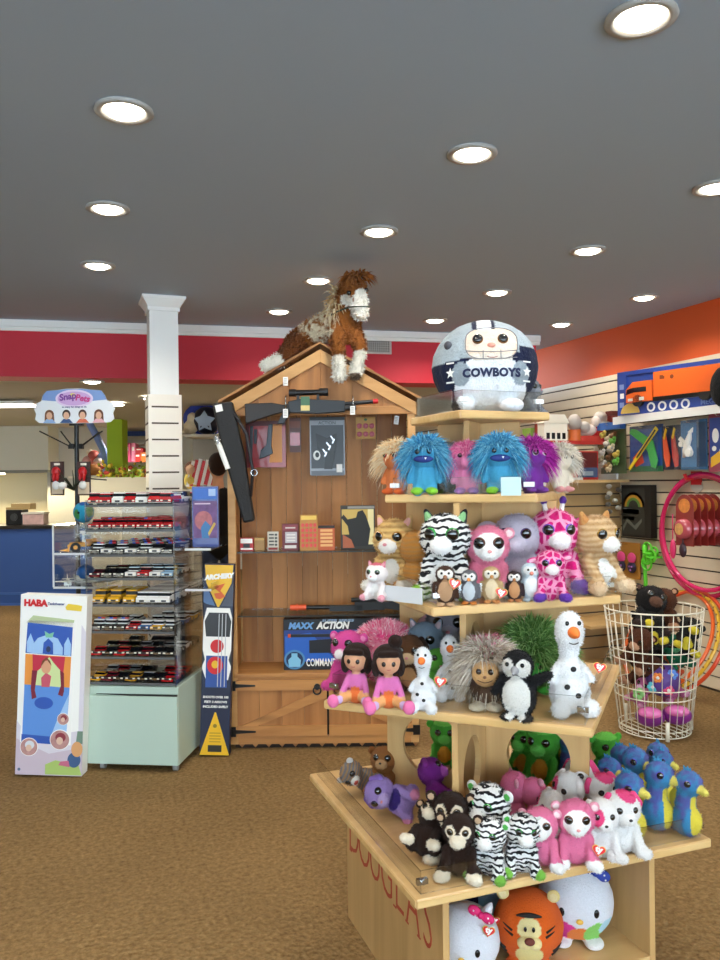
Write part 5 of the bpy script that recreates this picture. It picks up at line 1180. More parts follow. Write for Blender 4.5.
# ------------------------------------------------------------------ top tier: round football player
def football():
    rx, ry, rz = .172, .150, .152
    bl = [('e',(0,0,rz),(rx,ry,rz),'#aeb9c2'),('e',(-.075,-.10,.02),(.04,.05,.022),'#c3ccd2'),('e',(.075,-.10,.02),(.04,.05,.022),'#c3ccd2')]
    me = fuse('football_ball', bl, (), PL, .0055, 4)
    n = len(me.vertices); co = np.empty(n*3, np.float32); me.vertices.foreach_get('co', co); co = co.reshape(-1,3); x, y, z = co[:,0], co[:,1], co[:,2]-rz
    col = np.zeros((n,4), np.float32)
    def setc(k, c): col[k] = (*lin(c), 0)
    setc(np.ones(n, bool), '#a9b5bd')
    setc((z < .02+.12*x) & (z < .055), '#151d3a'); setc((x > .10) & (z < .05), '#151d3a')                  # navy lower shell
    setc((y > .04) & (z < .0), '#151d3a')
    setc((y < 0) & (((x-.012)/.112)**2+((z+.085)/.112)**2 < 1), '#eef2f8')    # jersey front
    for s in (-1,1): setc((y < -.02) & (((x-.012-s*.092)/.028)**2+((z+.035)/.036)**2 < 1), '#9aa6b0')
    fx = (x-.015)/.080; setc((y < 0) & (np.abs(fx)**3+np.abs((z-.058)/.052)**3 < 1), '#efd9c6')
    setc((y < 0) & (np.abs(x-.018) < .06) & (z < .022) & (z > .003), '#e6dccf')
    top = (z > .105) | ((z > 0) & (y > .0))
    cx = -.006
    setc(top & (np.abs(x-cx) < .036), '#151d3a'); setc(top & (np.abs(x-cx) < .020), '#eef0f2')
    me.color_attributes['Col'].data.foreach_set('color', col.ravel())
    def srf(px, pz, off=.002): return (px, -ry*math.sqrt(max(.02, 1-(px/rx)**2-((pz)/rz)**2))-off, pz+rz)
    P = [('body', me, (0,0,0), (0,0,0), 1, [])]
    for ex in (-.027,.050):
        e, pu = ball_eye('#7a5226', .017); P.append(('eye', e, srf(ex,.071,0), (R(-20),0,R(ex*200)), 1, [('pupil', pu)]))
    P.append(('nose', bit('#e8a08c',(.013,.007,.008),.8), srf(.014,.050,0), (0,0,0), 1, []))
    m = MB().use(mat('#6a6a70',.5))
    for zz in (.034,.012): m.tube([srf(-.062+.154*i/12, zz-.006*math.sin(PI*i/12), .003) for i in range(13)],.0013,5)
    for xx in (-.012,.042): m.tube([srf(xx,.034,.003),srf(xx,.022,.003),srf(xx,.008,.003)],.0013,5)
    ol = [srf(.015+.080*math.copysign(abs(math.cos(a))**(2/3),math.cos(a)), .058+.052*math.copysign(abs(math.sin(a))**(2/3),math.sin(a)), .001) for a in [2*PI*i/36 for i in range(36)]]
    m.tube(ol,.0012,5,True); P.append(('face_mask', m.mesh('face_mask'), (0,0,0), (0,0,0), 1, []))
    m = MB().use(mat('#a0524a',.6)); m.tube([srf(.0+.032*i/6, .014-.004*math.sin(PI*i/6), .002) for i in range(7)],.0011,5); P.append(('mouth', m.mesh('mouth'), (0,0,0), (0,0,0), 1, []))
    tm = text_mesh('COWBOYS', .034, .0018, 0, 1.06); m = MB().use(mat('#17234a',.6)); o = len(m.v)
    m.add([srf(v.co.x+.014, v.co.y-.034, .0025+v.co.z) for v in tm.vertices], [tuple(p.vertices) for p in tm.polygons])
    w = max(v.co.x for v in tm.vertices); P.append(('lettering', m.mesh('lettering'), (0,0,0), (0,0,0), 1, []))
    m = MB().use(mat('#4a4a52',.7)); c = srf(-.118,.060,.0); m.ell(c,(.014,.010,.014),(0,0,-40)); P.append(('ear_hole', m.mesh('ear_hole'), (0,0,0), (0,0,0), 1, []))
    for sx in (-1,1):
        m = MB().use(WHITE); q = [(sx*.118+(.0), -.033)]
        st = []
        for i in range(10): a = PI/2+i*PI/5; r_ = .017 if i % 2 == 0 else .0075; st.append((.006+sx*.118+r_*math.cos(a)*.8, -.03+r_*math.sin(a)))
        m.add([srf(a,b,.003) for a,b in st+[(.006+sx*.118,-.03)]], [(i,(i+1)%10,10) for i in range(10)])
        for zz in (-.058,.0): m.add([srf(.006+sx*.118+a,zz+b,.003) for a,b in ((-.012,-.002),(.012,-.002),(.012,.003),(-.012,.003))],[(0,1,2,3)])
        P.append(('sleeve_star', m.mesh('sleeve_star'), (0,0,0), (0,0,0), 1, []))
    return P
c = stand_pt(TO[4][0]+.0, TO[4][1]-.0); 
t = put(football(), 'football_player_plush', 'large round football player plush in silver and navy helmet lettered COWBOYS', 4, 486, 414, 94, 3, D=2.55)
t.location.z = TZ[4]+.0005; t.scale = (1.0,)*3
gp = put(boo('grey_sit','#7c7f88',muz='#9a9ca4',ears=('round','#6c6f78',None)), 'plush_toy', 'grey plush toy half hidden behind the round football player', 4, 530, 412, 40, 60, D=2.68); gp.location.z = TZ[4]+.0005
t = thing('sign_holder', 'clear acrylic sign holder with pale card at left of the top tier', 'sign holder', stand_pt(-.155,.03,TZ[4]+.0005), -PI/2+R(2))
m = MB().use(mat('#b9b4ac',.5)); m.bb(-.14,.10,0,.003,.008,.066); obj('card', m, t)
m = MB().use(ACR); m.bb(-.145,.105,-.004,-.001,0,.07); obj('cover', m, t)
# ------------------------------------------------------------------ fourth tier: long-haired monsters
def monster(key, body, hair, feet, mouth=None, eyes='#101014', hairlen=.26, kind='mon', side=0):
    if key in KIND: return KIND[key]
    bl = [('e',(0,.02,.28),(.21,.17,.26),body),('e',(0,0,.66),(.27,.23,.24),body),('c',(-.11,0,.15),(-.12,-.05,.05),.10,.09,body),('c',(.11,0,.15),(.12,-.05,.05),.10,.09,body),
          ('e',(-.13,-.12,.05),(.10,.13,.055),feet),('e',(.13,-.12,.05),(.10,.13,.055),feet),('c',(-.2,0,.42),(-.25,-.08,.22),.06,.055,body),('c',(.2,0,.42),(.25,-.08,.22),.06,.055,body)]
    P = [('body', fuse(key, bl, (), PL, .022), (0,0,0),(0,0,0),1,[])]
    av = (lambda d: d.y < -.45 and d.z < .22 and abs(d.x) < .62)
    P.append(('hair', fur('hair', [((0,.0,.68),(.26,.22,.22))], 2800, hairlen, hair, .017, .8, len(KIND), -.75, av, .12), (0,0,0),(0,0,0),1,[]))
    if kind == 'mon':
        m = MB().use(mat(mouth or '#1a2f7a',.6), True); m.ell((0,-.215,.575),(.165,.06,.06)); P.append(('mouth', m.mesh('mouth'),(0,0,0),(0,0,0),1,[]))
        m = MB().use(WHITE); m.prism([(.02,.60),(.06,.60),(.04,.565)],-.275,-.262); P.append(('tooth', m.mesh('tooth'),(0,0,0),(0,0,0),1,[]))
    if kind == 'snout':
        P.append(('snout', fuse('snout', [('e',(0,-.24,.58),(.085,.09,.11),body)], (), PL, .016), (0,0,0),(0,0,0),1,[]))
    for s in (-1,1):
        e, pu = ball_eye('#f4f4f2' if eyes == 'white' else eyes, .058 if eyes == 'white' else .045); P.append(('eye', e, (s*.10,-.235,.70),(0,0,R(s*15)),1,[('pupil',pu)]))
    KIND[key] = P; return P
BLH = ['#5fb6dc','#3f9acb','#86cfe8','#2f86bb']; PKH = ['#f07ab0','#e8559a','#f6a8cc']; PUH = ['#c02aa8','#a81f96','#d84cc0','#8f1a86']; WHH = ['#f0e8d8','#e4d8c2','#f8f2e8']; PEH = ['#f6ddb0','#f2c890','#f8e8c8']
MG = 'long-haired monster plush on the fourth tier'
put(monster('mon_peach','#e8864c',PEH,'#e0662c',eyes='#d8404c',kind='plain'),'plush_monster','peach-haired orange monster plush, leftmost on its tier',3,397,497,56,-35,D=2.50,group=MG)
put(monster('mon_blue','#4aa6d0',BLH,'#8fd83c'),'plush_monster','shaggy blue monster plush with green feet, left of the pink one',3,425,498,61,-6,D=2.42,group=MG)
put(monster('mon_dark','#3a3434',['#b8b4ae','#8a8682','#d8d4cc'],'#4a3a30',kind='plain'),'plush_monster','grey-haired dark plush half hidden behind the left blue monster',3,447,496,52,15,D=2.60,group=MG)
put(monster('mon_pink','#ee8ab8',PKH,'#b87ac8',kind='snout',hairlen=.2),'plush_monster','pink-haired monster plush with pale snout in the tier middle',3,467,497,55,-6,D=2.42,group=MG)
put(monster('mon_blue','#4aa6d0',BLH,'#8fd83c'),'plush_monster','shaggy blue monster plush beside the pricing card, right of the pink one',3,499,498,62,6,D=2.36,group=MG)
put(monster('mon_purple','#7a2f9a',PUH,'#7a3f9a',eyes='white',kind='plain',mouth='#4a1a6a'),'plush_monster','magenta-haired purple monster plush with white eyes',3,532,496,58,38,D=2.42,group=MG)
put(monster('mon_white','#efe2cc',WHH,'#e8a0a0',kind='plain'),'plush_monster','cream-haired monster plush at the right end of its tier',3,560,495,50,50,D=2.58,group=MG)
t = thing('price_card', 'small clear pricing card clipped to the fourth tier guard', 'price card', atD(511,487,2.262), facing(atD(511,487,2.27)))
m = MB().use(mat('#a9c4c4',.3)); m.bb(-.028,.028,-.002,.001,-.024,.028); obj('card', m, t)
# ------------------------------------------------------------------ third tier: big-eyed animals
TB = ('#e6c07a', .75); 
kit = boo('kitten', TB, '#f6f2ea', '#f6f0e8', None, ('cat','#e2b878','#efb8b0'), '#f4efe6', '#f4efe6', '#a8773a', TAB)
G3 = 'big-eyed plush animals on the third tier'
put(kit,'plush_kitten','tan tabby kitten plush facing left above the pale pink cat',2,394,588,74,-22,D=2.55,group=G3)
put(boo('pinkcat','#f6ecea','#fbf7f4','#ffffff',None,('cat','#d87a90','#f0a8b8'),'#f0a8b8',None,'#4a8a5a',paints=[('p',(0,.08,.93),(.22,.25,.12),'#d8687c')]),'plush_cat','small white and pink cat plush below the tan kitten',2,376,594,38,-28,D=2.36,group=G3)
put(boo('ginger','#b8742e' if 0 else ('#c98a3e',.8),None,None,None,('cat','#d8a060','#f0b8a8'),None,None,'#5a7a2a',TAB),'plush_cat','ginger tabby cat plush turned away beside the white zebra',2,414,594,64,120,D=2.50,group=G3,tagged=(.12,.30,.78))
ZB = ('#f4f4f2', 1.0)
zeb = boo('zebra', ZB, '#f6f6f4', '#ffffff', None, ('cat','#1c1c20','#8fc48a'), '#8fc43c', None, '#2f8a3c', ZEB, nose=None, er=.08)
t = put(zeb,'plush_zebra','large zebra plush with green eyes near the front corner of its tier',2,445,609,88,-12,D=2.36,group=G3)
pm = boo('pinkmonkey','#f08aa8',None,'#fbfaf8','#fbfaf8',('round','#f0a0b4','#fbe4e4'),'#fbfaf8','#fbfaf8','#5a3020',nose='#e8a0a0',er=.085)
put(pm,'plush_monkey','large pink monkey plush with white face and big dark eyes',2,487,598,74,4,D=2.38,group=G3)
put(boo('lavender','#c4bccc',None,'#cfc6d6',None,('bigear','#c4bccc','#e884b0'),'#e070a8',None,'#5a4a7a',nose=None),'plush_elephant','lavender grey plush with pink ears behind the pink giraffe',2,516,594,82,-4,D=2.45,group=G3)
GC = ('#f7a3c8', 1.0)
gir = boo('giraffe', GC, None, '#fbf4f4', None, ('leaf','#e8559a','#f6b8d0'), '#6a3aa8', '#6a3aa8', '#7a4ab8', GIR, nose=None)
if ('gx' not in KIND):
    KIND['gx'] = gir + [('horn', soft('horn','#4f2a86'), (s*.09,0,.93), (0,R(s*10),0), 1, []) for s in (-1,1)]
put(KIND['gx'],'plush_giraffe','large pink giraffe plush with purple horns, behind a small one',2,553,596,86,16,D=2.46,group=G3)
put(KIND['gx'] if 0 else gir,'plush_giraffe','small pink spotted giraffe plush in front of the large one',2,549,599,52,10,D=2.30,group=G3)
cat2 = boo('tancat',('#dcbd92',.7),'#fbf8f2','#fbf8f2',None,('cat','#cf9a5c','#c88a50'),('#e0c09a',0),('#e6cdaa',0),'#8a6a2a',TAB,nose=None,er=.07)
put(cat2,'plush_cat','tall tan cat plush looking right at the tier end',2,594,597,80,48,D=2.45,group=G3)
def bird(key, main, belly, face, beak, feet, eye='#2a2a2a'):
    if key in KIND: return KIND[key]
    bl = [('e',(0,0,.36),(.26,.23,.34),main),('e',(0,-.02,.74),(.23,.21,.21),main),('c',(-.24,0,.5),(-.28,-.04,.2),.07,.05,main),('c',(.24,0,.5),(.28,-.04,.2),.07,.05,main),('e',(-.12,-.14,.035),(.10,.14,.04),feet),('e',(.12,-.14,.035),(.10,.14,.04),feet)]
    pa = [('p',(0,-.24,.36),(.19,.16,.3),belly),('p',(-.1,-.2,.77),(.105,.12,.11),face),('p',(.1,-.2,.77),(.105,.12,.11),face)]
    P = [('body', fuse(key, bl, pa, PL, .024, 4, (.03,3000)), (0,0,0),(0,0,0),1,[])]
    m = MB().use(mat(beak,.6)); m.cyl((0,-.20,.70),(0,-.31,.67),.06,.008,n=12); P.append(('beak', m.mesh('beak'),(0,0,0),(0,0,0),1,[]))
    for s in (-1,1): P.append(('eye', bit(eye,(.03,.02,.03),.15),(s*.085,-.225,.79),(0,0,0),1,[]))
    KIND[key] = P; return P
BG = 'small bird plush along the third tier front'
put(bird('b1','#4a3020','#c9a07a','#fbf8f2','#8a5a3a','#d8b088'),'plush_bird','small brown bird plush with white eye patches at the front corner',2,444,612,42,0,D=2.235,group=BG,tagged=(.22,-.25,.55))
put(bird('b2','#6a6a70','#d4dde4','#f4f4f2','#d8863c','#e08a3c'),'plush_bird','small grey penguin plush beside the brown corner bird',2,468,608,36,-4,D=2.26,group=BG)
put(bird('b3','#c8a878','#f0dcb8','#faf4e6','#b8844a','#e09a5a'),'plush_bird','small beige bird plush with red tag in the front row',2,490,607,38,4,D=2.28,group=BG,tagged=(.24,-.22,.28))
put(bird('b4','#38282a','#d8a070','#fbf8f4','#a86a3a','#d8905a'),'plush_bird','small dark bird plush with orange belly in the front row',2,513,606,32,0,D=2.30,group=BG)
put(bird('b5','#cfdde6','#f8fafa','#f4f6f6','#d88a7a','#c8d8e0'),'plush_bird','slim white bird plush at the right of the front row',2,529,604,40,10,D=2.31,group=BG)
t = put([],'price_card','blank clear pricing sleeve leaning on the left guard of the third tier',2,402,600,10,-40,D=2.31,cat='price card'); t.scale = (1,1,1)
m = MB().use(mat('#c9ccd0',.35)); m.bb(-.07,.07,-.002,.001,.0,.045); obj('card', m, t)
# ------------------------------------------------------------------ second tier
def doll(key):
    if key in KIND: return KIND[key]
    sk, pk = '#e0a884', '#dc76b4'
    bl = [('e',(0,-.02,.72),(.20,.17,.19),sk),('c',(0,0,.50),(0,0,.58),.07,.06,sk),('e',(0,0,.34),(.14,.11,.18),pk),('c',(-.12,0,.44),(-.2,-.12,.22),.055,.05,pk),('c',(.12,0,.44),(.2,-.12,.22),.055,.05,pk),('e',(-.21,-.15,.18),(.05,.05,.05),sk),('e',(.21,-.15,.18),(.05,.05,.05),sk),
          ('c',(-.09,-.02,.14),(-.24,-.28,.10),.085,.075,'#f2b070'),('c',(.09,-.02,.14),(.24,-.28,.10),.085,.075,'#f2b070'),('e',(-.29,-.36,.11),(.095,.085,.11),'#f07ab0'),('e',(.29,-.36,.11),(.095,.085,.11),'#f07ab0'),('e',(0,0,.13),(.15,.13,.13),'#e8763c')]
    P = [('body', fuse(key, bl, [('p',(0,-.12,.24),(.1,.08,.06),'#e8763c'),('p',(-.2,-.3,.14),(.06,.06,.08),'#d8b8e8'),('p',(.2,-.3,.14),(.06,.06,.08),'#d8b8e8')], PL, .018), (0,0,0),(0,0,0),1,[])]
    hb = [('e',(0,.04,.78),(.235,.19,.205),'#23130d'),('e',(-.19,.02,.64),(.07,.13,.16),'#23130d'),('e',(.19,.02,.64),(.07,.13,.16),'#23130d'),('e',(0,.12,.62),(.2,.1,.17),'#23130d'),('c',(-.13,-.155,.86),(.13,-.155,.86),.05,.05,'#23130d')]
    P.append(('hair', fuse(key+'_hair', hb, (), plush_mat('doll_hair',None,fur=20), .018), (0,0,0),(0,0,0),1,[]))
    for s in (-1,1): P.append(('eye', bit('#20120c',(.032,.015,.038),.2),(s*.075,-.182,.715),(0,0,R(s*15)),1,[]))
    m = MB().use(mat('#b8504a',.6)); m.tube([(-.03+.01*i,-.185,.635-.008*math.sin(PI*i/6)) for i in range(7)],.006,5); P.append(('mouth', m.mesh('mouth'),(0,0,0),(0,0,0),1,[]))
    KIND[key] = P; return P
put(doll('doll'),'doll','dark-haired doll in pink outfit at the left corner of its tier',1,354,709,62,-16,D=2.33,cat='doll')
bun = MB().use(plush_mat('bun_hair',None,fur=20), True); 
d2 = doll('doll')+[('hair_bun', paint_all((lambda m: (m.ell((0,0,0),(.11,.10,.11)), m.mesh('hair_bun'))[1])(MB().use(HAIR, True)), '#23130d'), (.11,.0,1.02),(0,0,0),1,[])]
put(d2,'doll','dark-haired doll with top bun in pink outfit beside the snowman',1,386,712,66,2,D=2.27,cat='doll')
def snowman(key):
    if key in KIND: return KIND[key]
    w = '#f4f6f8'
    bl = [('e',(0,.0,.20),(.19,.17,.19),w),('e',(0,0,.42),(.135,.125,.13),w),('c',(0,0,.55),(0,-.0,.66),.085,.10,w),('e',(0,-.02,.79),(.135,.13,.19),w),('e',(-.14,-.16,.085),(.09,.09,.085),w),('e',(.14,-.16,.085),(.09,.09,.085),w),('c',(-.12,0,.46),(-.19,-.06,.34),.035,.04,w),('c',(.12,0,.46),(.19,-.06,.34),.035,.04,w)]
    P = [('body', fuse(key, bl, (), PL, .017, 4, (.02,7000)), (0,0,0),(0,0,0),1,[])]
    m = MB().use(mat('#e8762c',.7)); m.lathe([(.058,0),(.05,.05),(.03,.10),(.0,.13)],(0,-.13,.80),16,(0,-1,-.1)); m.ell((0,-.135,.80),(.056,.03,.056)); P.append(('nose', m.mesh('nose'),(0,0,0),(0,0,0),1,[]))
    for s in (-1,1): P.append(('eye', bit('#101012',(.020,.012,.022),.15),(s*.058,-.132,.885),(0,0,0),1,[]))
    for x, y, z in ((0,-.125,.45),(-.07,-.15,.29),(.03,-.168,.21)): P.append(('button', bit('#121214',(.028,.014,.026),.7),(x,y,z),(0,0,0),1,[]))
    m = MB().use(mat('#3a3a3c',.6)); m.tube([(-.045+.0112*i,-.145-.004*math.sin(PI*i/8),.705-.014*math.sin(PI*i/8)) for i in range(9)],.005,5); P.append(('mouth', m.mesh('mouth'),(0,0,0),(0,0,0),1,[]))
    KIND[key] = P; return P
SN = snowman('snowman'); SG = 'snowman plush on the second tier'
put(SN,'plush_snowman','small white snowman plush with red tag beside the dolls',1,421,713,66,-10,D=2.24,group=SG,tagged=(.28,-.14,.50))
put(SN,'plush_snowman','white snowman plush standing half behind the first, left of shaggy troll',1,447,706,66,6,D=2.36,group=SG)
put(SN,'plush_snowman','largest white snowman plush with red tag at the right corner',1,567,727,106,18,D=2.19,group=SG,tagged=(.24,-.16,.47))
# shaggy troll
if 1:
    bl = [('e',(0,0,.30),(.24,.2,.28),'#4a3028'),('e',(0,-.02,.56),(.24,.2,.22),'#cdb89c'),('e',(-.12,-.2,.05),(.12,.12,.055),'#e0d4bc'),('e',(.12,-.2,.05),(.12,.12,.055),'#e0d4bc'),('e',(0,-.20,.50),(.19,.10,.165),'#d8a870')]
    P = [('body', fuse('troll', bl, (), PL, .022), (0,0,0),(0,0,0),1,[])]
    av = lambda d: d.y < -.25 and d.z < .25 and d.z > -.8 and abs(d.x) < .62
    P.append(('mane', fur('mane', [((0,.02,.60),(.27,.22,.25))], 3200, .30, ['#cfc4b4','#c0b2a0','#e2dace','#b0a08e'], .014, .6, 21, -.85, av), (0,0,0),(0,0,0),1,[]))
    P.append(('topknot', fur('topknot', [((0,.10,.86),(.15,.09,.05))], 420, .22, ['#d86a8c','#c8507a','#e8a0b4'], .015, .9, 22, -.1), (0,0,0),(0,0,0),1,[]))
    for s in (-1,1): P.append(('eye', bit('#2a1a12',(.038,.02,.04),.15),(s*.08,-.30,.55),(0,0,0),1,[]))
    P.append(('nose', bit('#7a4a28',(.025,.02,.02)),(0,-.31,.48),(0,0,0),1,[]))
    m = MB().use(mat('#5a3420',.6)); m.tube([(-.10+.025*i,-.300+.005*abs(i-4),.435-.03*math.sin(PI*i/8)) for i in range(9)],.006,5); P.append(('mouth', m.mesh('mouth'),(0,0,0),(0,0,0),1,[]))
    put(P,'plush_troll','shaggy cream-haired troll plush with tan face and pink top',1,484,713,74,-4,D=2.27)
# penguin
if 1:
    k_, w_ = '#17171a', '#f2f1ec'
    bl = [('e',(0,0,.33),(.26,.22,.33),k_),('e',(0,-.02,.76),(.22,.20,.21),k_),('c',(-.22,0,.52),(-.33,-.06,.36),.08,.055,k_),('c',(.22,0,.54),(.45,-.06,.66),.08,.06,k_),('e',(-.13,-.14,.035),(.1,.13,.04),'#2a2624'),('e',(.13,-.14,.035),(.1,.13,.04),'#2a2624')]
    P = [('body', fuse('penguin', bl, [('p',(0,-.24,.33),(.25,.2,.33),w_),('p',(-.12,-.18,.74),(.12,.14,.14),w_),('p',(.12,-.18,.74),(.11,.14,.14),w_)], PL, .02, 4, (.03,8000)), (0,0,0),(0,0,0),1,[])]
    m = MB().use(mat('#8f9094',.6)); m.cyl((0,-.20,.72),(0,-.33,.69),.065,.01,n=12); P.append(('beak', m.mesh('beak'),(0,0,0),(0,0,0),1,[]))
    for s in (-1,1): P.append(('eye', bit('#101012',(.03,.02,.032),.1),(s*.11,-.21,.80),(0,0,0),1,[]))
    put(P,'plush_penguin','black and white penguin plush with one flipper raised',1,516,722,70,-14,D=2.17)
P = [('body', fuse('greenball', [('e',(0,0,.42),(.36,.30,.40),'#4f7f38'),('e',(-.15,-.1,.06),(.1,.12,.06),'#4fbf4a'),('e',(.15,-.1,.06),(.1,.12,.06),'#4fbf4a'),('e',(.03,-.28,.33),(.13,.08,.11),'#4fcf5a')], (), PL, .024),(0,0,0),(0,0,0),1,[]),
     ('fur', fur('fur', [((0,0,.46),(.36,.30,.38))], 3600, .28, ['#7fae5c','#6a9a4c','#9fc878','#588a40'], .013, .5, 31, -.6, lambda d: d.y < -.5 and abs(d.x) < .4 and d.z < -.1 and d.z > -.7), (0,0,0),(0,0,0),1,[])]
for s in (-1,1): P.append(('eye', bit('#101012',(.03,.02,.03),.1),(s*.09-.0,-.36,.40),(0,0,0),1,[]))
put(P,'plush_furball','green long-furred plush lying behind the penguin',1,531,706,80,0,D=2.42)
PF = ('#f3a0b8',1.0)
P = [('body', fuse('fluff', [('e',(0,0,.42),(.46,.38,.42),PF),('e',(-.35,-.15,.36),(.2,.2,.26),'#d84a9a'),('e',(-.42,-.3,.30),(.15,.12,.12),'#f6d0dc')], (), PFUR, .024),(0,0,0),(0,0,0),1,[]),
     ('fur', fur('fur', [((0,0,.44),(.45,.37,.41))], 4500, .09, ['#ef8fa8','#f6b8c8','#e86a90','#fbe0e4'], .013, .3, 33, -.7), (0,0,0),(0,0,0),1,[])]
put(P,'plush_hippo','fluffy pink and white round plush behind the two dolls',1,383,694,72,-10,D=2.56)
hip = boo('pinkhippo','#dc4f9c',None,'#f2b0d0',None,('round','#dc4f9c','#f090c0'),None,None,'#3a1a2a',nose=None,ez=.80,paints=[('p',(-.02,-.36,.64),(.10,.1,.09),'#fbf4f6')])
put(hip,'plush_hippo','magenta plush with white-tipped snout left of the fluffy pink plush',1,347,696,60,-30,D=2.50)
put(boo('dog_brown','#5a3a22','#c89a6a','#d8b890',None,('flop','#2f1e14',None),None,None,'#2a1a10'),'plush_dog','dark brown plush dog half hidden between the doll and the snowman',1,408,698,58,-10,D=2.46)
put(boo('greydragon','#7d93a6',None,'#9aaab8',None,('cat','#8a98a6','#c0a8b0'),None,None,'#2a3a4a'),'plush_toy','blue-grey plush peeking through the left pedestal opening',1,424,692,66,-15,D=2.52)
put(boo('greenfrog','#5fb040','#a8d870',None,None,('round','#5fb040',None),'#c88a3c',None,'#2a4a1a',ez=.82),'plush_frog','bright green plush between the two small snowman plush',1,436,702,46,10,D=2.44)
put(boo('greyear','#8d8a96',None,'#a8a4ae',None,('bigear','#8d8a96','#f0b8c0'),None,None,'#2a2a34'),'plush_toy','grey plush with pink ears seen above the small snowmen',1,446,690,76,0,D=2.64)
# ------------------------------------------------------------------ lowest tier
mk = boo('monkey','#2a1810',None,'#efe3cc',None,('round','#2a1810','#c8a888'),'#efe3cc','#efe3cc','#5a4a2a',nose=None,paints=[('p',(-.125,-.25,.745),(.095,.12,.10),'#efe3cc'),('p',(.125,-.25,.745),(.095,.12,.10),'#efe3cc')],hr=(.26,.24,.25),er=.055,ex=.115)
M1 = 'brown monkey plush on the lowest tier'
put(mk,'plush_monkey','brown monkey plush sitting at the front corner, cream hands out',0,455,888,66,-6,D=2.12,group=M1)
put(mk,'plush_monkey','brown monkey plush whose head shows behind the front one',0,447,866,70,-8,D=2.22,group=M1)
put(mk,'plush_monkey','brown monkey plush tipped on its back with pale feet up',0,417,880,58,-20,(-48,4),.03,D=2.18,group=M1)
Z1 = 'small zebra plush on the lowest tier'
zs = boo('zebrasmall', ('#f4f4f2',1.0), None, '#fbfbf9', None, ('round','#e8e8e6','#4fae4a'), '#7fbf4a', None, '#2f8a3c', ZEB, nose=None, er=.06)
put(zs,'plush_zebra','small zebra plush upright in front, left of its zebra neighbour',0,485,884,60,-18,D=2.12,group=Z1)
put(zs,'plush_zebra','small zebra plush standing behind, its head highest of the three',0,486,866,76,-35,D=2.22,group=Z1)
put(zs,'plush_zebra','small zebra plush leaning towards the pink monkeys',0,514,879,60,14,(0,6),.0,D=2.14,group=Z1)
ps = boo('pinkmonkeysmall','#ee7fa8',None,'#fbfaf8','#fbfaf8',('round','#f2a8bc','#fbe4e4'),'#fbfaf8','#fbfaf8','#6a3a28',nose='#e8a0a0',er=.07)
G1 = 'small pink monkey plush on the lowest tier'
put(ps,'plush_monkey','small pink monkey plush right beside the leaning zebra',0,540,872,60,-6,(0,-5),.0,D=2.17,group=G1)
put(ps,'plush_monkey','small pink monkey plush with red tag beside a white dog',0,571,866,66,8,D=2.18,group=G1,tagged=(.30,-.28,.33))
put(ps,'plush_monkey','small pink monkey plush turned away behind the zebras, left of the pedestal edge',0,510,832,56,100,D=2.42,group=G1)
put(ps,'plush_monkey','small pink monkey plush lying behind the leaning zebra',0,538,838,50,140,(0,20),.02,D=2.36,group=G1)
wd_ = boo('whitedog','#f4f2f0',None,'#fbfaf8',None,('flop','#f4f2f0',None),None,None,'#2a1a1a',nose='#1a1214',paints=[('p',(-.13,-.22,.74),(.13,.16,.15),'#f0508c'),('p',(-.27,-.29,.085),(.12,.12,.11),'#18181a')],er=.055)
wd2 = boo('whitedog2','#f4f2f0',None,'#fbfaf8',None,('flop','#f0508c',None),None,None,'#2a1a1a',nose='#1a1214',paints=[('p',(.06,-.06,.93),(.16,.2,.14),'#f0508c')],er=.055)
W1 = 'white dog plush with pink patches on the lowest tier'
put(wd_,'plush_dog','white dog plush with pink eye patch and black foot',0,597,861,60,14,D=2.22,group=W1)
put(wd2,'plush_dog','white dog plush at the front with pink ears beside the blue seahorses',0,617,856,64,24,D=2.24,group=W1)
for i, (px, py, hp_, yaw, D, lab) in enumerate(((561,838,58,-50,2.42,'white and pink dog plush in the back pile below the round opening'),(585,834,62,-30,2.46,'white and pink dog plush at the back, right of the round opening'),(546,846,52,-70,2.34,'white and pink dog plush low in the back pile behind the pink monkeys'),(604,838,58,30,2.40,'white and pink dog plush in the back pile beside a seahorse'))):
    put(wd_ if i % 2 == 0 else wd2,'plush_dog',lab,0,px,py,hp_,yaw,(0,(-1)**i*10),.0,D=D,group=W1)
def seahorse(key):
    if key in KIND: return KIND[key]
    b, y = ('#3f8cbc',.85), '#ead94a'
    bl = [('e',(0,-.03,.77),(.185,.20,.185),b),('c',(0,-.2,.74),(0,-.31,.72),.065,.05,'#e8dc6a'),('c',(0,.0,.66),(0,.02,.42),.13,.15,b),('e',(0,-.02,.235),(.185,.22,.235),b),('c',(0,.14,.10),(.04,.28,.06),.08,.05,b)]
    P = [('body', fuse(key, bl, [('p',(0,-.24,.26),(.135,.16,.25),y),('p',(0,-.16,.50),(.09,.09,.12),y)], SEA, .02, 4, (.02,5000)), (0,0,0),(0,0,0),1,[]), ('crest', soft('tuft','#3f8cbc'), (0,0,.93),(0,0,0),1,[]), ('fin', soft('fin',y), (0,.14,.48),(0,0,0),1,[])]
    e, pu = ball_eye('#6a5ac8',.055)
    for s in (-1,1): P.append(('eye', e, (s*.145,-.115,.80),(0,0,R(s*62)),1,[('pupil',pu)]))
    KIND[key] = P; return P
SH = seahorse('seahorse'); S1 = 'blue and yellow seahorse plush on the lowest tier'
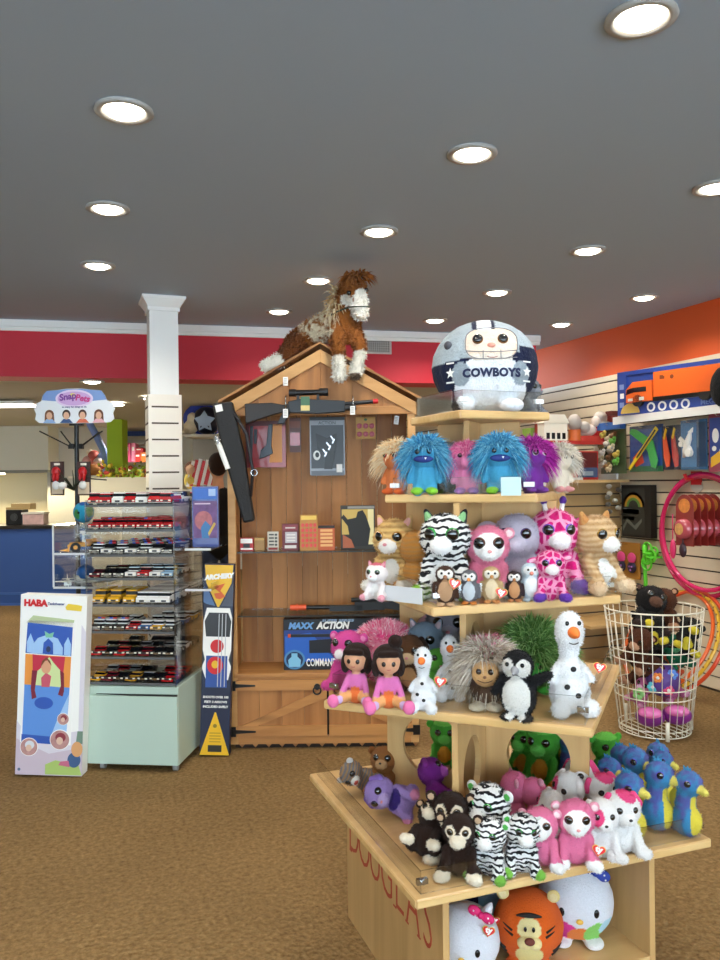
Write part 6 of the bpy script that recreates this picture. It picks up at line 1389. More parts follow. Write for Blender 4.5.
for px, py, hp_, yaw, D, lab in ((681,840,76,52,2.36,'blue seahorse plush with broad yellow belly at the right corner'),(652,838,80,62,2.40,'large blue seahorse plush second from the right corner'),(626,846,80,55,2.34,'blue seahorse plush half behind the front white dog'),
        (607,822,66,45,2.50,'blue seahorse plush close to the pedestal edge'),(633,815,74,50,2.52,'blue seahorse plush in the middle of the seahorse pile'),(651,806,64,20,2.62,'blue seahorse plush whose head rises highest, below the wire basket'),(656,818,60,60,2.58,'blue seahorse plush tucked behind the second large one'),(617,800,60,80,2.64,'blue seahorse plush at the back left of the pile')):
    put(SH,'plush_seahorse',lab,0,px,py,hp_*.9,yaw,(0,-4 if px < 640 else 4),0 if D < 2.45 else .012,D=D-.02,group=S1)
gt = boo('turtle',('#4faf3c',0),'#e8a83c','#6fcf5a',None,('round','#4faf3c',None),'#e8862c',None,'#1a3a1a',nose=None,paints=[('p',(0,.0,.92),(.25,.25,.10),'#7fd85a')])
for px, py, hp_, yaw, D, lab in ((602,785,50,30,2.78,'green and orange plush behind the pedestal, left of the seahorses'),(540,792,60,-20,2.76,'green plush seen low in the round opening'),(553,786,70,60,2.86,'green plush filling the top of the round opening'),(524,784,56,-40,2.82,'green plush at the left of the round opening')):
    put(gt,'plush_turtle',lab,0,px,py,hp_,yaw,D=D,group='green plush behind the pedestal')
put(SH,'plush_seahorse','dark blue seahorse plush seen at the right of the round opening',0,566,794,58,40,D=2.74,group=S1)
put(gt,'plush_turtle','green plush glimpsed through the left pedestal opening',0,441,766,48,0,D=2.95,group='green plush behind the pedestal')
# lying ones at the left
put(boo('sock',('#75777a',.8),None,'#f0ece6',None,('round','#d8d4ce',None),'#d8d4ce',None,'#1a1a1a',TAB,nose=None,paints=[('p',(0,-.37,.60),(.09,.05,.05),'#c8503c')]),'plush_monkey','grey sock monkey plush lying at the left of the lowest tier',0,374,786,42,-25,(35,-62),.03,D=2.72)
put(boo('bear','#9a6434',None,'#caa070',None,('round','#8a5428',None),None,None,'#2a1a10',nose='#2a1a14'),'plush_bear','brown bear plush leaning on the left pedestal board',0,379,799,48,-15,(-14,0),D=2.68)
put(boo('lilac','#a58acb',None,'#c0a8dc',None,('flop','#8a6ab8',None),'#d88ab0',None,'#2a1a4a',paints=[('p',(0,.0,.4),(.25,.3,.12),'#3f2a80')]),'plush_toy','lilac and navy plush lying on its side in front of the bear',0,412,808,54,-20,(20,-74),.045,D=2.50)
put(boo('magenta','#8f2f9a',None,'#c060c0',None,('flop','#a03aa8',None),None,None,'#3a1a3a'),'plush_toy','magenta plush lying against the front pedestal board',0,438,813,52,70,(-30,30),.02,D=2.52)
# ------------------------------------------------------------------ bottom compartment: round ball plush
def ballplush(key, main, rx, paints, parts):
    if key in KIND: return KIND[key]
    P = [('body', fuse(key, [('e',(0,0,.5),(rx,rx*.92,.48),main),('e',(-.2,-.22,.06),(.13,.15,.065),'#f4f2f4' if main != '#e8641c' else main),('e',(.2,-.22,.06),(.13,.15,.065),'#f4f2f4' if main != '#e8641c' else main)], paints, PL, .02), (0,0,0),(0,0,0),1,[])] + parts
    KIND[key] = P; return P
def catparts(bow):
    P = []
    for s in (-1,1):
        P.append(('ear', soft('cat','#eef0f6','#eef0f6'), (s*.30,0,.90),(0,R(s*28),0),1.3,[]))
        P.append(('eye', bit('#101014',(.038,.02,.055),.15), (s*.215,-.395,.52),(0,0,R(s*26)),1,[]))
    P.append(('nose', bit('#e8b84a',(.045,.025,.032)), (0,-.465,.44),(0,0,0),1,[]))
    m = MB().use(mat(bow,.7), True); m.ell((-.10,0,0),(.10,.05,.075)); m.ell((.10,0,0),(.10,.05,.075)); m.ell((0,-.02,0),(.05,.05,.05)); m.use(WHITE, True)
    for x, z in ((-.12,.02),(-.07,-.03),(.1,.03),(.14,-.02)): m.ell((x,-.05,z),(.012,.012,.012))
    P.append(('bow', m.mesh('bow'), (.24,-.14,.93),(0,R(25),0),1,[])); return P
cw = ballplush('ballwhite','#eceef6',.49,(),catparts('#d81f6a')); cr_ = ballplush('ballrainbow','#eceef6',.49,[('p',(-.22,-.30,.22),(.24,.3,.20),'#e83a9a'),('p',(.02,-.36,.17),(.17,.25,.17),'#f0863c'),('p',(.22,-.30,.22),(.17,.3,.18),'#8fd86a'),('p',(.34,-.2,.3),(.12,.2,.12),'#bfe4f0'),('p',(-.2,-.25,.05),(.16,.18,.08),'#f4f2f4'),('p',(.2,-.25,.05),(.16,.18,.08),'#f4f2f4')],catparts('#2a3f9a'))
def inbox(x, y): return stand_pt(x, y, .1405)
def put_ball(P, name, label, x, y, h, yaw, tagged=None):
    p = inbox(x, y); D = depth(p); X = p.x*CA-p.y*SA; px = 360+X/D*FP
    return put(P, name, label, 0, px, 480, h*FP/D, yaw, D=D, dz=0, tagged=tagged)
def fixz(t): t.location.z = .141; return t
fixz(put_ball(cw,'plush_ball_cat','white round cat plush with pink bow, left in the bottom compartment',-.228,-.27,.20,-8,(.36,-.30,.80)))
fixz(put_ball(cr_,'plush_ball_cat','white round cat plush with rainbow body, right in the bottom compartment',.165,-.235,.235,6))
tp = []
for s in (-1,1):
    tp.append(('ear', soft('round','#f0d890','#f4e0a8'), (s*.33,-.05,.90),(0,R(s*30),0),1.1,[]))
    tp.append(('eye', bit('#101012',(.022,.015,.034),.15), (s*.055,-.455,.66),(0,0,0),1,[]))
tp.append(('nose', bit('#6a2f24',(.07,.045,.05),.7), (0,-.525,.535),(0,0,0),1,[]))
m = MB().use(mat('#17110e',.8))
for s in (-1,1):
    for z, x0 in ((.60,.23),(.54,.22),(.30,.32),(.24,.30)):
        pts = []
        for i in range(6): x = x0+.12*i/5; zz = z+.05*i/5; d = 1-(x/.49)**2-((zz-.5)/.48)**2; pts.append((s*x,-.4508*math.sqrt(max(.02,d))-.004,zz))
        m = MB().use(mat('#17110e',.8)); m.tube(pts,[.016,.015,.013,.011,.008,.004],6); tp.append(('stripe', m.mesh('stripe'), (0,0,0),(0,0,0),1,[]))
pts = []
for i in range(9):
    x = -.17+.34*i/8; zz = .80-.35*x*x*4*.5; d = 1-(x/.49)**2-((zz-.5)/.48)**2; pts.append((x,-.4508*math.sqrt(max(.02,d))-.004,zz))
m = MB().use(mat('#17110e',.8)); m.tube(pts,[.01,.02,.028,.032,.034,.032,.028,.02,.01],6)
tp.append(('stripe', m.mesh('stripe'), (0,0,0),(0,0,0),1,[]))
tp.append(('muzzle', fuse('tiger_muzzle', [('e',(-.07,-.44,.47),(.10,.09,.085),'#f2dfa0'),('e',(.07,-.44,.47),(.10,.09,.085),'#f2dfa0')], (), PL, .016), (0,0,0),(0,0,0),1,[]))
tg = ballplush('balltiger','#e8641c',.49,[('p',(0,-.42,.64),(.16,.15,.15),'#f2dfa0'),('p',(0,-.40,.22),(.2,.2,.22),'#f2e29a')],tp)
fixz(put_ball(tg,'plush_ball_tiger','orange round tiger plush with cream muzzle in the bottom compartment',-.03,-.28,.21,2,(-.47,-.22,.62)))
fixz(put_ball(cw,'plush_ball_cat','white round plush at the back left of the bottom compartment',-.205,.05,.23,20))
bb = ballplush('ballblue','#8fc4e8',.49,[('p',(0,-.4,.5),(.3,.2,.12),'#8fc4e8')],[('eye', bit('#101014',(.045,.02,.05),.15),(s*.16,-.425,.62),(0,0,0),1,[]) for s in (-1,1)])
fixz(put_ball(bb,'plush_ball','light blue round plush behind the orange tiger',-.03,-.02,.27,0))
db = ballplush('ballnavy','#251a4a',.49,(),[('eye', bit('#e8e8ea',(.045,.02,.05),.3),(s*.16,-.425,.62),(0,0,0),1,[]) for s in (-1,1)])
fixz(put_ball(db,'plush_ball','dark purple round plush behind the white cat',-.145,-.005,.25,0))
fixz(put_ball(cw,'plush_ball_cat','pale round plush behind the rainbow cat in the bottom compartment',.10,.08,.26,-20))
# ================================================================== right wall goods
WRZ = -PI/2
def wthing(name, label, cat, px, py, x, group=None): return thing(name, label, cat, onx(px, py, x), WRZ, group)
class WQ:
    def __init__(s, px, py, x): s.o = onx(px, py, x); s.x = x
    def __call__(s, px, py): v = onx(px, py, s.x); return (s.o.y-v.y, v.z-s.o.z)
# upper ledge and the boxed truck
q = WQ(624, 416, 4.13); L = onx(624,416,4.13).y-3.6
t = thing('wall_shelf', 'long white wall shelf carrying the boxed orange truck', 'shelf', (4.13, onx(614,420,4.13).y, q.o.z-.0315), WRZ)
m = MB().use(WHITEP); m.bb(0,2.6,0,.268,0,.03); m.bb(0,2.6,-.012,0,-.03,.03); obj('board', m, t)
t = thing('toy_box', 'long blue window box holding an orange toy truck on the wall shelf', 'toy box', q.o+Vector((-.06,0,0)), WRZ+R(15))
a = q(733, 405)[0]; h = q(624,373)[1]; bl_ = mat('#26418f',.35,coat=.3)
m = MB().use(bl_); m.bb(0,a,.012,.035,0,h); m.bb(0,.085,0,.012,0,h); m.bb(.085,a,0,.012,0,.085); m.bb(.085,a,0,.012,h-.03,h)
m.use(mat('#7f93c8',.4)); m.rectp(.02,.06,.06,.10,0); m.rectp(.02,.06,.2,.24,0)
m.use(WHITE); m.rectp(.025,.06,.13,.17,0)
m.use(mat('#d8b45a',.4)); m.prism([(.03+.085-.085*math.cos(PI*i/16), .012+.075*math.sin(PI*i/16)) for i in range(17)],-.0016,.0002)
for i in range(4): m.use(WHITE); m.disc((.30+.095*i,0,.045),.036,.036); m.use(bl_); m.disc((.30+.095*i,-.0012,.045),.02,.022)
put_text(m, 'MEGA TRUCK', .05, .86, -.002, .045, mat('#6f86c0',.4), .001)
obj('box', m, t)
OR_ = mat('#e8641c',.4,name='orange_plastic'); 
m = MB().use(OR_); m.prism([(.10,.09),(.33,.09),(.33,.245),(.16,.245),(.10,.19)],-.03,.012); m.use(WINM); m.prism([(.10,.15),(.17,.165),(.28,.165),(.28,.20),(.16,.20),(.11,.19)],-.032,-.03); m.use(mat('#d8d2c8',.3)); m.bb(.22,.26,-.034,-.03,.10,.125); m.bb(.12,.16,-.034,-.03,.10,.12); obj('cab', m, t)
m = MB().use(OR_); m.bb(.345,.96,-.035,.012,.115,.30); m.use(mat('#7a3818',.4)); m.bb(.40,.44,-.037,-.035,.24,.262); m.disc((.5,-.035,.25),.016,.016); m.bb(.40,.43,-.037,-.035,.262,.27); obj('container', m, t, bevel=.004)
m = MB().use(BLACK); m.bb(.30,.98,-.02,.012,.085,.115); obj('chassis', m, t)
for x in (.20,.75,.87): m = MB().use(TYRE); m.cyl((x,-.03,.10),(x,.01,.10),.045,n=20); obj('wheel', m, t)
t = thing('plush_toy', 'dark shaggy toy at the right end of the boxed truck', 'plush toy', onx(715,409,4.09), WRZ)
link('body', fuse('dark_shaggy', [('e',(.08,0,.14),(.11,.06,.14),'#16181a'),('e',(.12,0,.24),(.07,.05,.05),'#101214')], (), PL, .014), t)
# hanging packs under the shelf
def wpack(name, label, px0, py0, px1, py1, x, cardcol, draw, group='hanging packs on the right wall', cat='toy pack'):
    q = WQ(px0, py1, x); t = thing(name, label, cat, q.o, WRZ, group); w = q(px1, py1)[0]; h = q(px0, py0)[1]
    m = MB().use(mat(cardcol,.4,coat=.25)); m.bb(0,w,0,.008,0,h); c = obj('card', m, t); draw(t, w, h)
    for u in (.5,): m = MB().use(CHROME); m.tube([(w*u,4.4-x,h*.95),(w*u,-.06,h*.95),(w*u,-.065,h*.98)],.0035,6); obj('peg', m, t)
    return t
def d_animals(t, w, h):
    rr = random.Random(9); cs = ['#d8c8a0','#8a6a3a','#e8e2d4','#5fb03c','#b8a888','#6a4a2a','#c8b048','#efe9df','#a8a8a0']
    for i in range(16):
        c = cs[i % 9]; x, z = w*rr.uniform(.15,.85), h*(.1+.72*i/16); m = MB().use(mat(c,.5), True); m.ell((x,-.04,z),(.035,.025,.022)); m.ell((x+.032,-.045,z+.02),(.016,.015,.016))
        for k in (-1,1): m.cyl((x+k*.018,-.04,z-.03),(x+k*.018,-.04,z),.007,n=6)
        obj('toy_animal', m, t)
    m = MB().use(mat('#2f5fa8',.4,var=.4,vscale=18)); m.bb(0,w,-.05,.0,h*.86,h); obj('header', m, t); m = MB().use(FILM); m.bb(0,w,-.075,-.073,0,h*.86); obj('film', m, t)
wpack('toy_pack','clear bag of mixed toy animals hanging beside the glider pack',601,424,626,474,4.22,'#4a5a3a',d_animals)
def wingshape(m, c, col, s=1.0, rot=0, rotw=0):
    ca, sa = math.cos(R(rot)), math.sin(R(rot))
    def tr(p): return [(c[0]+s*(x*ca-z*sa), c[1]+s*(x*sa+z*ca)) for x, z in p]
    return tr
def d_glider(t, w, h):
    m = MB().use(mat('#1f4f9a',.4)); m.rectp(.01,w-.01,h*.12,h*.92,0); m.use(mat('#12603a',.4)); m.rectp(.0,w,.0,h*.12,0); m.use(mat('#d8402c',.4)); m.polyp([(w*.1,h*.3),(w*.35,h*.5),(w*.45,h*.2),(w*.2,h*.1)],-.001); obj('print', m, t)
    m = MB().use(mat('#2fae4a',.4)); m.prism([(w*.05,h*.86),(w*.12,h*.95),(w*.28,h*.92),(w*.78,h*.66),(w*.92,h*.22),(w*.85,h*.06),(w*.72,h*.1),(w*.62,h*.42),(w*.5,h*.58)],-.022,-.014); obj('wing', m, t, bevel=.003)
    m = MB().use(mat('#e8d01c',.4)); m.prism([(w*.04,h*.08),(w*.10,h*.04),(w*.95,h*.88),(w*.88,h*.95)],-.03,-.022); m.use(BLACK); m.prism([(w*.30,h*.32),(w*.33,h*.29),(w*.90,h*.86),(w*.87,h*.89)],-.0315,-.030); obj('fuselage', m, t)
    m = MB().use(FILM); m.bb(0,w,-.045,-.043,0,h); obj('film', m, t)
wpack('toy_pack','green-winged toy glider with yellow body in a blue pack',630,427,663,472,4.22,'#2a3f6a',d_glider)
def d_glider2(t, w, h):
    m = MB().use(mat('#1c2a4f',.4)); m.rectp(.005,w-.005,.02,h*.9,0); obj('print', m, t)
    for i, u in enumerate((.22,.72)):
        m = MB().use(mat('#d8562c' if i == 0 else '#b83a34',.4)); m.prism([(w*(u-.15),h*.75),(w*u,h*.8),(w*(u+.25),h*.3),(w*(u+.22),h*.08),(w*(u+.05),h*.06),(w*(u-.1),h*.3)],-.02,-.012); obj('wing', m, t)
        m = MB().use(mat('#d8b01c',.4)); m.prism([(w*(u-.1),h*.72),(w*(u-.02),h*.68),(w*(u+.12),h*.9),(w*(u+.04),h*.94)],-.026,-.02); obj('fuselage', m, t)
wpack('toy_pack','dark pack of two red-winged gliders beside the green glider',664,426,681,470,4.22,'#1a2234',d_glider2)
def d_plane(t, w, h):
    m = MB().use(mat('#3f7ab0',.4,var=.35,vscale=9)); m.rectp(.005,w*.62,.02,h-.02,0); m.use(mat('#123a5f',.4)); m.rectp(w*.62,w-.004,.02,h-.02,0); obj('print', m, t)
    m = MB().use(mat('#efeee8',.3)); m.tube([(w*.25,-.03,h*.25),(w*.32,-.03,h*.4),(w*.45,-.03,h*.62),(w*.52,-.03,h*.78)],[.01,.022,.022,.008],10); m.prism([(w*.05,h*.62),(w*.14,h*.68),(w*.55,h*.45),(w*.62,h*.34),(w*.4,h*.42)],-.036,-.028); m.prism([(w*.42,h*.75),(w*.62,h*.84),(w*.6,h*.74)],-.036,-.028); m.cyl((w*.5,-.03,h*.34),(w*.5,-.055,h*.34),.03,n=14); m.cyl((w*.2,-.03,h*.52),(w*.2,-.05,h*.52),.02,n=12); obj('plane', m, t)
    m = MB().use(FILM); m.bb(0,w,-.07,-.068,0,h); obj('film', m, t)
wpack('toy_pack','white toy plane in a blue blister pack on the right wall',681,421,707,470,4.22,'#235a86',d_plane)
def d_blue(t, w, h):
    m = MB().use(mat('#24408f',.4)); m.rectp(.01,w-.01,.06,h-.03,0); m.use(mat('#e8b42c',.4)); m.polyp([(.02,.03),(w*.7,.1),(w*.9,.2),(w*.5,.16),(.02,.1)],-.001); m.use(WHITE); m.disc((w*.25,-.001,h*.62),.03,.05); m.disc((w*.5,-.001,h*.35),.03,.025); m.disc((w*.2,-.001,h*.4),.02,.018); obj('print', m, t)
wpack('toy_pack','blue picture card with red border at the right picture edge',709,414,738,472,4.22,'#8a2440',d_blue)
# black puzzle box
q = WQ(622,536,4.33); w_, h_ = q(651,540)[0], q(622,485)[1]
t = thing('toy_box', 'black box with a rainbow arch print hanging on the slat wall', 'toy box', q.o, WRZ)
m = MB().use(mat('#131413',.35)); m.bb(0,w_,0,.06,0,h_); m.use(mat('#2a2c28',.4)); m.rectp(.01,w_*.8,.02,h_-.03,0)
for i, c in enumerate(('#a8562c','#b88a2c','#5f8a3c','#2c2e2a')):
    r0 = w_*(.38-.07*i); m.use(mat(c,.5)); m.prism([(w_*.42+r0*math.cos(PI*k/16), h_*.58+r0*.9*math.sin(PI*k/16)) for k in range(17)],-.0012-.0006*i,.0002)
m.use(mat('#8f928c',.5)); m.rectp(w_*.02,w_*.62,h_*.44,h_*.54,0); m.rectp(w_*.05,w_*.45,h_*.32,h_*.40,0); m.use(mat('#6a6e66',.5)); m.polyp([(w_*.05,h_*.1),(w_*.2,h_*.28),(w_*.5,h_*.14),(w_*.7,h_*.3),(w_*.7,h_*.36),(w_*.45,h_*.22),(w_*.2,h_*.36),(w_*.03,h_*.18)],-.001); obj('box', m, t, bevel=.002)
# hula hoops on the wall hook
for i, (c, lab, dz, dx, rad) in enumerate((('#e0206a','front pink hula hoop hanging on the wall hook',0,.0,.42),('#c81f5a','second pink hula hoop hanging slightly lower behind the first',-.03,.035,.437))):
    p = onx(703, 532, 4.33+dx); t = thing('hula_hoop', lab, 'hula hoop', p+Vector((0,0,dz)), WRZ, 'pink hula hoops on the wall')
    m = MB().use(mat(c,.25,coat=.5)); m.torus((0,0,0),rad,.017,'Y',72,10); obj('hoop', m, t)
t = thing('wall_hook', 'red padded wall hook carrying the pink hula hoops', 'hook', onx(697,478,4.395), WRZ)
m = MB().use(REDP); m.bb(-.05,.05,-.012,.0,-.05,.05); m.tube([(0,0,.0),(0,-.10,-.005),(0,-.115,.03)],.014,8); obj('bracket', m, t); m = MB().use(mat('#b9b2a4',.3)); m.disc((0,-.0,-.06),.06,.05,.006); obj('plate', m, t)
for i in range(5):
    x = 4.06+.062*i; q = WQ(676,545,4.06); t = thing('toy_pack', ['front','second','third','fourth','rearmost'][i]+' red bubble toy pack on the peg inside the pink hoops', 'toy pack', Vector((x, q.o.y, q.o.z)), WRZ, 'red packs on one peg')
    w_, h_ = .17, .36; m = MB().use(mat('#8a2a26',.3,coat=.4)); pts = [(0,0),(w_,0),(w_,h_*.72)]+[(w_/2+w_/2*math.cos(PI*k/12), h_*.72+h_*.28*math.sin(PI*k/12)) for k in range(1,12)]+[(0,h_*.72)]
    m.prism(pts,0,.006); m.use(mat('#d8843c',.4,var=.5,vscale=30)); m.disc((w_/2,0,h_*.78),.055,.05); obj('card', m, t)
    m = MB().use(mat('#b8505a',.2,coat=.5)); m.lathe([(.072,0),(.068,.035),(.05,.045),(0,.048)],(w_/2,0,h_*.33),24,(0,-1,0)); m.use(mat('#d89a5a',.4,var=.6,vscale=40)); m.disc((w_/2,-.049,h_*.33),.04,.04); obj('bubble', m, t)
q = WQ(676,560,4.06)
t = thing('toy_charm', 'pink hanging toy below the red packs, left one', 'toy', onx(673,556,4.05), WRZ); m = MB().use(mat('#e0306a',.3), True); m.ell((0,0,.05),(.025,.02,.07)); m.cyl((0,0,.1),(0,0,.30),.004,n=6); obj('charm', m, t)
t = thing('toy_charm', 'dark hanging toy below the red packs, right one', 'toy', onx(683,556,4.05), WRZ); m = MB().use(mat('#3a2430',.3), True); m.ell((0,0,.04),(.03,.02,.05)); m.cyl((0,0,.08),(0,0,.2),.004,n=6); obj('charm', m, t)
# pack with pink and black wings, green stretchy toy, blue lolly
def d_skull(t, w, h):
    for u in (.28,.72):
        m = MB().use(mat('#e04a8a',.4), True); m.ell((w*u,-.012,h*.58),(w*.17,.015,h*.15)); m.use(mat('#2c2440',.4), True); m.ell((w*u,-.012,h*.32),(w*.18,.015,h*.16)); m.use(mat('#a86ab8',.4), True); m.ell((w*u-.014,-.026,h*.34),.008); m.ell((w*u+.014,-.026,h*.34),.008); m.ell((w*u,-.026,h*.25),.009); obj('clip', m, t)
    m = MB().use(mat('#d8b83c',.4)); m.prism([(w*.3,0),(w*.8,0),(w*.55,-h*.12)],0,.008); obj('tip', m, t)
wpack('toy_pack','brown card with two pink and black skull clips',616,541,640,576,4.34,'#a8742c',d_skull)
t = thing('stretchy_toy', 'lime green stretchy toy hanging with a long tail on the slat wall', 'toy', onx(645,597,4.33), WRZ)
LG = mat('#5fd02c',.35); m = MB().use(LG); m.tube([(0,0,0),(.01,0,.12),(0,0,.26),(.01,0,.42)],[.012,.016,.014,.02],8); obj('tail', m, t)
rr = random.Random(4)
for i in range(9): m = MB().use(LG); c = Vector((.07+rr.uniform(-.03,.05),rr.uniform(-.03,.02),.32+rr.uniform(-.08,.08))); m.torus(c,rr.uniform(.03,.055),.009,'XYZ'[i % 3] if i % 3 != 0 else 'Y',20,6); obj('loop', m, t)
t = thing('toy_lolly', 'small blue toy on a clear stick beside the tall tan cat', 'toy', onz(615,640,.5) if 0 else atD(615.5,592,6.0), WRZ); t.location = atD(615.5,592,6.45)
m = MB().use(mat('#5f9ad8',.3)); m.box((0,0,.17),(.06,.05,.05)); m.use(WHITE); m.box((.0,-.03,.17),(.025,.02,.02)); obj('head', m, t, bevel=.012)
m = MB().use(mat('#c9d6dc',.2)); m.cyl((0,0,-.0),(0,0,.15),.006,n=8); obj('stick', m, t)
# wooden slat fixture across the corner
FY = 5.56; BRW = mat('#a98a5c',.5,name='brown_slat'); 
t = thing('slat_fixture', 'brown slatted end fixture standing against the right wall behind the stand', 'shelving', (3.78, FY, 0), 0)
m = MB().use(GROOVE); m.bb(0,.60,.012,.04,.06,1.52); m.use(BRW); z = .06
while z < 1.5: m.bb(0,.60,0,.014,z,min(z+.086,1.52)); z += .098
obj('slat_panel', m, t)
m = MB().use(PLY); m.bb(-.02,.612,-.10,.42,1.52,1.545); obj('top_board', m, t)
m = MB().use(PLY); m.bb(-.02,.612,-.42,.42,.0,.06); m.bb(-.02,.612,-.42,-.0,.40,.42) ; obj('base_deck', m, t)
m = MB().use(PLYZ); m.bb(-.018,.0,-.0,.42,.06,1.52); obj('end_board', m, t)
m = MB().use(WHITEP); m.bb(-.16,.612,-.05,.3,1.84,1.86); obj('upper_board', m, t)
m = MB().use(mat('#b02a20',.4)); m.bb(-.16,.612,-.062,-.05,1.835,1.865); obj('edge_strip', m, t)
m = MB().use(WHITEP); m.bb(.56,.58,0,.3,1.545,1.84); m.bb(-.15,-.13,0,.3,1.5,1.84); obj('bracket', m, t)
UP = 1.861; GB = 'toys on the upper corner shelf'
def ftoy(label, x, z, y=-.02, name='toy_box', group=GB, cat='toy box'): return thing(name, label, cat, (3.78+x, FY+y, z), 0, group)
t = ftoy('white farmhouse toy with black windows, left on the upper corner shelf', -.03, UP, .0, 'toy_house', GB, 'toy')
m = MB().use(CREAM); m.bb(-.11,.11,0,.14,0,.15); obj('wall', m, t); m = MB().use(mat('#e8dfcc',.5)); m.prism([(-.125,.15),(.125,.15),(.08,.22),(-.08,.22)],-.01,.15); obj('roof', m, t)
for i in range(4): m = MB().use(BLACK); m.bb(-.09+.05*i,-.06+.05*i,-.004,.002,.02,.07); obj('window', m, t)
t = ftoy('red tower toy behind the white farmhouse', -.12, UP, .12, 'toy_tower', GB, 'toy'); m = MB().use(mat('#9a3a24',.5)); m.cyl((0,0,0),(0,0,.2),.03); m.cyl((0,0,.2),(0,0,.25),.045,.01); obj('tower', m, t)
t = ftoy('orange and grey figure pack in the middle of the upper corner shelf', .17, UP, -.01, 'toy_figure', GB, 'toy'); m = MB().use(mat('#c8642c',.5), True); m.cyl((0,0.04,0),(0,0.04,.10),.05); m.use(mat('#a8a098',.5), True); m.ell((0,.04,.16),(.06,.05,.07)); m.ell((.09,.03,.12),(.05,.05,.05)); obj('figure', m, t)
t = ftoy('white and red toy animal beside the orange figure', .31, UP, .0, 'toy_figure', GB, 'toy'); m = MB().use(mat('#d8c8bc',.5), True); m.ell((0,.05,.1),(.09,.05,.05)); m.ell((.07,.03,.17),(.04,.04,.045)); m.use(mat('#b8382c',.5)); m.bb(-.1,.1,0,.1,0,.05); obj('figure', m, t)
t = ftoy('red drum-shaped toy on the upper corner shelf', .45, UP, .0, 'toy_drum', GB, 'toy'); m = MB().use(REDP); m.cyl((0,.06,0),(0,.06,.15),.07,n=24); m.use(mat('#d8d0c4',.4)); m.cyl((0,.06,.15),(0,.06,.17),.073,n=24); m.use(mat('#c8beb4',.5), True); m.ell((.0,.06,.21),(.06,.05,.05)); obj('drum', m, t)
t = ftoy('red toy tower at the right end of the upper corner shelf', .55, UP, .0, 'toy_tower', GB, 'toy'); m = MB().use(mat('#8f2f24',.5)); m.bb(-.03,.03,0,.06,0,.22); m.use(mat('#5f2018',.5)); m.bb(-.04,.04,-.01,.07,.22,.26); obj('tower', m, t)
t = ftoy('green box beside the white farmhouse on the upper corner shelf', -.24, 1.8, .12); m = MB().use(mat('#8fb04a',.5)); m.bb(-.09,.09,0,.12,0,.12); m.use(mat('#d8d0b0',.5)); m.rectp(-.06,.06,.03,.08,0); obj('box', m, t); t.location.z = 1.861; t.location.x = 3.78-.075+.0; t.location.y = FY+.17
t = ftoy('red and black window box of toy vehicles standing on the fixture top board', .17, 1.5455, -.05, 'toy_box', 'boxes on the fixture top board'); m = MB().use(mat('#b8241f',.4)); m.bb(-.13,.17,0,.1,0,.235); m.use(mat('#5a1614',.4)); m.rectp(-.05,.16,.10,.225,0); m.use(mat('#3a4a6a',.4)); m.rectp(-.03,.165,.02,.1,0); m.use(mat('#d8d0c8',.4)); m.rectp(-.12,.02,.0,.02,0); m.use(mat('#e04a3a',.4)); m.disc((-.08,-.001,.14),.03,.05); obj('box', m, t)
m = MB().use(mat('#8a949c',.3)); m.bb(.0,.1,-.03,-.002,.035,.07); obj('toy_vehicle', m, t)
t = ftoy('cream pack leaning beside the red window box', -.04, 1.5455, -.03, 'toy_box', 'boxes on the fixture top board'); m = MB().use(mat('#d8ccb4',.5)); m.bb(-.05,.05,0,.06,0,.2); m.use(mat('#a89a80',.5)); m.rectp(-.035,.03,.05,.14,0); obj('box', m, t)
t = ftoy('clear bag of small white toys hanging on the brown slats', .48, 1.25, -.05, 'toy_pack', 'packs on the brown slats', 'toy pack')
rr = random.Random(8)
for i in range(8): m = MB().use(mat('#c9c4b8' if i % 2 else '#6a665e',.5), True); m.ell((rr.uniform(-.06,.06),0,.03+.03*i),(.025,.02,.02)); obj('toy', m, t)
m = MB().use(FILM); m.bb(-.09,.09,-.03,.03,0,.27); obj('bag', m, t)
# ------------------------------------------------------------------ wire basket of plush
BP = atD(655, 742, 4.90); BP.z = 0
t = thing('wire_basket', 'tall round white wire basket heaped with plush toys', 'basket', BP); BASK = t
WIRE = mat('#e6e0cc', .4, name='cream_wire'); RB, RT, HB_ = .205, .288, .76
def rad(z): return RB+(RT-RB)*z/HB_
m = MB().use(WIRE)
for i in range(30): a = 2*PI*i/30; m.tube([(rad(z)*math.cos(a), rad(z)*math.sin(a), z) for z in (.02, HB_)],.0025,6)
obj('upright_wires', m, t)
for z in (.02,.055,.24,.30,.47,.525,.69,HB_): m = MB().use(WIRE); m.torus((0,0,z),rad(z),.0035 if z < HB_ else .005,'Z',56,8); obj('ring', m, t)
m = MB().use(WIRE)
for i in range(9): x = -.19+.0475*i; y = math.sqrt(max(0,RB**2-x*x)); m.tube([(x,-y,.03),(x,y,.03)],.003,6)
obj('bottom_grid', m, t)
for a in (-112,-20,100): m = MB().use(WIRE); c = Vector((math.cos(R(a)),math.sin(R(a)),0)); m.tube([c*(rad(.12)+.006)+Vector((0,0,.12)), c*(RB+.018)+Vector((0,0,.01))],.012,6); obj('foot', m, t)
rr = random.Random(12)
DKM = boo('gorilla','#1d1a1a',None,'#6a4a3a',None,('round','#1d1a1a','#5a4038'),'#3a2c28','#3a2c28','#2a1a10',nose=None)
YEL = boo('darkyellow','#20201c','#d8c83c','#e8d43c',None,('round','#26241e',None),'#e0cc3c','#e0cc3c','#2a1a10',nose=None)
BRM = boo('bigbrown','#5a3320',None,'#c89a7a',None,('round','#4a2818','#c89a7a'),'#b88a6a','#b88a6a','#2a1a10',nose=None)
GRN = boo('darkgreen','#1f6a4a',None,'#5fa878',None,('round','#1f6a4a',None),None,None,'#101010',nose=None)
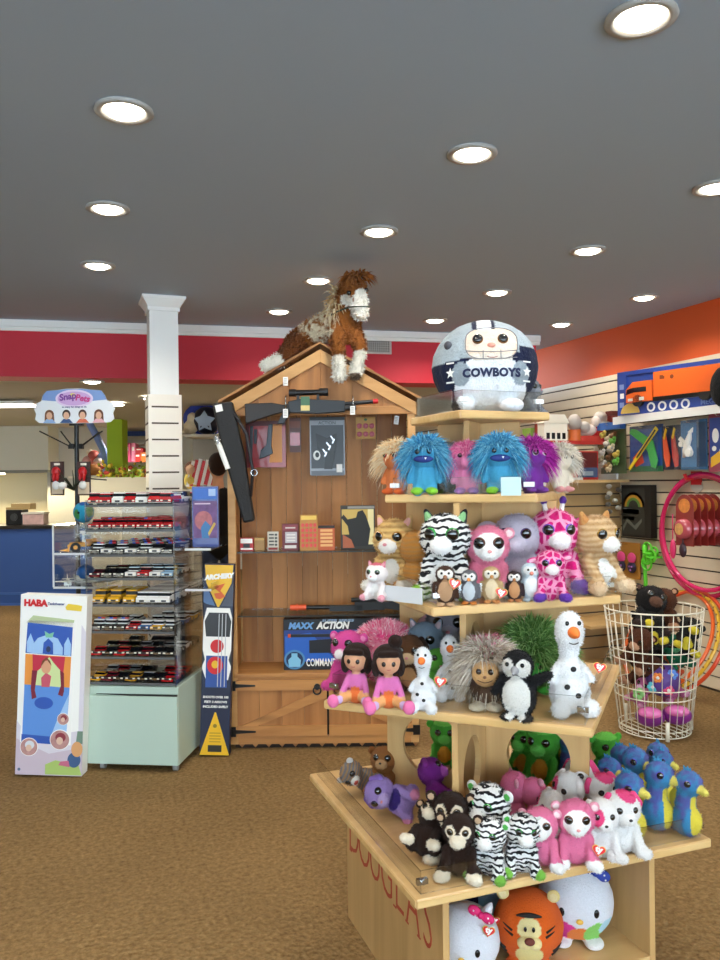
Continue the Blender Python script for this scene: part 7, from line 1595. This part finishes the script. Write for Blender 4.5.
ORG = boo('orangeplush','#d8552c',None,'#e8a06a',None,('round','#c8452c',None),None,None,'#101010',nose=None)
PNK = boo('pinkbasket','#c86a9a',None,'#f0c0d8',None,('round','#d88ab0',None),'#e8a8c8',None,'#101010',nose=None)
def inb(P, name, label, x, y, z, s, yaw, tilt=(0,0), grp='plush toys heaped in the wire basket'):
    o = thing(name, label, 'plush toy', BP+Vector((x,y,z)), 0, grp, None, s)
    o.rotation_mode = 'QUATERNION'; o.rotation_quaternion = Quaternion((0,0,1), facing(BP)+R(yaw)) @ Quaternion((0,1,0), R(tilt[1])) @ Quaternion((1,0,0), R(tilt[0]))
    for nm, me, loc, rot, sc, subs in P:
        c = link(nm, me, o, loc, rot, sc)
        for sn, sm in subs: link(sn, sm, c)
def bx_(X, D): return (X*CA+D*SA, -X*SA+D*CA)       # offset right of / behind the basket axis
for P, nm, lab, X, D, z, s, yaw, tilt in (
    (DKM,'plush_gorilla','black furry plush on top left of the basket heap',-.07,-.03,.60,.32,20,(-20,20)),
    (BRM,'plush_monkey','brown shaggy plush on top right of the basket heap',.10,.03,.60,.28,-20,(-10,-12)),
    (YEL,'plush_monkey','black plush with yellow hands and muzzle near the basket rim',-.02,-.13,.53,.24,-10,(-25,-20)),
    (YEL,'plush_monkey','black and yellow plush at right under the basket rim',.12,-.10,.50,.24,15,(-20,30)),
    (BRM,'plush_monkey','brown plush pressed against the left basket wires',-.13,-.05,.42,.26,-30,(10,20)),
    (GRN,'plush_toy','dark green plush against the right basket wires',.14,-.05,.40,.22,20,(0,-20)),
    (DKM,'plush_gorilla','black plush deep in the middle of the basket',-.02,.03,.36,.30,0,(-30,0)),
    (ORG,'plush_toy','orange plush in the middle of the basket heap',.08,-.10,.36,.15,10,(-40,0)),
    (BRM,'plush_monkey','brown plush low at the left of the basket',-.09,.02,.26,.26,-40,(0,30)),
    (PNK,'plush_toy','pink plush low at the right of the basket',.11,-.02,.20,.22,30,(-10,-20)),
    (PNK,'plush_toy','pink plush low at the left of the basket',-.12,-.03,.18,.18,-30,(-10,20)),
    (DKM,'plush_gorilla','black plush at the back of the basket heap',.02,.12,.44,.30,160,(-10,0))):
    x, y = bx_(X, D); inb(P, nm, lab, x, y, z, s, yaw, tilt)
x, y = bx_(.02,-.09); o = thing('flower_ball', 'purple ball with orange and blue flowers in the basket', 'ball', BP+Vector((x,y,.34)), facing(BP))
m = MB().use(mat('#5a3a8a',.5,bump=.3,bscale=60), True); m.ell((0,0,0),.10); obj('ball', m, o)
for cx, cz, c in ((-.03,.03,'#e8863c'),(.05,.05,'#5f8fe0'),(.03,-.04,'#e04a7a'),(-.06,-.03,'#5fc0d0')):
    m = MB().use(mat(c,.5), True); y = -math.sqrt(.01-cx*cx-cz*cz)
    for k in range(6): a = PI*k/3; m.ell((cx+.02*math.cos(a),y-.002,cz+.02*math.sin(a)),(.013,.006,.013),n=10,m=6)
    m.use(WHITE, True); m.ell((cx,y-.006,cz),(.01,.006,.01),n=10,m=6); obj('flower', m, o)
for X, D, z, lab in ((-.075,-.13,.13,'shiny pink and purple bag low left in the basket'),(.085,-.13,.14,'shiny pink and purple bag low right in the basket')):
    x, y = bx_(X, D); o = thing('toy_bag', lab, 'bag', BP+Vector((x,y,z)), facing(BP), 'shiny bags in the basket'); m = MB().use(mat('#7a1f7a',.3,coat=.4), True); m.ell((0,0,0),(.085,.05,.06)); obj('pouch', m, o); m = MB().use(mat('#f07ac0',.15,coat=.8,bump=.5,bscale=40), True); m.ell((0,-.02,.028),(.07,.045,.035)); obj('flap', m, o)
x, y = bx_(-.145,-.14); o = thing('toy_star', 'small green flower toy against the left basket wires', 'toy', BP+Vector((x,y,.27)), facing(BP)); m = MB().use(mat('#8fc87a',.5), True)
for k in range(5): a = 2*PI*k/5; m.ell((.022*math.cos(a),0,.022*math.sin(a)),(.016,.008,.016))
obj('petals', m, o)
# floor hoops leaning on the wall behind the basket
P0 = onz(690, 707, 0)
for i, (c, lab) in enumerate((('#e8641c','orange hoop leaning on the wall behind the basket'),('#e0b02c','yellow dotted hoop leaning behind the orange hoop'),('#d8481c','red-orange hoop leaning nearest the wall'))):
    rad_ = .40-.006*i; y0 = onx(671,650,4.2).y-.05*i; top = Vector((4.385-.0, y0, 0)); xb = P0.x+.04*i; dx = 4.37-xb
    an = math.asin(min(.9, dx/(2*rad_))); c0 = Vector((xb+rad_*math.sin(an), y0, rad_*math.cos(an)+.014))
    t = thing('hula_hoop', lab, 'hula hoop', c0, 0, 'floor hoops by the basket', (0, an, 0))
    m = MB().use(mat(c,.3,coat=.4)); m.torus((0,0,0),rad_,.014,'X',72,10)
    if i == 1:
        m.use(mat('#8a5a1c',.4))
        for k in range(36): a = 2*PI*k/36; m.ell((-.012,rad_*math.cos(a),rad_*math.sin(a)),(.006,.008,.008),n=8,m=6)
    obj('hoop', m, t)
